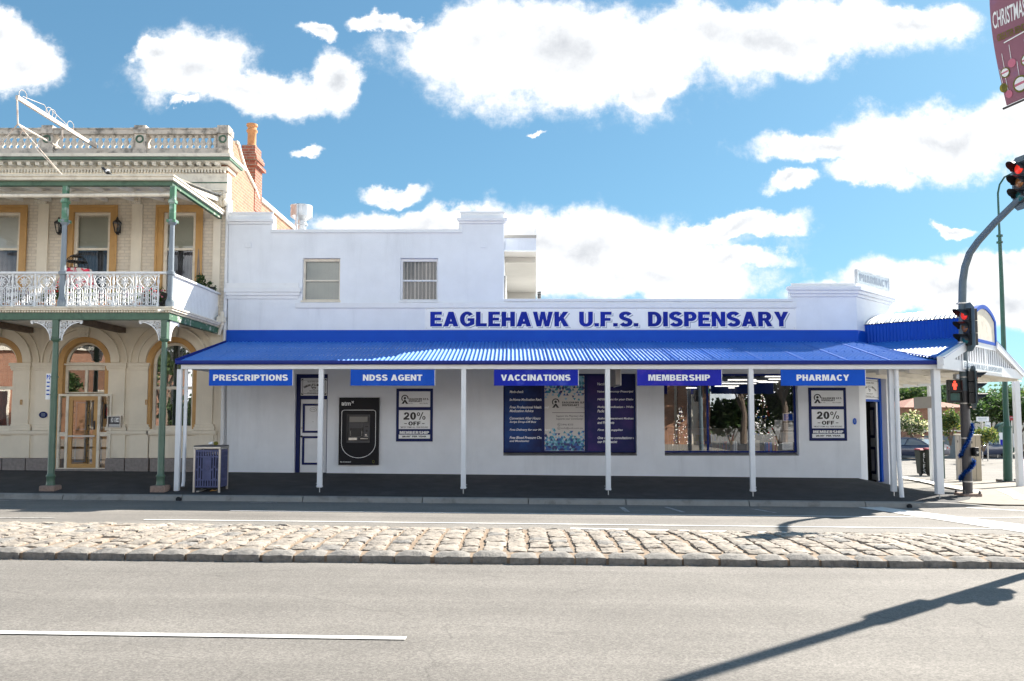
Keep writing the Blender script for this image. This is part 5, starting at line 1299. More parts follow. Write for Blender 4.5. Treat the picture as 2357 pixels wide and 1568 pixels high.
# ground floor wall with arched openings
zs = hz_(836); rA = 60.5/F*YH
AD, AWR, AWL = hx_(194.5,850), hx_(397.5,850), hx_(-8.5,850)
zb_win = hz_(989); zdoor = hz_(1079)
zg0 = -0.2
low = MB().extr([rect(XLL, XR_, zg0, ZFL), arch(AD, zs, rA*.90, zdoor), arch(AWR, zs, rA*.90, zb_win), arch(AWL, zs, rA*.90, zb_win)], YH, YH+0.35)
low.build('wall', 'cream', hotel)
U = [R(60-152,60,476,706,YH), R(153,268,476,706,YH), R(360,465,476,706,YH)]
U = [(a,b,ZFL+0.12,d) for a,b,c,d in U]
zcor = hz_(421)
up = MB().extr([rect(XLL, XR_, ZFL+.001, zcor)] + [rect(a+.09,b-.09,c+.02,d-.09) for a,b,c,d in U], YH+.002, YH+0.35)
up.build('wall', 'cream_brick', hotel)
# side wall of red brick with stepped top
sp_ = [(21.75,0.0),(48,0.0),(48,8.02),(24.4,8.02),(24.0,8.25),(23.5,8.42),(23.1,8.55),(22.75,8.8),(22.45,9.05),(22.3,hz_(312)),(21.75,hz_(312))]
MB().extr([sp_], XR_-0.3, XR_-0.001, T=lambda u,v,d:(d,u,v)).build('side_wall','brick_red',hotel)
mb = MB()
cp = [(48,8.03),(24.4,8.03)]
mb.beam((XR_-.14,24.6,8.08),(XR_-.14,48,8.08),0.40,0.12)
for (ya,za),(yb,zb2) in zip(sp_[3:9],sp_[4:10]): mb.beam((XR_-.13,ya,za+.03),(XR_-.13,yb,zb2+.03),0.36,0.07)
mb.build('side_coping','cream_trim',hotel)
MB().box(XLL,XR_-.3,YH+.35,40,7.6,7.7).build('roof','galv',hotel)
# dado, base stones, pilasters
def wbox(mb, xa, xb, ya, yb, pr, back=0.002, m=0):
    q = R(xa,xb,ya,yb,YH); mb.box(q[0],q[1],YH-pr,YH-back,q[2],q[3],m)
pil = [(30,69),(83,123),(250,288.5),(302,341),(453,491),(-105,-66),(-158,-120)]
for a,b in pil:
    mb = MB()
    wbox(mb,a,b,850,986,0.055); wbox(mb,a-5,b+6,836,843,0.10); wbox(mb,a-3,b+3.5,843,849,0.075); wbox(mb,a-1.5,b+1.5,849,853,0.065)
    wbox(mb,a-3,b+3,977,983,0.075); wbox(mb,a-5,b+5,983,991,0.095); wbox(mb,a-2,b+2,1001,1054,0.075)
    mb.build('pilaster','cream',hotel,bevel=0.006)
mb = MB()
segs = [(-170,131),(258,345)]
for a,b in ((-170,129),(250,345),(341,500)):
    wbox(mb,a,b,991.5,999,0.12); wbox(mb,a,b,999,1002,0.085); wbox(mb,a,b,1002.2,1053.8,0.035)
mb.build('dado','cream',hotel,bevel=0.006)
for xa,xb in ((-170,-60),(-58,10),(11,64),(65,129),(246,291),(292,346),(349,425),(426,470),(471,501)):
    q = R(xa+.6,xb-.6,1054.5,1088,YH); MB().box(q[0],q[1],YH-.13,YH-.003,q[2]-.05,q[3]).build('base_stone','bluestone',hotel,bevel=0.012)
# arch mouldings
for k, cx_ in enumerate((AWL, AD, AWR)):
    mb = MB(); r1, r2 = rA*1.02, rA*1.42
    ringp = lambda r0, r_: [(cx_+r0*math.cos(PI*i/24), zs+.02+r0*math.sin(PI*i/24)) for i in range(25)]+[(cx_+r_*math.cos(PI*i/24), zs+.02+r_*math.sin(PI*i/24)) for i in range(24,-1,-1)]
    mb.extr([ringp(r1, r2*.90)], YH-.05, YH-.003); mb.extr([ringp(r2*.905, r2*.965)], YH-.085, YH-.003); mb.extr([ringp(r2*1.12, r2*1.16)], YH-.05, YH-.003)
    mb.build('archivolt','cream',hotel,bevel=.004)
    kz0, kz1 = zs+rA*.99, zs+rA*1.50
    mb = MB().extr([[(cx_-.13,kz0),(cx_+.13,kz0),(cx_+.17,kz1),(cx_-.17,kz1)]], YH-.15, YH-.086)
    rg = random.Random(k)
    for i in range(26): 
        a,b = cx_+rg.uniform(-.09,.09), kz0+rg.uniform(.05,.3); mb.lathe([(0,0),(.022,.006),(0,.022)],(a,YH-.148,b),6,axis=(0,-1,0))
    mb.build('keystone','cream_trim',hotel)
    zb_ = zdoor if k == 1 else zb_win
    w = MB().extr([arch(cx_,zs,rA,zb_,22), arch(cx_,zs,rA*.80,zb_+.002,22)], YH-.025, YH+.18).build('window' if k != 1 else 'entrance','ochre',hotel)
    if k != 1:
        f = MB(); r0 = rA*.79
        f.extr([arch(cx_,zs,r0,zb_), arch(cx_,zs,r0-.07,zb_+.10)], YH+.10, YH+.17)
        zm = hz_(892); f.box(cx_-r0+.072,cx_+r0-.072,YH+.105,YH+.165,zm-.05,zm+.03)
        f.box(cx_-r0-.08,cx_+r0+.08,YH-.06,YH+.099,zb_-.04,zb_+.012)
        f.build('window_frame','cream_trim',w)
        g = MB(); r3 = r0-.071; L = arch(cx_,zs,r3,zb_+.10,18); g.extr([L],YH+.135,YH+.139); g.build('pane','glass_low',w)
        c = MB(); n = 60
        for (za,zc,ya) in ((zb_+.1,zm,.30),(zm,zs+.5,.26)):
            vs = []
            for i in range(n+1):
                X = cx_-r0+2*r0*i/n; 
                if abs(X-cx_) < .10 and k == 2 and za < zm-.1: pass
                y = YH+ya+.035*math.sin(i*1.1)+.02*math.sin(i*.37); vs += [(X,y,za),(X,y,zc)]
            c.add(vs,[(2*i,2*i+2,2*i+3,2*i+1) for i in range(n) if not (k == 2 and za < zm-.1 and .36 < i/n < .56)])
        c.build('curtain','curtain_red' if k == 0 else 'lace_curtain',w,True)
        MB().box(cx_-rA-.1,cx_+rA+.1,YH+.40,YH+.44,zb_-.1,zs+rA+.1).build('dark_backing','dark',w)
# entrance: fanlight, transom lights, screen and inner door
ent = [o for o in hotel.children if o.name.startswith('entrance')][0]
r0 = rA*.79
f = MB(); zt1, zt2, zt3 = hz_(838), hz_(850), hz_(905)
f.extr([arch(AD,zs,r0,zt1), arch(AD,zs,r0-.05,zt1+.05)], YH+.12, YH+.19)
f.box(AD-r0-.04,AD+r0+.04,YH+.02,YH+.185,zt1-.03,zt1+.01)
f.extr([rect(AD-r0-.02,AD+r0+.02,zt3,zt1-.031),rect(AD-r0+.06,AD-.035,zt3+.03,zt2-.02),rect(AD+.035,AD+r0-.06,zt3+.03,zt2-.02)],YH+.11,YH+.17)
f.build('fanlight_frame','cream_trim',ent)
g = MB(); g.extr([arch(AD,zs,r0-.05,zt1+.05)],YH+.15,YH+.154); g.quad((AD-r0+.05,YH+.14,zt3+.03),(AD+r0-.05,YH+.14,zt3+.03),(AD+r0-.05,YH+.14,zt2-.02),(AD-r0+.05,YH+.14,zt2-.02)); g.build('fanlight_pane','glass_low',ent)
q = R(134,257,907,1079,YH-.05); sx0,sx1,sz0,sz1 = q; ys = YH-.075
d0,d1 = P(157,1000,ys).x, P(223,1000,ys).x
f = MB()
f.extr([rect(sx0,sx1,sz0,sz1),rect(sx0+.05,sx1-.05,sz0+.02,sz1-.06)],ys-.03,ys+.06)
for a in (d0-.075,d1+.005): f.box(a,a+.07,ys-.025,ys+.055,sz0+.021,sz1-.061)
zm = hz_(1000)
f.box(sx0+.051,d0-.076,ys-.02,ys+.05,zm-.05,zm+.06); f.box(d1+.076,sx1-.051,ys-.02,ys+.05,zm-.05,zm+.06)
f.build('screen_frame','cream_trim',ent,bevel=.004)
for a,b in ((sx0+.05,d0-.075),(d1+.075,sx1-.05)):
    for za,zc in ((sz0+.02,zm-.05),(zm+.06,sz1-.06)): MB().quad((a,ys+.02,za),(b,ys+.02,za),(b,ys+.02,zc),(a,ys+.02,zc)).build('sidelight_pane','glass_low',ent)
dr = MB().extr([rect(d0,d1,sz0+.025,sz1-.065),rect(d0+.10,d1-.09,sz0+.13,sz1-.17)],ys-.015,ys+.04).build('door','ochre',ent,bevel=.005)
MB().quad((d0+.1,ys+.01,sz0+.13),(d1-.09,ys+.01,sz0+.13),(d1-.09,ys+.01,sz1-.17),(d0+.1,ys+.01,sz1-.17)).build('door_pane','glass_low',ent)
zh = hz_(1004)
mb = MB(); mb.box(d0+.02,d1-.03,ys-.07,ys-.05,zh-.02,zh+.025); mb.box(d0+.02,d0+.06,ys-.05,ys-.016,zh-.02,zh+.02); mb.box(d1-.07,d1-.03,ys-.05,ys-.016,zh-.02,zh+.02); mb.build('push_bar','steel',ent)
MB().box(d1-.085,d1-.045,ys-.03,ys-.016,zh+.17,zh+.40).build('lock_plate','black',ent)
mb = MB()
mb.box(d0-.25,d1+.25,YH+.34,YH+.38,sz0,zt3+.05,0)      # old timber doors behind the glass
mb.box(AD-.004,AD+.004,YH+.33,YH+.339,sz0,sz1,1)
for a in (AD-.36,AD+.06):
    mb.extr([rect(a,a+.3,sz0+.15,sz0+.8),rect(a+.04,a+.26,sz0+.19,sz0+.76)],YH+.315,YH+.339,2); mb.extr([rect(a,a+.3,sz0+1.0,sz1-.2),rect(a+.04,a+.26,sz0+1.04,sz1-.24)],YH+.315,YH+.339,2)
for i in range(11):
    for a in (AD-.02,AD-.4,AD+.4): mb.lathe([(.016,0),(.012,.012),(0,.014)],(a+.0,YH+.338,sz0+.1+i*.17),6,1,axis=(0,-1,0))
mb.build('inner_door',['ochre','black','net'],ent)
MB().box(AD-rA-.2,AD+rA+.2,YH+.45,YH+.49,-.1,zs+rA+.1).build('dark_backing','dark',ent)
MB().box(sx0-.1,sx1+.1,YH-.16,YH+.1,zg0,sz0-.004).build('door_step','bluestone',ent)

# upper floor: windows with ochre surrounds
for k,(a,b,c,d) in enumerate(U):
    w = MB(); w.extr([[(a,c),(a+.17,c),(a+.17,d-.15),(b-.17,d-.15),(b-.17,c),(b,c),(b,d),(a,d)]],YH-.05,YH+.10)
    w.extr([[(a-.025,c),(a+.03,c),(a+.03,d-.03),(b-.03,d-.03),(b-.03,c),(b+.025,c),(b+.025,d+.03),(a-.025,d+.03)]],YH-.075,YH-.051)
    w = w.build('window','ochre',hotel,bevel=.004)
    f = MB(); ia,ib,iz = a+.171,b-.171,d-.151; y = YH+.03
    f.extr([rect(ia,ib,c,iz),rect(ia+.09,ib-.09,c+.06,iz-.08)],y,y+.08)
    zr = hz_(573); f.box(ia+.091,ib-.091,y+.005,y+.075,zr-.03,zr+.03)
    f.build('window_frame','cream_trim',w)
    MB().quad((ia+.09,y+.04,c+.06),(ib-.09,y+.04,c+.06),(ib-.09,y+.04,iz-.08),(ia+.09,y+.04,iz-.08)).build('pane','glass',w)
    bl = MB(); bl.quad((ia+.05,y+.12,zr+.0),(ib-.05,y+.12,zr+.0),(ib-.05,y+.12,iz-.05),(ia+.05,y+.12,iz-.05)); bl.build('blind','blind' if k else 'blind_pale',w)
    # scalloped pelmet
    pm = MB(); n = 14; zt = hz_(494)
    pts = [(ia+.06,iz-.06)]+[(ia+.06+(ib-ia-.12)*i/(2*n), zt-.03-(.03 if i%2 else 0)) for i in range(2*n+1)]+[(ib-.06,iz-.06)]
    pm.extr([pts],y+.085,y+.095); pm.build('pelmet','cream_trim',w)
    cu = MB(); n = 40
    for sgn in (0,1):
        vs = []
        for i in range(n+1):
            t = i/n; X = ia+.05+(ib-ia-.1)*t; yy_ = y+.2+.03*math.sin(i*1.6); vs += [(X,yy_,c),(X,yy_,zr+.05)]
        cu.add(vs,[(2*i,2*i+2,2*i+3,2*i+1) for i in range(n)]); break
    cu.build('curtain','curtain',w,True)
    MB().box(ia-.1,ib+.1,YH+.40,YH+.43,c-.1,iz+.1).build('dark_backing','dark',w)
for a,b in ((87,111),(303,327),(-130,-106),(491,508)):
    mb = MB(); wbox(mb,a,b,471,706,0.06); mb.build('pilaster','cream',hotel)
def capital(mb, xa, xb, ya, yb, seed, big=1.0):
    q = R(xa,xb,ya,yb,YH); rg = random.Random(seed); w,h = q[1]-q[0],q[3]-q[2]
    mb.box(q[0]+w*.08,q[1]-w*.08,YH-.09,YH-.003,q[2],q[3]-h*.1); mb.box(q[0]-.03,q[1]+.03,YH-.15,YH-.003,q[3]-h*.1,q[3])
    for r_ in range(2):
        for i in range(5):
            X = q[0]+w*(.1+.2*i); zz = q[2]+h*(.05+.38*r_)
            mb.tube([(X,YH-.09,zz),(X+rg.uniform(-.01,.01),YH-.12,zz+h*.2),(X,YH-.15,zz+h*.33),(X,YH-.18,zz+h*.28)],[w*.10,w*.11,w*.09,w*.04],6)
    for s in (-1,1):
        cx_ = (q[0]+q[1])/2+s*w*.46; cz_ = q[3]-h*.22
        mb.ribbon([(cx_+w*.13*(1-i/16)*math.cos(i*.75)*s, cz_+w*.13*(1-i/16)*math.sin(i*.75)) for i in range(14)],w*.06,YH-.17,YH-.08)
for k,(a,b,c,d) in enumerate(((86,112,452,471),(302,328,452,471),(484,524,438,478))):
    mb = MB(); capital(mb,a,b,c,d,k); mb.build('capital','cream_trim',hotel,True)
# entablature, cornice, brackets, dentils
mb = MB()
def course(ya, yb, pr, m=0, x1=XR_, ret=1.0):
    z0, z1 = hz_(yb), hz_(ya); mb.box(XLL, x1+pr*.5, YH-pr, YH+.3, z0, z1, m)
    if ret: mb.box(x1-.25, x1+pr*.5-.001, YH+.301, YH+.301+ret, z0+.001, z1-.001, m)
course(400,421,0.03,ret=0); course(423,437,0.04,ret=0); course(385,392,0.06,ret=.3); course(377.5,379,0.30,ret=.4); course(364,371,0.42,ret=.6); course(362,364.2,0.36,ret=.6)
mb.build('cornice','cream_trim',hotel)
mb = MB(); z0,z1 = hz_(376.8),hz_(371.5); mb.box(XLL,XR_+.19,YH-.38,YH+.3,z0,z1); mb.box(XLL,XR_+.02,YH-.055,YH-.001,hz_(422.8),hz_(420.5)); mb.box(XR_-.2,XR_+.189,YH+.301,YH+.7,z0+.001,z1-.001)
mb.build('cornice_stripe','green',hotel)
db = MB()
x = -12; 
while x < 520:
    q = R(x,x+3.6,392.3,399.5,YH); db.box(q[0],q[1],YH-.11,YH-.032,q[2],q[3]); x += 7.25
x = -8
while x < 515:
    q = R(x,x+9,379.2,386.5,YH); br = MB().box(q[0],q[1],YH-.27,YH-.062,q[3]-.045,q[3]-.001)
    br.lathe([(.035,0),(.035,q[1]-q[0])],(q[0],YH-.235,q[3]-.062),8,axis=(1,0,0)); br.lathe([(.03,0),(.03,q[1]-q[0])],(q[0],YH-.095,q[2]+.02),8,axis=(1,0,0)); x += 20.4; br.build('cornice_bracket','cream_trim',hotel)
db.build('dentils','cream_trim',hotel)
# parapet: plinth, balustrade, piers with wreaths
mb = MB(); mb.box(XLL,XR_,YH-.02,YH+.28,hz_(362),hz_(343.5))
mb.box(XLL,XR_+.02,YH-.05,YH+.30,hz_(310),hz_(299)); mb.box(XLL,XR_+.03,YH-.08,YH+.32,hz_(299),hz_(296.5)); mb.box(XLL,XR_,YH-.0,YH+.24,hz_(344),hz_(341))
mb.build('parapet_rail','weather',hotel,bevel=.01)
for a,b in ((98,123),(311,337),(502,527),(-112,-87)):
    q = R(a,b,310,342,YH); m_ = MB().box(q[0],q[1],YH-.06,YH+.30,q[2],q[3]); m_.box(q[0]-.03,q[1]+.03,YH-.08,YH+.31,hz_(362),hz_(342.2))
    m_.box(q[0]-.02,q[1]+.02,YH-.10,YH+.33,q[3]+.001,hz_(296)); m_.box(q[0]-.01,q[1]-.0,YH-.07,YH+.3,hz_(296)+.001,hz_(290)); m_.box(q[0]-.10,q[0]-.021,YH-.09,YH+.3,hz_(301),hz_(296))
    p_ = m_.build('parapet_pier','weather',hotel,bevel=.008)
    c = ((q[0]+q[1])/2, YH-.06, hz_(322)); t = MB()
    for i in range(24):
        a_ = i*PI/12; r = .088; t.lathe([(0,-.02),(.022,-.01),(.026,0),(.018,.014),(0,.02)],(c[0]+r*math.cos(a_),c[1]-.012,c[2]+r*math.sin(a_)),6,axis=(-math.sin(a_),-.3,math.cos(a_)))
    t.build('wreath','green',p_,True)
z0,z1 = hz_(342),hz_(310); H_ = z1-z0
bal = MB().lathe([(.075,0),(.075,H_*.08),(.05,H_*.10),(.055,H_*.16),(.035,H_*.2),(.04,H_*.24),(.082,H_*.42),(.078,H_*.5),(.045,H_*.72),(.034,H_*.82),(.055,H_*.86),(.055,H_*.9),(.075,H_*.92),(.075,H_)],(0,YH+.12,z0),10)
first = None
for a,b,n in ((127,309,12),(340,500,11),(-86,96,12)):
    for i in range(n):
        X = hx_(a+(b-a)*(i+.5)/n,326)
        if first is None: first = bal.build('baluster','baluster',hotel,True); first.location.x = X; continue
        c = part_copy(first, X-first.location.x)
# chimney
cx0,cx1,cy0,cy1 = -8.06,-7.60,24.0,24.66
zt = P(557,333,24).z
mb = MB(); mb.box(cx0,cx1,cy0,cy1,7.6,zt-.45); mb.box(cx0-.05,cx1+.05,cy0-.05,cy1+.05,zt-.449,zt-.34); mb.box(cx0-.02,cx1+.02,cy0-.02,cy1+.02,zt-.339,zt-.26); mb.box(cx0-.09,cx1+.09,cy0-.09,cy1+.09,zt-.55-.10,zt-.56); mb.box(cx0+.03,cx1-.03,cy0+.03,cy1-.03,zt-.259,zt)
ch = mb.build('chimney','brick_dark',hotel)
zz = P(560,286,24.3).z-zt; MB().lathe([(.15,0),(.15,zz*.1),(.125,zz*.14),(.125,zz*.62),(.16,zz*.68),(.165,zz*.74),(.13,zz*.78),(.13,zz*.88),(.165,zz*.92),(.165,zz),(.13,zz),(.12,zz*.8)],((cx0+cx1)/2,24.33,zt),16).build('chimney_pot','terracotta',ch,True)

# ---- balcony
XBR = P(391,720,18.5).x
bx_ = lambda x, y=700: P(x,y,YB).x
bz_ = lambda y: P(200,y,YB).z
mb = MB(); mb.box(XLL,XBR,YB-.03,YH-.001,ZFL-.10,ZFL-.02); mb.build('balcony_floor','soffit',hotel)
mb = MB(); z0,z1 = bz_(737),bz_(721); mb.box(XLL,XBR+.02,YB-.07,YB+.07,z0,z1)
mb.build('balcony_beam','green',hotel,bevel=.008)
MB().box(XBR-.10,XBR+.019,YB+.071,YH-.1,z0,z1).build('balcony_side_beam','green_peel',hotel,bevel=.008)
mb = MB(); zg1,zg0_ = bz_(707.5),bz_(716)
mb.box(XLL,XBR+.10,YB-.14,YB-.05,zg0_,zg1); mb.box(XLL,XBR+.13,YB-.17,YB-.141,zg1-.04,zg1+.0); mb.box(XBR+.02,XBR+.10,YB-.049,YH-.1,zg0_,zg1); mb.box(XBR+.101,XBR+.13,YB-.14,YH-.1,zg1-.04,zg1)
mb.build('balcony_gutter','cream_trim',hotel,bevel=.008)
mb = MB(); x = XLL+.1
za,zc = bz_(720.5),bz_(716.2)
while x < XBR+.05: mb.box(x,x+.032,YB-.11,YB-.0705,za,zc); x += .062
y = YB-.08
while y < YH-.2: mb.box(XBR+.022,XBR+.055,y,y+.035,za,zc); y += .064
mb.box(XLL,XBR+.02,YB-.0702,YB+.05,za+.002,zc)
mb.build('balcony_dentils','cream_trim',hotel)
for X in (hx_(284,765), hx_(72,765)):
    MB().box(X-.09,X+.09,YB+.08,YH-.06,z0+.03,ZFL-.11).build('balcony_joist','bark',hotel)
# posts: lower and upper
PX = [P(122.5,950,YB).x, P(374,950,YB).x]; PX.insert(0, PX[0]-(PX[1]-PX[0]))
for i, X in enumerate(PX):
    zt = bz_(737); zb_ = zg(X,YB); zp = bz_(1117) if i else zb_+.12
    m_ = MB(); h = zt-zp
    m_.lathe([(.095,0),(.095,.02),(.09,.03),(.085,.17),(.10,.19),(.10,.21),(.08,.235),(.072,.26),(.073,h*.5),(.061,h-.55),(.054,h-.50),(.09,h-.465),(.11,h-.44),(.11,h-.42),(.06,h-.40)],(X,YB,zp),18)
    m_.box(X-.066,X+.066,YB-.06,YB+.06,zt-.405,zt-.002)
    p_ = m_.build('balcony_post','post_green',hotel,True)
    b_ = MB(); b_.box(X-.17,X+.17,YB-.17,YB+.17,zb_-.05,zp-.001); b_.build('post_plinth','granite',p_,bevel=.03)
    # upper length
    zu0, zu1 = ZFL-.02, bz_(429); m_ = MB(); h = zu1-zu0; Xu = X+.10
    m_.lathe([(.10,0),(.10,.16),(.09,.17),(.09,.2),(.075,.22),(.075,.24),(.064,.27),(.064,h*.27),(.088,h*.275),(.088,h*.30),(.062,h*.305),(.052,h*.68),(.075,h*.685),(.10,h*.70),(.11,h*.71),(.11,h*.72),(.06,h*.725)],(Xu,YB,zu0),18)
    up_ = m_.build('balcony_upper_post','post_blue',hotel,True)
    m_ = MB(); m_.box(Xu-.055,Xu+.055,YB-.055,YB+.055,zu0+h*.722,zu1); m_.box(Xu-.075,Xu+.075,YB-.075,YB+.075,zu0+h*.86,zu0+h*.885); m_.box(Xu-.10,Xu+.10,YB-.10,YB+.10,zu0+h*.700,zu0+h*.722)
    m_.build('post_head','green_peel_light',up_)
# pierced brackets under the beam
def bracket(X, s, w, h, name='iron_bracket', ax='x', y0=YB):
    zt = bz_(737)-.004; mb = MB()
    TT = (lambda u,v,d: (X+s*u, y0-.012+d, zt-v)) if ax == 'x' else (lambda u,v,d: (X+d, y0+u, zt-v))
    arc = lambda r,i,n: (w-(w-.07)*math.sin(PI/2*i/n)*r, h-(h-.05)*math.cos(PI/2*i/n)*r if False else 0)
    cur = [(.055+(w-.055)*(1-math.cos(PI/2*i/14)), h-(h-.045)*math.sin(PI/2*i/14)) for i in range(15)]
    mb.ribbon(cur,.022,0,.024,T=TT); mb.ribbon([(.012,0),(.012,h)],.024,0,.024,T=TT); mb.ribbon([(0,.012),(w+.05,.012)],.024,0,.024,T=TT)
    rings = [(w*.20,h*.20,h*.15),(w*.50,h*.115,h*.085),(w*.13,h*.50,h*.09),(w*.70,h*.075,h*.05),(w*.09,h*.70,h*.055)]
    for a,b,r in rings:
        mb.ribbon([(a+r*math.cos(i*PI/7),b+r*math.sin(i*PI/7)) for i in range(15)],.014,.004,.02,T=TT)
        for i in range(4): mb.ribbon([(a+r*math.cos(i*PI/4),b+r*math.sin(i*PI/4)),(a-r*math.cos(i*PI/4),b-r*math.sin(i*PI/4))],.011,.006,.018,T=TT)
    for i in range(9):
        a = PI/2*(i+.5)/9; p = (.055+(w-.055)*(1-math.cos(a)), h-(h-.045)*math.sin(a)); mb.ribbon([p,(p[0]*.72,p[1]*.72)],.012,.004,.02,T=TT)
    mb.extr([[(w-.03,.02),(w+.06,.02),(w+.045,.07),(w+.02,.09),(w-.01,.07)]],0,.024,T=TT)
    return mb.build(name,'lace',hotel)
for i, X in enumerate(PX):
    bracket(X-.07,-1,.46,.46)
    if i < 2: bracket(X+.075,1,.46,.46)
bracket(XBR-.04,1,.46,.46,ax='y',y0=YB+.07)
# lace panels and stanchions
zr0 = bz_(631); zp0 = bz_(707)+.012; W_ = 52.0/F*YB; Hh = zr0-zp0
def lace_panel():
    mb = MB(); w = W_*.86; T = lambda u,v,d: (u, YB-.01+d, zp0+v)
    rb = lambda pts, q=.016: mb.ribbon([(a*w,b*Hh) for a,b in pts], q, 0, .02, T=T)
    rb([(-.5,.03),(.5,.03)],.02); rb([(-.5,.965),(.5,.965)],.018)
    for s in (-1,1):
        rb([(.30*s,.03),(.30*s,.60)],.016); rb([(.42*s,.06),(.42*s,.95)],.012)
        rb([(.42*s*math.cos(i*PI/20) if True else 0,.62+.32*math.sin(i*PI/20)) for i in range(11)],.018)
        rb([(.20*s,.03),(.20*s,.42),(.16*s,.52),(.0,.62)],.013)
        rb([(.0,.50),(.16*s,.58),(.30*s,.66),(.34*s,.72)],.016)
        rb([(.12*s+.10*s*math.cos(i*PI/6),.035+.10*math.sin(i*PI/6)) for i in range(7)],.014)
        rb([(.5*s,.03),(.5*s,.12),(.43*s,.17)],.014)
        for cz_,sz_ in ((.37,.10),(.60,.11),(.17,.09)):     # leaf rosettes
            for k in range(6):
                a = k*PI/3+.3; c = (.40*s*w, cz_*Hh); l_ = sz_*Hh
                mb.extr([[(c[0],c[1]),(c[0]+l_*.55*math.cos(a-.33),c[1]+l_*.55*math.sin(a-.33)),(c[0]+l_*math.cos(a),c[1]+l_*math.sin(a)),(c[0]+l_*.55*math.cos(a+.33),c[1]+l_*.55*math.sin(a+.33))]],.002,.018,T=T)
        mb.lathe([(0,0),(.022,.004),(.022,.02),(0,.024)],(.40*s*w,YB+.01,zp0+.90*Hh),8,axis=(0,-1,0))
        mb.extr([[(.40*s*w+.03*math.cos(i*PI/5),.93*Hh+.03*math.sin(i*PI/5)) for i in range(10)]],.002,.018,T=T)
    rb([(0,.03),(0,.66)],.022); rb([(-.07,.03),(-.07,.5)],.012); rb([(.07,.03),(.07,.5)],.012)
    for k in range(9):
        a = k*2*PI/9+.2; c = (0,.77*Hh); l_ = .15*Hh
        mb.extr([[(c[0],c[1]),(c[0]+l_*.6*math.cos(a-.22),c[1]+l_*.6*math.sin(a-.22)),(c[0]+l_*math.cos(a),c[1]+l_*math.sin(a)),(c[0]+l_*.6*math.cos(a+.22),c[1]+l_*.6*math.sin(a+.22))]],.002,.018,T=T)
    for b in (.2,.34,.46):
        for s in (-1,1): rb([(0,b),(.10*s,b+.07),(.19*s,b+.06)],.014)
    for X_ in (-.3,0,.3): rb([(X_,0.0),(X_,-.02)],.03); rb([(X_,.965),(X_,1.0)],.03)
    return mb
lp = lace_panel(); first = None
stan = MB().lathe([(.030,-.012),(.030,.05),(.022,.07),(.026,.2),(.030,.3),(.018,.34),(.018,Hh*.68),(.026,Hh*.72),(.034,Hh*.78),(.022,Hh*.82),(.018,Hh*.9),(.03,Hh*.95),(.03,Hh)],(0,YB,zp0),8)
sf = None
pcs = [54.5, 106.5, 182, 234.5, 286.5, 338.5, 2.5, -49.5]
for v in pcs:
    X = P(v,670,YB).x
    if first is None: first = lp.build('lace_panel','lace',hotel); first.location.x = X
    else: part_copy(first, X-first.location.x)
for v in (28.5,80.5,155,208,260.5,312.5,364,-23.5):
    X = P(v,670,YB).x
    if sf is None: sf = stan.build('stanchion','lace',hotel,True); sf.location.x = X
    else: part_copy(sf, X-sf.location.x)
mb = MB(); zc = bz_(626)
mb.box(XLL,PX[1]+.02,YB-.05,YB+.05,zr0,zc); mb.box(PX[1]+.18,PX[2]+.02,YB-.05,YB+.05,zr0,zc); mb.build('handrail','lace',hotel,bevel=.008)
# boarded end screen
mb = MB(); y = YB+.08
XS_ = XBR-.06
while y < YH-.06: mb.box(XS_-.012,XS_+.012,y,min(y+.088,YH-.02),ZFL+.02,zr0-.003); y += .092
mb.build('end_screen','lace',hotel,bevel=.003)
mb = MB(); mb.box(XS_-.07,XS_+.07,YB+.07,YH-.02,zr0,zc); mb.build('end_rail','lace',hotel,bevel=.006)
MB().box(XS_-.03,XS_+.03,YB+.06,YH-.02,ZFL-.015,ZFL+.019).build('end_board','wood_fence',hotel)
# balcony roof
zga, zgb = P(200,416,18.4).z, P(200,404.5,18.4).z; zbm0, zbm1 = P(200,429,YB).z, P(200,417,YB).z
XGR = P(402,410,18.4).x
mb = MB(); mb.box(XLL,XGR-.06,YB-.06,YB+.06,zbm0,zbm1); mb.build('roof_beam','green',hotel,bevel=.006)
MB().box(XGR-.15,XGR-.061,YB+.061,YH-.08,zbm0,zbm1-.002).build('roof_side_beam','green_peel',hotel)
mb = MB(); mb.box(XLL,XGR,18.33,18.44,zga,zgb); mb.box(XLL,XGR+.02,18.30,18.329,zgb-.04,zgb); mb.box(XGR-.10,XGR,18.441,YH-.08,zga,zgb); mb.box(XGR+.001,XGR+.025,18.33,YH-.08,zgb-.04,zgb)
mb.build('roof_gutter','cream_trim',hotel,bevel=.008)
zw = zgb+.42
mb = MB(); vs = []; x = XLL; cols = []
while x < XGR: cols.append(x); x += .0127*2
for X in cols:
    dz = .009*math.cos(2*PI*X/.076); vs += [(X,18.40,zgb-.01+dz),(X,YH-.01,zw+dz)]
mb.add(vs,[(2*i,2*i+2,2*i+3,2*i+1) for i in range(len(cols)-1)])
mb.build('balcony_roof','galv',hotel)
mb = MB(); x = XLL+.2
mb.quad((XLL,18.46,zgb-.05),(XGR-.1,18.46,zgb-.05),(XGR-.1,YH-.02,zw-.05),(XLL,YH-.02,zw-.05))
while x < XGR-.1: mb.beam((x,18.5,zgb-.11),(x,YH-.05,zw-.11),.06,.10); x += .75
mb.box(XLL,XGR-.16,19.9,20.0,zgb-.02,zgb+.06)
mb.build('balcony_ceiling','soffit',hotel)
mb = MB(); z_ = bz_(451.5); mb.tube([(XLL,YB-.07,z_-.02),(PX[1]+.1,YB-.07,z_-.01),(PX[2]+.05,YB-.07,z_+.01)],.045,10); mb.build('blind_roller','cream_trim',hotel,True)
mb = MB(); xq = (XR_+wx(522))/2
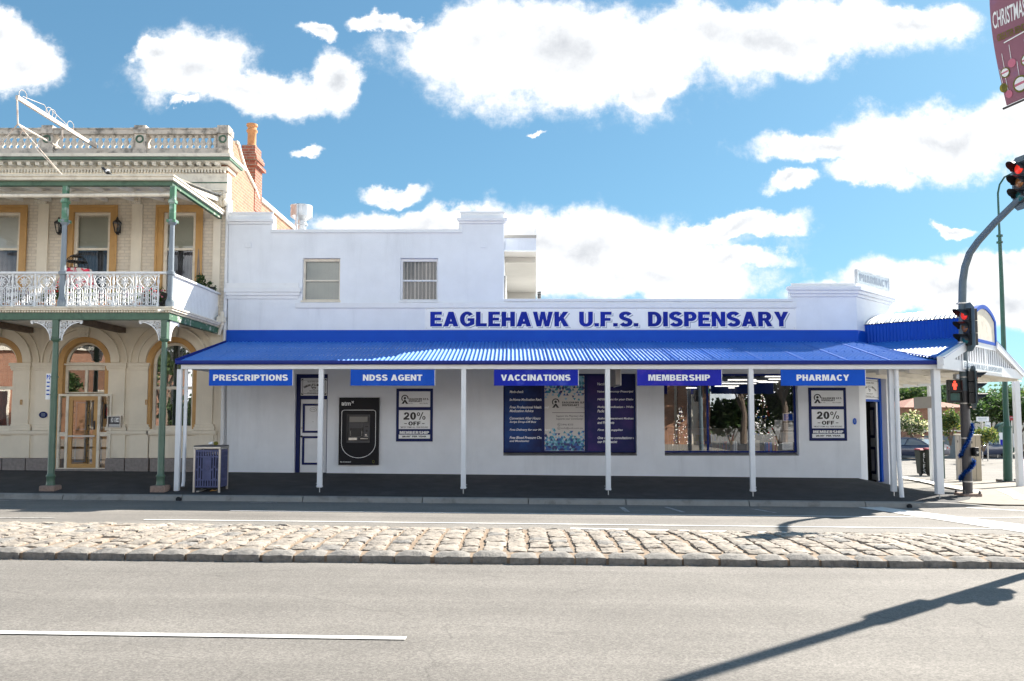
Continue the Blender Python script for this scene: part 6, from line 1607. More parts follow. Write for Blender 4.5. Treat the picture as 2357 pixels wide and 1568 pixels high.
mb.tube([(xq,YH-.04,hz_(470)),(xq,YH-.04,-.1)],.055,10); mb.box(xq-.07,xq+.075,YH+.0,YH+.1,-.1,hz_(460))
for v in (600,760,900): mb.lathe([(.065,0),(.065,.05)],(xq,YH-.04,hz_(v)),10)
mb.build('downpipe','white_trim',hotel,True)
mb = MB(); a = P(500,690,21.3); mb.tube([(XBR+.12,YH-.2,ZFL+.30),(XBR+.12,YH-.2,ZFL-.05),(XBR+.02,YH-.15,ZFL-.3)],.05,8); mb.box(XBR+.02,XBR+.2,YH-.32,YH-.12,ZFL+.02,ZFL+.16); mb.build('rainwater_head','cream_trim',hotel)
mb = MB(); a = P(383,722,YB); mb.tube([(a.x,YB-.12,a.z+.08),(a.x-.08,YB-.28,a.z+.02)],.035,10); mb.build('gutter_spout','cream_trim',hotel)

# ---- things on and about the hotel
def lantern(x, y, lab):
    c = P(x,y,YH-.14); t = thing('wall_lantern',lab,'lantern',(c.x,YH,c.z),'black lanterns beside the balcony window'); s = .19
    mb = MB(); mb.lathe([(.02,-s*1.25),(.03,-s*1.1),(.06,-s*.95),(.05,-s*.9)],c,8); mb.lathe([(.115,s*.35),(.12,s*.4),(.08,s*.65),(.035,s*.85),(.03,s*.95),(.012,s*1.25)],c,8)
    for i in range(6):
        a = i*PI/3; mb.tube([(c.x+.055*math.cos(a),c.y+.055*math.sin(a),c.z-s*.9),(c.x+.112*math.cos(a),c.y+.112*math.sin(a),c.z+s*.36)],.010,5)
    mb.tube([(c.x,YH,c.z-s*.3),(c.x,YH-.06,c.z-s*1.2),(c.x,c.y,c.z-s*1.15)],.012,6); mb.box(c.x-.04,c.x+.04,YH-.02,YH-.003,c.z-s*.9,c.z+s*.3)
    mb.build('lantern_frame','black',t); MB().lathe([(.05,-s*.88),(.106,s*.35)],c,6).build('lantern_glass','glass',t)
lantern(135,520,'black wall lantern mostly behind the blue green balcony post'); lantern(269.5,519.5,'black wall lantern on painted brick right of the middle balcony window')
plaque(100,955,.11,.085,YH-.056,'wide oval navy plaque on the cream pilaster left of the glazed door')
# opening hours cabinet
x0,x1,z0,z1 = R(249,280,957,984.5,YH-.1)
t = thing('notice_cabinet','small metal notice cabinet with white numbers on the cream wall right of the door','cabinet',((x0+x1)/2,YH,z0))
MB().extr([rect(x0,x1,z0,z1),rect(x0+.025,x1-.025,z0+.025,z1-.025)],YH-.16,YH-.06).build('cabinet_frame','steel',t,bevel=.004)
MB().box(x0+.02,x1-.02,YH-.12,YH-.061,z0+.02,z1-.02).build('cabinet_back','atm_grey',t)
mb = MB(); w,h = x1-x0,z1-z0
mb.box(x0+w*.24,x0+w*.40,YH-.126,YH-.121,z0+h*.46,z0+h*.82); mb.box(x0+w*.50,x0+w*.66,YH-.126,YH-.121,z0+h*.46,z0+h*.82); mb.box(x0+w*.68,x0+w*.84,YH-.126,YH-.121,z0+h*.46,z0+h*.82); mb.box(x0+w*.1,x0+w*.9,YH-.126,YH-.121,z0+h*.12,z0+h*.18); mb.box(x0+w*.1,x0+w*.9,YH-.126,YH-.121,z0+h*.24,z0+h*.28)
mb.build('number_card','letter_white',t)
mb = MB(); mb.text('3',x0+w*.27,x0+w*.37,z0+h*.5,z0+h*.78,YH-.128,bold=.03); mb.text('5',x0+w*.53,x0+w*.63,z0+h*.5,z0+h*.78,YH-.128,bold=.03); mb.text('4',x0+w*.71,x0+w*.82,z0+h*.5,z0+h*.78,YH-.128,bold=.03); mb.build('numbers','letter_black',t)
for i,v in enumerate((52,339)):
    c = P(v,926,YH); t = tag(MB().extr([rect(c.x-.02,c.x+.025,c.z-.065,c.z+.065),rect(c.x-.012,c.x+.017,c.z-.045,c.z+.045)],YH-.08,YH-.056).build('wall_catch','ochre'),('small brass catch on the cream pilaster at the left of the door','small brass catch on the cream pilaster left of the right arched window')[i],'fitting','brass catches')
# sale notice behind the sidelight
q = R(240,257,930,964,YH); t = thing('door_notice','white notice with a red figure in the sidelight of the glazed door','notice',(q[0],ys+.06,q[2]))
MB().box(q[0]+.01,q[1]-.055,ys+.05,ys+.055,q[2],q[3]).build('sheet','film_white',t); MB().text('8',q[0]+.06,q[1]-.03-.04,q[2]+.06,q[3]-.08,ys+.047,bold=.05).build('figure','flower_red',t)
# parking sign on the green post
c = P(115,890,YB); t = thing('parking_sign','narrow white parking sign with blue figures on the left green post','sign',(c.x,YB,c.z-.3))
def TPk(u,v,d): return (c.x+.06+u*.55+d*.8, YB-.07+u*.83*-1+ -d*.5, v)
MB().extr([rect(-.0,.225,c.z-.29,c.z+.29)],-.006,.006,T=lambda u,v,d:(c.x+.03-u*.42,YB-.02-u*.10,v) if d<0 else (c.x+.03-u*.42,YB-.02-u*.10-.006,v)).build('sheet','sign_white',t)
Tq = lambda u,v,d:(c.x+.03-(.225-u)*.42,YB-.02-(.225-u)*.10-.010,v)
mb = MB(); mb.text('P',.03,.11,c.z+.16,c.z+.26,0,T=Tq,bold=.04); mb.text('2',.13,.19,c.z+.16,c.z+.26,0,T=Tq,bold=.04)
for i in range(4): mb.extr([rect(.04,.18,c.z+.08-.09*i,c.z+.11-.09*i)],0,.001,T=Tq)
mb.build('lettering','sign_blue',t)
mb = MB(); mb.lathe([(.085,0),(.085,.03)],(PX[1],YB,c.z+.2),12); mb.lathe([(.085,0),(.085,.03)],(PX[1],YB,c.z-.2),12); mb.build('clamp','post_green',t)
# projecting sign bracket above the parapet
xa = P(39,224,17.6); xb = P(221,338,YH-.08)
Xb = (xa.x+xb.x)/2
a = Vector((xa.x,17.6,xa.z)); b = Vector((xb.x,YH-.08,xb.z))
t = thing('sign_bracket','rusty white iron sign gantry jutting out over the balcony roof','bracket',tuple(b))
mb = MB(); mb.beam(a,b,.06,.09); c1 = Vector((P(41,286,17.6).x,17.6,P(41,286,17.6).z)); mb.tube([a,c1],.018,6); 
c2 = P(145,345,YH-.5); mb.tube([c1,c2],.022,6); c3 = P(-10,345,19.5); mb.tube([c1,c3],.014,6); c4 = P(148,408,18.6); mb.tube([c1,c4],.010,5); c5 = P(144,296,20.2); mb.tube([P(143,300,YH-.6),P(143,345,YH-.5)],.022,6); mb.tube([c4,P(85,345,19)],.008,5)
mb.build('gantry_arm','rust_white',t)
mb = MB()
for f_,sg in ((.06,1),(.36,1),(.40,1),(.63,1)):
    p = a+(b-a)*f_+Vector((0,0,.13)); mb.tube([(p.x+.09*math.cos(i*PI/7)*(.3),p.y+.10*math.cos(i*PI/7),p.z+.11*math.sin(i*PI/7)) for i in range(15)],.007,5)
mb.tube([a+(b-a)*.06+Vector((0,0,.1)),a+(b-a)*.3+Vector((0,0,.22)),a+(b-a)*.36+Vector((0,0,.06))],.007,5); mb.tube([a+(b-a)*.4+Vector((0,0,.2)),a+(b-a)*.6+Vector((0,0,.08))],.007,5)
for v in ((56,310),(128,340)):
    p = P(v[0],v[1],19.0 if v[0]<100 else 21); mb.tube([(p.x+.05*math.cos(i*PI/7),p.y+.06*math.cos(i*PI/7),p.z+.09*math.sin(i*PI/7)) for i in range(15)],.008,5)
mb.build('scrollwork','rust_white',t)
# magpie perched on the balcony gutter
c = P(246,404,18.36)
bd = MB(); bd.lathe([(0,-.13),(.018,-.12),(.022,-.06),(.045,-.01),(.055,.03),(.05,.07),(.03,.10),(.034,.13),(.03,.155),(.012,.17),(.004,.20)],(c.x+.02,18.37,c.z+.07),10,axis=(-.75,-.1,.6))
for s in (-.015,.015): bd.tube([(c.x,18.37+s,c.z+.06),(c.x+.005,18.37+s,c.z+.0)],.004,5)
bird = tag(bd.build('perched_bird','black',smooth=True),'small black and white bird perched on the cream balcony gutter','bird')
MB().lathe([(.02,-.03),(.058,0),(.052,.03),(.02,.05)],(c.x+.01,18.365,c.z+.09),10,axis=(-.75,-.1,.6)).build('white_breast','letter_white',bird,True)
# caged bird stand draped with flowered cloth
c = P(176,614,19.6); zc0 = ZFL
t = thing('bird_cage','black domed bird cage on a stand draped with red flowered cloth','bird cage',(c.x,19.6,ZFL))
mb = MB(); zb_ = P(176,622,19.6).z; r = .27
for i in range(20):
    a_ = i*PI/10; mb.tube([(c.x+r*math.cos(a_)*math.cos(q),19.6+r*math.sin(a_)*math.cos(q),zb_+.02+.36*math.sin(q)) for q in (0,.4,.8,1.2,1.54)],.005,4)
for q in (0,.5,1.0): mb.lathe([(r*math.cos(q),0),(r*math.cos(q),.012)],(c.x,19.6,zb_+.02+.36*math.sin(q)),20)
mb.tube([(c.x,19.6,zb_+.36),(c.x,19.6,zb_+.42)],.008,5); mb.build('cage_dome','black',t)
M['floral'] = mat('flowered_cloth',(.62,.54,.48),.9,.05,4,stain=(.55,.03,.07),samt=1,sscale=5.5,sthr=(.50,.56))
mb = MB(); vs = []; n = 60; zlo = zb_-.45
for j in range(7):
    for i in range(n):
        a_ = 2*PI*i/n; rr = .30+.02*j+.022*j*.4*math.sin(a_*9); vs.append((c.x+.03+rr*1.05*math.cos(a_),19.6+rr*.8*math.sin(a_),zb_+.02-(.075*j)))
mb.add(vs,[(j*n+i,j*n+(i+1)%n,(j+1)*n+(i+1)%n,(j+1)*n+i) for j in range(6) for i in range(n)]+[tuple(range(n))]); mb.build('cloth','floral',t,True)
mb = MB(); mb.tube([(c.x,19.6,ZFL),(c.x,19.6,zb_)],.03,8); mb.lathe([(.2,0),(.2,.03),(.04,.05)],(c.x,19.6,ZFL),12); mb.build('stand','black',t)
# potted plants along the balcony
def potted(x, Y, h, w, pot, flower, lab, seed, leafset='leaf', ph=.16, gap=0):
    rg = random.Random(seed); c = P(x,690,Y); t = thing('potted_plant',lab,'potted plant',(c.x,Y,ZFL-.02),'potted plants on the balcony floor')
    MB().lathe([(ph*.40,0),(ph*.55,ph*.9),(ph*.62,ph*.9),(ph*.62,ph*1.1),(ph*.5,ph*1.1),(ph*.45,ph*.8)],(c.x,Y,ZFL-.02),12).build('pot',pot,t,True)
    mb = MB(); leaves(mb,(c.x,Y,ZFL+ph+h*.45),(w,w,h*.55),150,.055,rg,(0,1),(3,1),.3)
    for i in range(14): 
        a_ = rg.random()*6.28; p = Vector((c.x+math.cos(a_)*w*rg.random(),Y+math.sin(a_)*w*rg.random(),ZFL+ph+h*(.4+.7*rg.random()))); mb.tube([(c.x,Y,ZFL+ph*.8),p],.004,4)
        if flower: mb.lathe([(0,0),(.022,.005),(.026,.015),(0,.028)],p,6,2,axis=(math.cos(a_),-1,.4))
    mb.build('foliage',[leafset,'leaf_pale',flower or 'leaf_dark'],t)
PL = [(18,18.95,.22,.13,'terracotta','flower_violet','violet flowering plant in a clay pot at the far left of the balcony'),(46,18.9,.30,.14,'terracotta','flower_violet','tall violet plant in a clay pot behind the first whole lace panel'),(66,18.95,.2,.12,'black','flower_violet','low violet plant in a black pot left of the first balcony post'),(98,18.9,.22,.12,'terracotta',None,'leafy green plant in an orange clay pot just left of the balcony post'),(118,18.85,.24,.12,'black','flower_red','plant in a black pot beside the balcony post with red blooms'),(131,18.8,.42,.10,'terracotta','flower_red','tall red geranium against the first balcony post'),
 (147,18.85,.34,.12,'black','flower_white','white flowered plant immediately right of the first balcony post'),(166,18.95,.46,.15,'galv','flower_pink','pink flowered plant with tall pale leaves under the bird cage'),(190,18.95,.34,.14,'galv',None,'yellow green leafy plant in a grey pot under the middle window'),(213,18.95,.40,.16,'galv',None,'bushy lime plant in a grey pot beside the middle window'),(238,18.9,.2,.12,'terracotta','flower_pink','small pink plant in a clay pot behind the fifth lace panel'),(264,18.95,.26,.12,'galv',None,'green plant in a pale pot near the balcony pilaster'),(292,18.95,.22,.13,'black','flower_violet','violet plant in a black pot right of the pilaster'),(318,18.9,.36,.13,'terracotta','flower_red','red leaved plant in a tall clay pot before the last lace panel'),(345,18.95,.28,.13,'black','flower_red','red flowered plant in a black pot behind the last lace panel'),(368,18.9,.26,.12,'black','flower_pink','pink flowered plant tucked beside the corner balcony post')]
for i,(x,Y,h,w,po,fl,lab) in enumerate(PL): potted(x,Y,h,w,po,fl,lab,40+i,'leaf_pale' if 'lime' in lab or 'yellow' in lab or 'pale leaves' in lab else 'leaf', .17+.02*(i%3))
# planter box and trellis plants at the right end
c = P(356,672,20.4); t = thing('planter_box','black raised planter box with small yellow green plants by the right balcony window','planter',(c.x,20.4,ZFL))
MB().extr([rect(c.x-.28,c.x+.3,20.1,20.6),rect(c.x-.25,c.x+.27,20.13,20.57)],ZFL-.02,ZFL+.62,T=lambda u,v,d:(u,v,d)).build('box_body','black',t)
mb = MB(); rg = random.Random(9); leaves(mb,(c.x,20.35,ZFL+.70),(.32,.22,.14),160,.06,rg,(0,1,2),(3,2,.5),.2); mb.build('foliage',['leaf','leaf_yellow','flower_red'],t)
c = P(457,660,21.2); t = thing('trellis_plant','climbing plant beside a slim rusty obelisk trellis at the right end of the balcony','potted plant',(c.x,21.2,ZFL))
mb = MB(); xt = P(457,573,21.2)
for dx_,dy_ in ((-.08,-.08),(.08,-.08),(.08,.08),(-.08,.08)): mb.tube([(c.x+dx_,21.2+dy_,ZFL),(xt.x,21.2,xt.z)],.009,5)
for f_ in (.3,.55,.75): mb.lathe([(.11*(1-f_),0),(.11*(1-f_),.015)],(c.x+(xt.x-c.x)*f_,21.2,ZFL+(xt.z-ZFL)*f_),4)
mb.build('trellis','wood_fence',t); MB().lathe([(.10,0),(.14,.22),(.15,.22),(.15,.25),(.1,.25)],(c.x,21.2,ZFL),12).build('pot','terracotta',t)
mb = MB(); rg = random.Random(4); cc = P(466,640,21.15)
for i in range(5):
    p1 = Vector((cc.x+rg.uniform(-.1,.22),21.15+rg.uniform(-.1,.1),cc.z+rg.uniform(-.2,.35))); mb.tube([(c.x,21.2,ZFL+.2),(cc.x,21.15,cc.z-.3),p1],.006,4); leaves(mb,p1,(.12,.1,.12),30,.075,rg,(0,1),(3,1),.1)
leaves(mb,(cc.x-.02,21.15,cc.z-.02),(.17,.12,.16),90,.075,rg,(0,1),(3,1),.1)
mb.build('foliage',['leaf_dark','leaf'],t)
c = P(489,664,21.3); t = thing('trailing_plant','small dark trailing plant on the end rail of the balcony','potted plant',(c.x,21.3,zc))
mb = MB(); leaves(mb,(c.x,21.3,c.z),(.18,.12,.09),80,.07,random.Random(6),(0,1),(3,1),.1); mb.build('foliage',['leaf_dark','leaf'],t)
MB().lathe([(.05,0),(.07,.1),(.06,.1)],(c.x,21.3,zc),10).build('pot','black',t)
# ================================================================== STREET FURNITURE
# slatted litter bin
a = G(443,1134); bx0 = a.x; by0 = a.y; bw, bd, bh = .60, .54, 1.0; bz = zg(bx0+.3, by0+.2)
t = thing('litter_bin','blue slatted street litter bin with steel corner frame by the first verandah post','bin',(bx0+bw/2,by0+bd/2,bz))
mb = MB()
for X in (bx0+.02,bx0+bw-.02):
    for Y in (by0+.02,by0+bd-.02): mb.box(X-.022,X+.022,Y-.022,Y+.022,bz-.02,bz+bh-.05)
mb.box(bx0-.005,bx0+bw+.005,by0-.005,by0+bd+.005,bz+bh-.05,bz+bh-.005); mb.box(bx0+.1,bx0+.16,by0-.05,by0+.4,bz+.0,bz+.03)
mb.build('frame','steel',t,bevel=.006)
def slat(T, w, name):
    mb = MB(); n = 9; sw = (w-.10)/n; z0, z1 = bz+.10, bz+bh-.075
    rows = [z0,z0+.17,z0+.19,z0+.66,z0+.68,z1]
    holes = []
    for i in range(n):
        x0 = .05+i*sw+sw*.26; x1 = .05+i*sw+sw*.70
        o_ = .03*((i%2)*2-1)
        holes += [rect(x0,x1,z0+.03,z0+.15),rect(x0,x1,z0+.19+o_*.5,z0+.40+o_),rect(x0,x1,z0+.44+o_,z0+.66+o_*.3),rect(x0,x1,z1-.13,z1-.04)]
    if name == 'front_panel': holes = [h for h in holes if not (abs((h[0][0]+h[1][0])/2-w/2)<.06 and h[0][1]<z0+.5 and h[2][1]>z0+.35)]
    mb.extr([rect(.03,w-.03,z0,z1)]+holes,0,.014,T=T)
    if name == 'front_panel':
        c = (w/2,z0+.42); mb.ribbon([(c[0]+.055*math.cos(i*PI/10),c[1]+.055*math.sin(i*PI/10)) for i in range(21)],.012,-.006,-.0005,T=T); mb.ribbon([(c[0]-.03,c[1]-.02),(c[0]+.03,c[1]+.025)],.018,-.006,-.0005,T=T)
    mb.build(name,'bin_blue',t)
slat(lambda u,v,d:(bx0+u,by0+.012+d,v),bw,'front_panel')
slat(lambda u,v,d:(bx0+bw-.012-d,by0+u,v),bd,'side_panel'); slat(lambda u,v,d:(bx0+.012+d,by0+u,v),bd,'side_panel'); slat(lambda u,v,d:(bx0+u,by0+bd-.012-d,v),bw,'back_panel')
MB().box(bx0+.05,bx0+bw-.05,by0+.05,by0+bd-.05,bz+.07,bz+bh-.2).build('liner','dark',t)
MB().box(bx0-.001,bx0+bw+.001,by0-.001,by0+bd+.001,bz+bh-.004,bz+bh+.02).build('lid','atm_grey',t,bevel=.006)
zl = bz+bh+.021
mb = MB().lathe([(.028,0),(.034,.09),(.036,.09)],(bx0+.26,by0+.2,zl+.03),10,axis=(.9,.2,.25)); tag(mb.build('paper_cup','letter_white'),'crumpled white and brown paper cup lying on the litter bin lid','cup')
mb = MB().lathe([(.02,0),(.05,.02),(.055,.05),(.03,.08),(.01,.085)],(bx0+.42,by0+.2,zl),7); tag(mb.build('wrapper','leaf_yellow'),'bright yellow wrapper lying on the litter bin lid','wrapper')
mb = MB().add([(bx0+.38,by0-.02,bz+.02),(bx0+.45,by0-.04,bz+.06),(bx0+.52,by0,bz+.03),(bx0+.44,by0+.03,bz+.02),(bx0+.56,by0-.01,bz+.06)],[(0,1,2,3),(2,4,3)]); tag(mb.build('dead_leaf','ochre'),'curled brown dead leaf on the footpath under the litter bin','leaf')

# signal lantern, local frame: f forwards, r right
def lantern_parts(t, c, az, s=1.0, lit=None, n=3, back=True, pale_back=False):
    c = Vector(c); f = Vector((math.sin(az),math.cos(az),0)); r = Vector((f.y,-f.x,0))
    T = lambda u,v,d: tuple(c + r*u*s + Vector((0,0,v*s)) + f*(-d)*s)      # d grows away from the viewer of the lamp
    H = .30*n
    w = .18
    if back:
        w2, h2 = .27, H/2+.14; q = .12
        lp_ = [(-w2+q,-h2),(w2-q,-h2),(w2,-h2+q),(w2,h2-q),(w2-q,h2),(-w2+q,h2),(-w2,h2-q),(-w2,-h2+q)]
        MB().extr([lp_],.0,.012,T=T).build('backboard','pole_grey',t)
    m_ = MB()
    for i in range(n):
        z = H/2-.15-.30*i; m_.extr([rect(-w+.02,w-.02,z-.145,z+.145)],-.06,.16 if i else .161,T=T)
    m_.build('lantern_case','black',t,bevel=.012)
    for i in range(n):
        z = H/2-.15-.30*i; v = MB(); vs = []; k = 14
        for j in range(k+1):
            a = -0.25+ (PI+.5)*j/k; L = .10+.19*max(0.0,math.sin(a))**.7 if 0 < a < PI else .10
            for d_,rr in ((-.061,.135),(-.061-L,.138)): vs.append(T(rr*math.cos(a),z+rr*math.sin(a),d_))
        v.add(vs,[(2*j,2*j+2,2*j+3,2*j+1) for j in range(k)]); v.build('visor','black',t,True)
        col = (('red_lens','lens_amber','lens_green')[i]) if n == 3 else ('red_lens','lens_green')[i]
        if lit == i: col = 'lamp_red'
        MB().lathe([(.115,0),(.10,.02),(.05,.035),(0,.04)],T(0,z,-.062),16,axis=f).build('lens',col,t,True)
M['lens_amber'] = mat('amber_lens',(.30,.12,.04),.15,.05,4); M['lens_green'] = mat('green_lens',(.02,.12,.12),.15,.05,4)
b = G(2228,1142); SX,SY,SZ = b.x,b.y,b.z
t = thing('traffic_signal','grey traffic signal mast with curved overhead arm on the street corner','traffic light',(SX,SY,SZ))
k = SY/F
zz = lambda y: P(2220,y,SY).z
tilt = lambda y: P(2220 + (1142-y)*-0.0175,y,SY).x
mb = MB(); mb.tube([(SX,SY,SZ),(P(2220,905,SY).x,SY,zz(905))],[.108,.105],18); mb.tube([(P(2220,906,SY).x,SY,zz(906)),(P(2220,900,SY).x,SY,zz(900))],.118,18)
mb.build('mast_base','pole_dark',t,True)
mb = MB(); mb.tube([(P(2219,904,SY).x,SY,zz(904)),P(2215,690,SY),P(2216,648,SY-.03),P(2221,615,SY-.12),P(2232,583,SY-.32),P(2252,555,SY-.6),P(2290,513,SY-1.15),P(2334,470,SY-1.75),P(2372,436,SY-2.2)],[.100,.088,.086,.084,.082,.08,.076,.072,.07],16); mb.build('mast_arm','pole_grey',t,True)
mb = MB()
for y in (1110,1010,930,870,790,700): mb.lathe([(.112,0),(.112,.03)],(P(2220+(y-900)*.035,y,SY).x,SY,zz(y)),18)
mb.build('strap','steel',t)
mb = MB(); mb.box(SX-.22,SX+.22,SY-.22,SY+.22,SZ-.02,SZ+.07); mb.build('base_plate','granite',t,bevel=.015)
mb = MB()
for dx_,dy_ in ((-.18,-.18),(.18,-.18),(.18,.18),(-.18,.18)): mb.lathe([(.03,0),(.03,.04),(.016,.04),(.016,.08)],(SX+dx_,SY+dy_,SZ+.07),6)
mb.build('anchor_bolts','pole_dark',t)
lantern_parts(t,(P(2226,755,SY-.14).x,SY-.14,zz(755)),rad(263),.98,0)
lantern_parts(t,(P(2352,420,SY-1.95).x,SY-1.95,P(2352,420,SY-1.95).z),rad(258),1.0,0)
lantern_parts(t,(P(2241,892,SY-.12).x,SY-.12,zz(892)),rad(104),.86,None)
mb = MB(); q = P(2238,905,SY+.1); mb.beam((q.x,SY+.05,zz(850)),(q.x,SY+.05,zz(943)),.05,.02); mb.build('bracket','beige',t)
# pedestrian head with red standing figure
cx_,cz_ = P(2194,901,SY-.05).x, zz(901); az = rad(197); f = Vector((math.sin(az),math.cos(az),0)); r = Vector((-f.y,f.x,0))
Tp = lambda u,v,d: tuple(Vector((cx_,SY-.12,cz_)) + r*u + Vector((0,0,v)) + f*(-d))
MB().extr([rect(-.155,.155,-.27,.27)],-.02,.14,T=Tp).build('walk_case','black',t,bevel=.015)
mb = MB()
for z in (.135,-.135):
    mb.extr([[(-.15,z-.11),(-.14,z+.125),(.14,z+.125),(.15,z-.11),(.135,z-.11),(.127,z+.11),(-.127,z+.11),(-.135,z-.11)]],-.16,-.021,T=Tp)
mb.build('visor','black',t)
MB().extr([rect(-.10,.10,-.22,-.05)],-.03,-.021,T=Tp).build('walk_lens','lens_green',t)
mb = MB(); z = .135
mb.extr([[(.026*math.cos(i*PI/6),z+.082+.026*math.sin(i*PI/6)) for i in range(12)]],-.032,-.0215,T=Tp)
mb.extr([[(-.045,z+.05),(.045,z+.05),(.052,z-.02),(.034,z-.02),(.030,z+.02),(.028,z-.10),(.004,z-.10),(0,z-.03),(-.004,z-.10),(-.028,z-.10),(-.030,z+.02),(-.034,z-.02),(-.052,z-.02)]],-.032,-.0215,T=Tp)
mb.build('red_man','lamp_man',t)
MB().lathe([(.02,0),(.075,.01),(.08,.10),(.07,.13),(.02,.135)],(P(2201,873,SY).x,SY-.02,zz(874)),14).build('sensor_cap','galv',t,True)
q = P(2244,1040,SY-.10); mb = MB(); mb.box(q.x-.05,q.x+.05,SY-.20,SY-.02,zz(1050),zz(1029)); mb.build('push_button_box','black',t,bevel=.02)
MB().lathe([(.03,0),(.026,.015),(0,.018)],(q.x-.0,SY-.201,zz(1041)),12,axis=(0,-1,0)).build('push_button','steel',t,True)
# tinsel wound down the mast
def helix(y0, y1, a0, a1):
    out = []; n = 60
    for i in range(n+1):
        s = i/n; a = a0+(a1-a0)*s; y = y0+(y1-y0)*s; xm = P(2220+(y-900)*.035,y,SY).x
        out.append(Vector((xm+.135*math.cos(a), SY-.135*math.sin(a), zz(y))))
    return out
pts = helix(976,1046,.25,PI-.1)+helix(1046,1060,PI-.1,2*PI+.2)[1:]+helix(1060,1096,.2,PI-.05)[1:]+helix(1096,1104,PI-.05,PI+.5)[1:]
mb = MB(); rg = random.Random(8)
mb.tube(pts,.018,5)
for p in pts:
    for i in range(26):
        d = Vector((rg.gauss(0,1),rg.gauss(0,1),rg.gauss(0,1))).normalized(); L = rg.uniform(.03,.065); s = d.orthogonal().normalized()*.006
        e = p+Vector((rg.uniform(-.015,.015),rg.uniform(-.015,.015),rg.uniform(-.015,.015)))
        mb.add([e-s,e+s,e+d*L+s*.6,e+d*L-s*.6],[(0,1,2,3)],1 if rg.random()<.3 else 0)
tag(mb.build('tinsel_garland',['tinsel','tinsel_pale']),'shiny blue tinsel garland spiralled round the foot of the signal mast','garland')

# green street lamp
b = G(2320,1110); LY = b.y
zl = lambda y: P(2310,y,LY).z
xl = lambda x,y: P(x,y,LY).x
t = thing('street_lamp','tall slim dark green street lamp with curved neck behind the corner portico','street lamp',tuple(b))
mb = MB(); mb.tube([tuple(b),(xl(2318,985),LY,zl(985)),(xl(2317.5,980),LY,zl(980)),(xl(2315,940),LY,zl(940)),(xl(2305,640),LY,zl(640)),(xl(2301,545),LY,zl(545))],[.135,.13,.09,.085,.065,.055],14)
mb.tube([(xl(2301,548),LY,zl(548)),(xl(2299,500),LY,zl(500)),(xl(2297,445),LY,zl(445)),(xl(2301,425),LY,zl(425)),(xl(2312,408),LY,zl(408)),(xl(2328,400),LY,zl(400)),(xl(2350,399),LY,zl(399))],[.04,.035,.032,.03,.03,.03,.028],10)
for y in (985,545,560): mb.lathe([(.10 if y<900 else .15,0),(.10 if y<900 else .15,.06)],(xl(2318 if y>900 else 2301,y),LY,zl(y)),12)
mb.build('post','lamp_green',t,True)
MB().lathe([(.03,.12),(.10,.08),(.22,0),(.20,-.03),(.05,-.06)],(xl(2362,399),LY,zl(402)),14).build('lamp_head','lamp_green',t,True)
mb = MB(); mb.box(b.x-.24,b.x+.24,LY-.2,LY+.2,b.z-.02,b.z+.05); 
for s in (-1,1): mb.box(b.x+s*.30-.04,b.x+s*.30+.04,LY-.16,LY+.1,b.z-.02,b.z+.10)
mb.build('base_plate','pole_dark',t)

# roadside cabinets
def cabinet(name, xa, xb, xm, yt, yb, m_, m2, lab, seed):
    b0, b1 = G(xa,yb), G(xb,yb+2); Y = b0.y; k = Y/F; w = b1.x-b0.x; zt = P(xa,yt,Y).z; zb = zg(b0.x,Y)-.05
    t = thing(name,lab,'cabinet',((b0.x+b1.x)/2,Y,zb+.05),'roadside cabinets')
    MB().box(b0.x,b1.x,Y,Y+w*.6,zb,zt-.04).build('cabinet_body',m_,t,bevel=.012)
    MB().box(b0.x-.03,b1.x+.03,Y-.03,Y+w*.6+.03,zt-.039,zt).build('lid',m2,t,bevel=.01)
    mb = MB(); xm_ = b0.x+w*xm
    mb.box(xm_-.004,xm_+.004,Y-.006,Y-.0005,zb+.08,zt-.06)
    mb.box(b0.x+w*.12,b0.x+w*.2,Y-.02,Y-.0005,zt-.30,zt-.22); mb.box(b0.x+w*.28,b0.x+w*.33,Y-.03,Y-.0005,(zt+zb)/2-.05,(zt+zb)/2+.05)
    mb.build('lock_plate','pole_dark',t)
    MB().box(b0.x-.02,b1.x+.02,Y-.02,Y+w*.6+.02,zb-.05,zb+.06).build('plinth','kerb',t)
cabinet('roadside_cabinet',2236,2282,.5,1000.5,1108,'beige','cream_trim','tall beige roadside cabinet right of the signal mast',1)
cabinet('roadside_cabinet',2205,2240,.6,999,1105,'grey_back','cream_trim','grey brown roadside cabinet half hidden behind the signal mast',2)
cabinet('roadside_cabinet',2169,2199,.75,1014,1102,'lamp_green','paving','dark green roadside cabinet behind the corner verandah post',3)

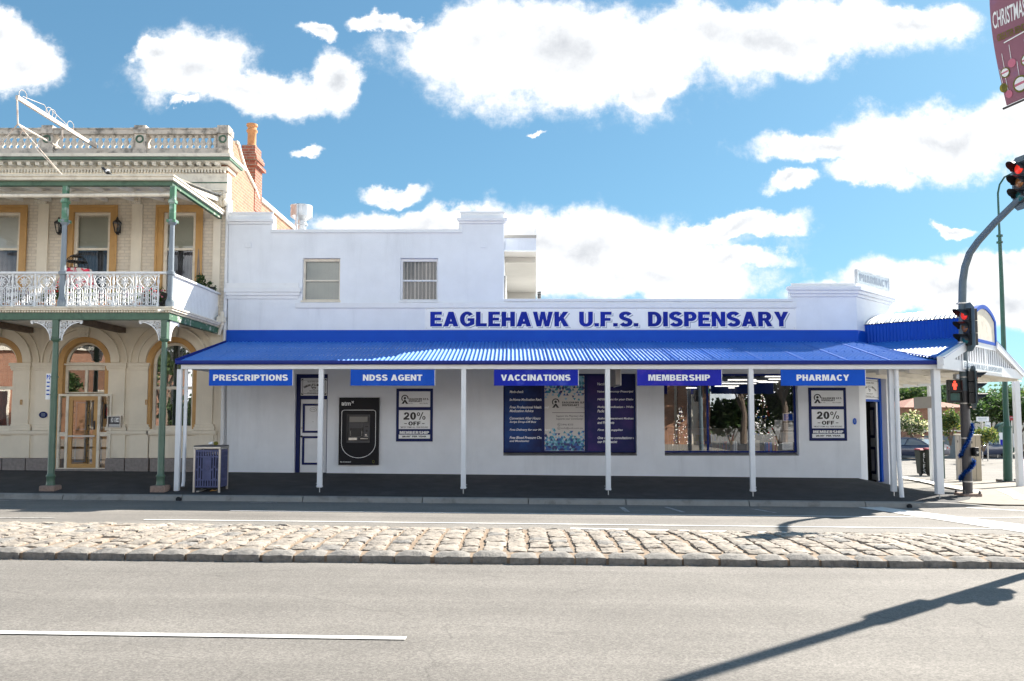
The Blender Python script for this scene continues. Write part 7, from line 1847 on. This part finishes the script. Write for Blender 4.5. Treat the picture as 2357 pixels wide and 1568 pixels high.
# wheelie bins
def wheelie(x0, x1, y0, y1, lid):
    b0 = G(x0,y1); b1 = G(x1,y1); Y = b0.y; w = (b1.x-b0.x); zt = P(x0,y0,Y).z; zb = zg(b0.x,Y); h = zt-zb; cx = b0.x+w/2
    t = thing('wheelie_bin','', 'wheelie bin',(cx,Y,zb),'wheelie bins with painted letters')
    mb = MB(); q0 = .40*w; q1 = .5*w
    v = [(cx-q0,Y+.06,zb+.06),(cx+q0,Y+.06,zb+.06),(cx+q0,Y+w*.95,zb+.06),(cx-q0,Y+w*.95,zb+.06),(cx-q1,Y,zt-.08),(cx+q1,Y,zt-.08),(cx+q1,Y+w*1.15,zt-.08),(cx-q1,Y+w*1.15,zt-.08)]
    mb.add(v,[(0,3,2,1),(4,5,6,7),(0,1,5,4),(1,2,6,5),(2,3,7,6),(3,0,4,7)]); mb.box(cx-q1-.015,cx+q1+.015,Y-.015,Y+w*1.15,zt-.079,zt-.045)
    mb.build('bin_body','bin_green',t,bevel=.015)
    MB().add([(cx-q1-.02,Y-.04,zt-.044),(cx+q1+.02,Y-.04,zt-.044),(cx+q1+.02,Y+w*1.2,zt-.044),(cx-q1-.02,Y+w*1.2,zt-.044),(cx-q1+.02,Y+.02,zt),(cx+q1-.02,Y+.02,zt),(cx+q1-.02,Y+w*1.1,zt+.02),(cx-q1+.02,Y+w*1.1,zt+.02)],[(0,3,2,1),(4,5,6,7),(0,1,5,4),(1,2,6,5),(2,3,7,6),(3,0,4,7)]).build('lid',lid,t,bevel=.01)
    for s in (-1,1):
        MB().lathe([(.02,-.03),(.11,-.03),(.115,0),(.11,.03),(.02,.03)],(cx+s*q0*.98,Y+.08,zb+.11),14,axis=(1,0,0)).build('wheel','black',t)
    mb = MB()
    for i,ch in enumerate('EUFS'):
        zc = zt-.14-h*.205*(i+.5); f_ = (zt-.08-zc)/(h-.14); yy_ = Y+.06*f_-.006
        mb.text(ch,cx-w*.16,cx+w*.16,zc-h*.085,zc+h*.085,yy_,bold=.02)
    mb.build('lettering','letter_white',t); return t
M['bin_green'] = mat('wheelie_bin_dark_green',(.030,.036,.028),.6,.1,6); M['lid_red'] = mat('wheelie_lid_red',(.33,.02,.03),.5,.1,6)
a_ = wheelie(2119,2139,1034,1095,'lid_red'); a_['label'] = 'left one of two dark wheelie bins with painted letters, red lid'
a_ = wheelie(2141,2164,1033,1096,'lid_red'); a_['label'] = 'wheelie bin partly behind the corner post, painted letters and red lid'
# dark bin half seen behind the doorway wall
b0 = G(2056,1107); t = thing('street_bin','narrow dark bin glimpsed behind the splayed wall and downpipe','bin',tuple(b0))
q0 = P(2056,1040,b0.y); MB().box(b0.x-.2,b0.x+.12,b0.y,b0.y+.5,b0.z,q0.z-.03).build('bin_body','lamp_green',t,bevel=.02); MB().box(b0.x-.22,b0.x+.14,b0.y-.02,b0.y+.52,q0.z-.029,q0.z+.01).build('lid','black',t,bevel=.01)

# cars
def sedan(loc, rz, lab):
    t = thing('parked_car',lab,'car',(0,0,0),'parked dark cars')
    # body loft along x (front +x): x, half width, z low, z belt, z top
    st = [(-2.40,.62,.42,.70,.78),(-2.36,.80,.30,.80,.93),(-2.1,.88,.24,.86,1.00),(-1.4,.91,.22,.88,.99),(-.6,.92,.22,.88,.94),(.5,.92,.22,.88,.93),(1.1,.91,.22,.86,.93),(1.7,.88,.23,.80,.86),(2.15,.80,.26,.70,.75),(2.38,.62,.34,.58,.62)]
    mb = MB(); vs = []; ring = 12
    for x,w,zl_,zb_,zt_ in st:
        pr = [(-w*.86,zl_),(-w*.97,zl_+.12),(-w,(zl_+zb_)/2+.04),(-w*.985,zb_-.02),(-w*.90,zt_-.02),(-w*.70,zt_),(w*.70,zt_),(w*.90,zt_-.02),(w*.985,zb_-.02),(w,(zl_+zb_)/2+.04),(w*.97,zl_+.12),(w*.86,zl_)]
        vs += [(x,y,z) for y,z in pr]
    n = len(st); fs = [(i*ring+j,i*ring+(j+1)%ring,(i+1)*ring+(j+1)%ring,(i+1)*ring+j) for i in range(n-1) for j in range(ring)]+[tuple(range(ring)),tuple((n-1)*ring+j for j in range(ring-1,-1,-1))]
    mb.add(vs,fs)
    body = mb.build('body','car_paint',t,True)
    sec = [(-1.95,.70,.97),(-1.25,.60,1.33),(-.75,.57,1.43),(0.0,.56,1.45),(.45,.58,1.40),(1.25,.72,.93)]
    mb = MB(); vs = []
    for x,w,z in sec: vs += [(x,-w*1.25 if z < 1.2 else -w*1.05,max(.90,z-.14) if z>1.2 else z-.05),(x,-w,z-.02),(x,-w*.5,z),(x,w*.5,z),(x,w,z-.02),(x,w*1.25 if z < 1.2 else w*1.05,max(.90,z-.14) if z>1.2 else z-.05)]
    mb.add(vs,[(i*6+j,i*6+j+1,(i+1)*6+j+1,(i+1)*6+j) for i in (1,2,3) for j in range(5)]); mb.build('roof','car_paint',t,True)
    mb = MB()
    def sc(i,j): return vs[i*6+j]
    mb.add([(-1.97,-.72,.965),(-1.97,.72,.965)]+[sc(1,4),sc(1,3),sc(1,2),sc(1,1)],[(0,1,2,3,4,5)]); mb.build('rear_window','car_glass',t)
    mb = MB(); mb.add([(1.22,-.78,.92),(1.22,.78,.92)]+[sc(4,4),sc(4,3),sc(4,2),sc(4,1)],[(0,1,2,3,4,5)]); mb.build('windscreen','car_glass',t)
    for s in (0,5):
        j2 = 1 if s == 0 else 4; yb = -.84 if s == 0 else .84
        mb = MB(); mb.add([(-1.9,yb*.96,.96),(-.30,yb*1.04,.925),(1.15,yb,.915),sc(4,s),sc(3,s),sc(2,s),sc(1,s)],[(0,1,2,3,4,5,6)]); mb.build('side_window','car_glass',t)
        mb = MB(); mb.add([sc(1,s),sc(1,j2),(-1.97,yb*.86,.965),(-2.0,yb*.98,.955)],[(0,1,2,3)]); mb.beam((-.30,yb*1.05,.93),(-.34,(sc(3,s)[1]),1.36),.06,.02); mb.build('pillar','car_paint',t)
    for x in (-1.42,1.45):
        for s in (-1,1):
            w_ = MB().lathe([(.20,-.11),(.31,-.10),(.325,-.05),(.325,.06),(.30,.10),(.20,.105)],(x,s*.80,.325),18,axis=(0,1,0)).build('wheel','tyre',t,True)
            MB().lathe([(0,.09),(.20,.10),(.215,.12),(.05,.115)],(x,s*.80,.325),14,axis=(0,s,0)).build('rim','steel',w_)
            m2 = MB().extr([[(x+.40*math.cos(i*PI/10),.325+.40*math.sin(i*PI/10)) for i in range(20)]],s*.905,s*.912); 
    for s in (-1,1):
        MB().add([(-2.395,s*.42,.72),(-2.36,s*.80,.70),(-2.20,s*.885,.76),(-2.16,s*.885,.86),(-2.34,s*.80,.90),(-2.39,s*.44,.86)],[(0,1,2,3,4,5)]).add([(-2.405,s*.42,.72),(-2.38,s*.80,.70),(-2.21,s*.90,.76),(-2.17,s*.90,.86),(-2.355,s*.81,.90),(-2.405,s*.44,.86)],[(0,1,2,3,4,5)]).build('tail_light','red_lens',t)
    MB().box(-2.425,-2.40,-.26,.26,.66,.78).build('number_plate','sign_white',t)
    MB().box(-2.42,-2.38,-.70,.70,.34,.40).build('bumper_trim','black',t)
    MB().box(-2.41,-2.395,-.30,.30,.825,.85).build('chrome_strip','steel',t)
    for s in (-1,1): MB().lathe([(0,-.08),(.08,-.06),(.10,0),(.06,.08)],(.75,s*.98,.98),8,axis=(1,0,0)).build('door_mirror','car_paint',t,True)
    for s in (-1,1): MB().box(2.18,2.30,s*.62-.12,s*.62+.12,.58,.68).build('headlight','sign_white',t)
    t.location = loc; t.rotation_euler = (0,0,rz); return t
g = G(2118,1059)
car = sedan((g.x+.2,g.y+1.8,zg(g.x,g.y)), rad(118),'dark navy sedan parked with its red tail light towards us behind the wheelie bins')
g2 = G(2292,1055)
c2 = dup(car,(g2.x-.4,g2.y+1.2,zg(g2.x,g2.y)),'dark car parked side on in the distance between the beige cabinet and the green lamp',rad(200))

# distant kiosk, signs, bench with seated person
b = G(2303,1054); KY = b.y; kx_ = lambda x,y=1000: P(x,y,KY).x; kz_ = lambda y: P(2320,y,KY).z
t = thing('street_kiosk','green arched street kiosk with a pale poster behind the lamp post','kiosk',(kx_(2320),KY,kz_(1054)))
ap = [(kx_(2297),kz_(1040)),(kx_(2346),kz_(1040)),(kx_(2346),kz_(990))]+[(kx_(2321.5)+(kx_(2346)-kx_(2321.5))*math.cos(PI*i/12),kz_(990)+(kz_(972)-kz_(990))*math.sin(PI*i/12)) for i in range(1,12)]+[(kx_(2297),kz_(990))]
MB().extr([ap],KY,KY+.5).build('kiosk_body','lamp_green',t,bevel=.01)
mb = MB(); mb.box(kx_(2299),kx_(2312),KY-.03,KY-.001,kz_(1037),kz_(996)); mb.box(kx_(2331),kx_(2345),KY-.03,KY-.001,kz_(1030),kz_(998)); mb.build('poster_panel','sign_white',t)
mb = MB(); mb.box(kx_(2301),kx_(2310),KY-.034,KY-.0305,kz_(1034),kz_(1012)); mb.build('poster_print','sign_violet',t)
mb = MB()
for x in (2299,2344): mb.tube([(kx_(x),KY+.25,kz_(1041)),(kx_(x),KY+.25,kz_(1056))],.05,6)
mb.build('leg','steel',t)
def sign(name, xa, xb, ya, yb, yg, m_, lab, lines=2):
    g = G((xa+xb)/2,yg); Y = g.y; t = thing(name,lab,'sign',tuple(g))
    q = R(xa,xb,ya,yb,Y); MB().box(q[0],q[1],Y-.03,Y,q[2],q[3]).build('sheet',m_,t)
    MB().tube([tuple(g),((q[0]+q[1])/2,Y+.03,q[3])],.04,8).build('pole','steel',t)
    mb = MB(); h = q[3]-q[2]; w = q[1]-q[0]
    for i in range(lines): mb.box(q[0]+w*.15,q[1]-w*.2,Y-.035,Y-.031,q[3]-h*(.3+.35*i)-h*.08,q[3]-h*(.3+.35*i)+h*.04)
    mb.build('print','letter_grey',t)
sign('street_sign',2247,2276,959.5,970.5,1060,'sign_white','wide low white sign above the beige cabinet')
sign('parking_sign',2268,2280,972,998,1062,'sign_white','narrow upright white sign above the right edge of the beige cabinet',2)
sign('street_sign',2323,2336,958,968,1064,'lid_red','small red and white sign on a thin pole right of the green lamp post',1)
# bench and seated person far off
g = G(2341,1052); Y = g.y; s = 1.0
t = thing('bench','small timber bench under the seated person in the distance','bench',tuple(g))
mb = MB(); mb.box(g.x-.9,g.x+.9,Y-.05,Y+.35,g.z+.40,g.z+.45); mb.build('seat','wood_fence',t)
mb = MB(); mb.box(g.x-.9,g.x+.9,Y+.36,Y+.40,g.z+.5,g.z+.9); mb.build('backrest','wood_fence',t)
for xx in (-.7,.7): MB().box(g.x+xx-.04,g.x+xx+.04,Y,Y+.38,g.z,g.z+.399).build('leg','pole_dark',t)
def skin_body(name, joints, edges, radii, m_, parent=None, root=0):
    me = bpy.data.meshes.new(name); me.from_pydata([tuple(j) for j in joints], edges, []); me.materials.append(M[m_])
    o = bpy.data.objects.new(name, me); COL.objects.link(o)
    sm = o.modifiers.new('skin','SKIN'); sm.use_smooth_shade = True
    for i,rr in enumerate(radii): me.skin_vertices[0].data[i].radius = (rr, rr)
    me.skin_vertices[0].data[root].use_root = True
    sb = o.modifiers.new('sub','SUBSURF'); sb.levels = 1; sb.render_levels = 1
    if parent: attach(o, parent)
    return o
B = Vector((g.x+.05,Y+.15,g.z+.50))
J = [B, B+Vector((0,.03,.25)), B+Vector((0,0,.48)), B+Vector((0,-.02,.60)), B+Vector((0,-.04,.74)),
     B+Vector((.19,0,.46)), B+Vector((.25,-.05,.20)), B+Vector((.14,-.26,.08)), B+Vector((-.19,0,.46)), B+Vector((-.25,-.05,.20)), B+Vector((-.14,-.26,.08)),
     B+Vector((.11,-.38,.02)), B+Vector((.12,-.42,-.40)), B+Vector((.12,-.56,-.46)), B+Vector((-.11,-.38,.02)), B+Vector((-.12,-.42,-.40)), B+Vector((-.12,-.56,-.46))]
E = [(0,1),(1,2),(2,3),(3,4),(2,5),(5,6),(6,7),(2,8),(8,9),(9,10),(0,11),(11,12),(12,13),(0,14),(14,15),(15,16)]
RR = [.15,.14,.15,.06,.10,.07,.05,.035,.07,.05,.035,.085,.055,.04,.085,.055,.04]
pr = skin_body('person', J, E, RR, 'skin')
tag(pr,'person seated on a bench facing the street in a mauve top and rust shorts','person')
skin_body('shirt',[B+Vector((0,.0,.02)),J[1],J[2],J[5],J[6],J[8],J[9]],[(0,1),(1,2),(2,3),(3,4),(2,5),(5,6)],[.165,.165,.17,.09,.07,.09,.07],'shirt',pr)
skin_body('shorts',[B,(B+J[11]*1)/2 if False else B+Vector((.10,-.2,.01)),J[11],B+Vector((-.10,-.2,.01)),J[14]],[(0,1),(1,2),(0,3),(3,4)],[.165,.12,.10,.12,.10],'shorts',pr)
MB().lathe([(.02,.12),(.08,.10),(.115,.04),(.115,-.02),(.09,-.05)],J[4]+Vector((0,.02,.03)),12).build('hair','hair',pr,True)

# ------------------------------------------------------------------ beyond the corner
b = G(2133,1040)
t = thing('brick_house','low red brick house wall beyond the side street','house',(26.5,60,-1.0))
hx0,hx1 = P(2085,960,60).x, P(2225,960,60).x
MB().box(hx0,hx1,60,66,-1.5,P(2100,938,60).z).build('wall','brick_red',t)
MB().add([(hx0-.4,59.5,P(2100,938,60).z),(hx1+.4,59.5,P(2100,938,60).z),(hx1+.4,66.5,P(2100,938,60).z),(hx0-.4,66.5,P(2100,938,60).z),(hx0+2,63,P(2100,915,60).z),(hx1-2,63,P(2100,915,60).z)],[(0,1,5,4),(1,2,5),(2,3,4,5),(3,0,4)]).build('roof','brick_dark',t)
MB().box(hx0+.2,hx1-.2,59.9,59.995,P(2100,994,60).z,P(2100,990,60).z).build('string_course','cream_trim',t)
t = thing('paling_fence','grey paling fence along the far side of the side street','fence',(25,57,-1)); 
f0,f1 = P(2128,1000,57).x, P(2230,1000,57).x
mb = MB(); x = f0
while x < f1: mb.box(x,x+.11,57,57.03,-1.6,P(2100,1003,57).z); x += .12
mb.build('palings','pole_grey',t); mb = MB(); mb.box(f0,f1,57.031,57.09,-.6,-.52); mb.build('rail','wood_fence',t)
k = 55/F
c = P(2098,972,55); bush('flowering_shrub','big rounded shrub covered in creamy white flowers behind the navy sedan',(c.x,55,c.z),(44*k,1.3,38*k),['leaf','leaf_dark','flower_white','leaf_pale'],(3,2,5.5,2),3000,.17,21)
c = P(2186,975,52); bush('tall_shrub','yellow green shrub between the portico posts behind the green cabinet',(c.x,52,c.z),(24*52/F,1.0,50*52/F),['leaf','leaf_dark','leaf_yellow','leaf_pale'],(3,2,1.4,2),1800,.15,22)
c = P(2262,1005,50); bush('yellow_shrub','olive yellow shrub rising behind the beige cabinet',(c.x,50,c.z),(40*50/F,1.2,34*50/F),['leaf_pale','leaf_dark','leaf_yellow','leaf'],(3,2,2.2,2),2200,.14,23)
for i,(x,yt,Y,r,lm,w,lab,sd) in enumerate(((2285,884,68,3.8,['leaf_blue','leaf','leaf_dark'],(5,2,2),'broad grey green tree spreading behind the yellow shrub',31),(2350,886,62,2.8,['leaf_dark','leaf','leaf_blue'],(3,2,1),'dark tree at the right edge behind the last portico post',32),(2128,868,74,3.6,['leaf_dark','leaf','leaf_pale'],(4,2,1),'dark tree over the brick house roof',33),(2205,880,72,3.2,['leaf','leaf_blue','leaf_dark'],(3,3,2),'mid green tree left of the broad grey green tree',34),(2072,872,70,3.0,['leaf_dark','leaf','leaf_pale'],(4,2,1),'dark tree glimpsed between the doorway wall and the white downpipe',35),(2420,884,66,3.0,['leaf_pale','leaf_yellow','leaf'],(3,1,2),'pale tree just outside the right edge beyond the portico',36),(2500,872,62,3.6,['leaf','leaf_dark','leaf_blue'],(3,2,2),'green tree well outside the right edge of the view',37),(2620,880,70,4.2,['leaf_blue','leaf','leaf_dark'],(3,2,2),'broad tree far outside the right edge of the view',38))):
    g = P(x,1040,Y); zt = P(x,yt,Y).z; tree('street_tree',lab,(g.x,Y,-1.2),zt+1.2,r,lm,w,5200,.27,sd,'trees beyond the side street',.22)
# low brick shop row closing the view to the right behind the trees
t = thing('far_shop','low pale shop with a blue roof edge far right beyond the portico','building',(46,80,-1.2)); MB().box(36,58,82,90,-1.5,2.4).build('wall','cream',t); MB().box(35.7,58.3,81.6,90.4,2.41,2.9).build('roof_edge','blue_band',t)
# ================================================================== THE CAMERA'S SIDE OF THE STREET
# (seen mirrored in the shop and hotel windows, and as the mast shadow on the road)
gpoly('near_footpath', [(-40,-7.9),(11,-7.9),(11,4.25),(-40,4.25)], 'paving', 0.10)
gpoly('near_footpath', [(11.001,-7.5),(30,-7.5),(30,4.25),(11.001,4.25)], 'footpath', 0.10)
t = thing('brick_terrace','cream building opposite with projecting red brick piers, seen mirrored in the shop windows','building',(-4,-8,0))
mb = MB(); mb.box(-17,12.2,-16,-8.0,-.5,4.5)
for x in [11.95,10.64,9.72]+[7.9-2.1*i for i in range(12)]:
    MB().box(x-.32,x+.34,-7.999,-7.72,-.5,4.9 if x < 9 else 6.0).build('brick_pier','brick_red',t)
mb.build('wall','cream_trim',t)
mb = MB(); mb.box(-17.1,12.4,-8.4,-7.6,4.501,4.7); mb.build('coping','cream_trim',t)
for i in range(11):
    x = 6.85-2.1*i
    w = MB().extr([rect(x-.55,x+.55,.0 if i%3==0 else .9,3.3),rect(x-.45,x+.45,.1 if i%3==0 else 1.0,3.2)],-7.999,-7.93).build('window','cream_trim',t)
    MB().box(x-.449,x+.449,-7.99,-7.97,.1 if i%3==0 else 1.0,3.2).build('pane',('cream' if i%3 else 'dark'),w)
t = thing('brick_shop','plain red brick shop opposite, seen mirrored in the glazed door of the old building','building',(-34,-8,0))
MB().box(-46,-23.6,-16,-8,-.5,5.7).build('wall','brick_red',t); MB().box(-46.2,-23.4,-8.3,-7.8,5.701,6.0).build('coping','cream_trim',t)
for i in range(6):
    x = -25.6-3.2*i; w = MB().extr([rect(x-.6,x+.6,.8,3.2),rect(x-.5,x+.5,.9,3.1)],-7.999,-7.93).build('window','cream_trim',t); MB().box(x-.499,x+.499,-7.99,-7.97,.9,3.1).build('pane','dark',w)
bush('street_shrub','shrub opposite between the brick shop and the cream building',(-20.3,-8.5,1.6),(2.6,1.3,1.9),['leaf_dark','leaf','leaf_pale'],(4,2,1),3200,.3,77,'shrubs on the camera side of the street')
t = thing('blue_banner_sign','blue upright sign on the brick building opposite, seen mirrored in the left shop pane','sign',(11.3,-7.5,3.5)); MB().box(11.08,11.52,-7.6,-7.55,2.9,4.6).build('sheet','sign_royal',t)
for i,(x,y,h,r,sd) in enumerate(((13.9,-6.2,7.0,2.4,51),(16.6,-7.0,8.5,3.0,52),(19.8,-6.5,7.5,2.8,53),(23.8,-8,9,3.2,54),(-27.5,-5.6,5.4,1.7,55),(-21.0,-6.2,7.0,2.6,56))):
    tree('street_tree',('leafy tree opposite nearest the brick piers, seen mirrored in the shop window','tallest middle tree opposite, seen mirrored in the shop window','third tree opposite, seen mirrored beside the window notices','tree opposite at the far right, seen mirrored in the corner glass','tree opposite mirrored in the glazed door of the old building','slim tree opposite mirrored in the right arched window of the old building')[i],(x,y,-.1),h,r,['leaf','leaf_dark','leaf_pale'],(3,2,2),2600,.26,sd,'trees on the camera side of the street',.25)
for i,(x,y,h,r) in enumerate(((13.8,-8.4,3.6,2.3),(17.0,-9.2,4.8,2.9),(20.9,-8.6,4.2,2.7),(25.2,-10,5.0,3.0))):
    bush('street_shrub',('shrub opposite beside the brick piers, seen mirrored in the shop window','tallest shrub opposite, seen mirrored in the shop window','shrub opposite, seen mirrored behind the window notices','shrub at the far right of the opposite side')[i],(x,y,h/2-.2),(r,1.3,h/2),['leaf_dark','leaf','leaf_pale'],(4,2,1),3600,.30,70+i,'shrubs on the camera side of the street')
# signal mast on the median, out of frame to the right; its shadow crosses the near lane
t = thing('median_mast','tall round signal mast on the stone median just right of the view','mast',(7.5,10.75,0))
z0 = zg(7.5,10.75)+.1
MB().tube([(7.5,10.75,z0),(7.5,10.75,5.0),(7.5,10.75,10.0)],[.085,.08,.07],16).build('mast','pole_grey',t,True)
lantern_parts(t,(7.5-.24,10.75-.17,3.25),rad(222),.8,None,3,False); lantern_parts(t,(7.5+.26,10.75+.10,2.75),rad(70),.75,None,3,False); lantern_parts(t,(7.5-.06,10.75-.27,2.35),rad(190),.8,None,2,False)
# hanging christmas banner near the camera
t = thing('street_banner','purple christmas banner with white hand lettering hanging at the top right corner','banner',(3.55,5.05,0))
e = P(2317,247,5.5); D = Vector((.26,-.965)); zb_ = e.z; Wb = .34; Hb = 1.55
def TBn(u,v,d):
    # u across from the free edge, v upwards; wind bellies the free edge out
    s = max(0,1-u/Wb)
    bl = -.058*math.sin(PI*min(1,v/(Hb*.93)))*s
    return (e.x + D.x*u + bl*1.3 - d*.9, e.y + D.y*u + .02*math.sin(PI*v/Hb) - d*.25, zb_+.012+v)
mb = MB(); n1,n2 = 8,26; vs = [TBn(Wb*i/n1,Hb*j/n2,d_) for d_ in (0,-.004) for j in range(n2+1) for i in range(n1+1)]
o_ = (n1+1)*(n2+1)
mb.add(vs,[(b_+j*(n1+1)+i,b_+j*(n1+1)+i+1,b_+(j+1)*(n1+1)+i+1,b_+(j+1)*(n1+1)+i) for b_ in (0,o_) for j in range(n2) for i in range(n1)])
M['banner'] = mat('banner_purple',(.28,.115,.16),.6,.10,3,stain=(.24,.13,.26),samt=.6,sscale=3)
mb.build('cloth','banner',t,True)
mb = MB()
mb.text('merry',.055,.205,.70,.80,.004,bold=.02,shear=.1,T=TBn); mb.text('CHRISTMAS',.015,.225,.535,.655,.004,bold=.015,shear=.05,T=TBn); mb.ribbon([(.07+.02*i,.415+.0025*i) for i in range(8)],.008,.004,.005,T=TBn)
mb.build('lettering','letter_white',t)
MB().text('GREATER BENDIGO',.03,.26,.44,.49,.004,bold=.02,T=TBn).build('place_name','leaf_yellow',t)
mb = MB(); rg = random.Random(3)
for (u,v,r,m_) in ((.045,.215,.034,0),(.10,.26,.028,1),(.135,.10,.055,0),(.04,.065,.026,1),(.20,.24,.04,0),(.22,.07,.04,1),(.012,.12,.03,2)):
    mb.extr([[(u+r*math.cos(i*PI/8),v+r*1.05*math.sin(i*PI/8)) for i in range(16)]],.004,.005,T=TBn,m=2 if m_ == 0 else m_); 
    if m_ == 0: mb.extr([[(u+r*.78*math.cos(i*PI/8),v+r*.82*math.sin(i*PI/8)) for i in range(16)]],.006,.0065,T=TBn,m=0); mb.ribbon([(u-r*.75,v),(u+r*.75,v+.004)],r*.3,.007,.0075,T=TBn,m=1)
    mb.ribbon([(u,v+r),(u,v+r+.10)],.003,.004,.005,T=TBn,m=0)
mb.build('bauble_print',['sign_white','flower_pink','leaf_yellow'],t)
mb = MB(); p0 = TBn(-.03,-.012,0); p1 = TBn(Wb+.1,-.012,0); mb.tube([p0,p1],.008,8); q0 = TBn(-.02,Hb+.01,0); q1 = TBn(Wb+.1,Hb+.01,0); mb.tube([q0,q1],.008,8); mb.build('banner_rod','pole_dark',t,True)
MB().tube([(p1[0],p1[1],zg(p1[0],p1[1])),(p1[0],p1[1],6.0)],.06,12).build('banner_post','lamp_green',t,True)
for me in list(bpy.data.meshes):
    if me.users == 0: bpy.data.meshes.remove(me)
scene.cycles.use_denoising = True
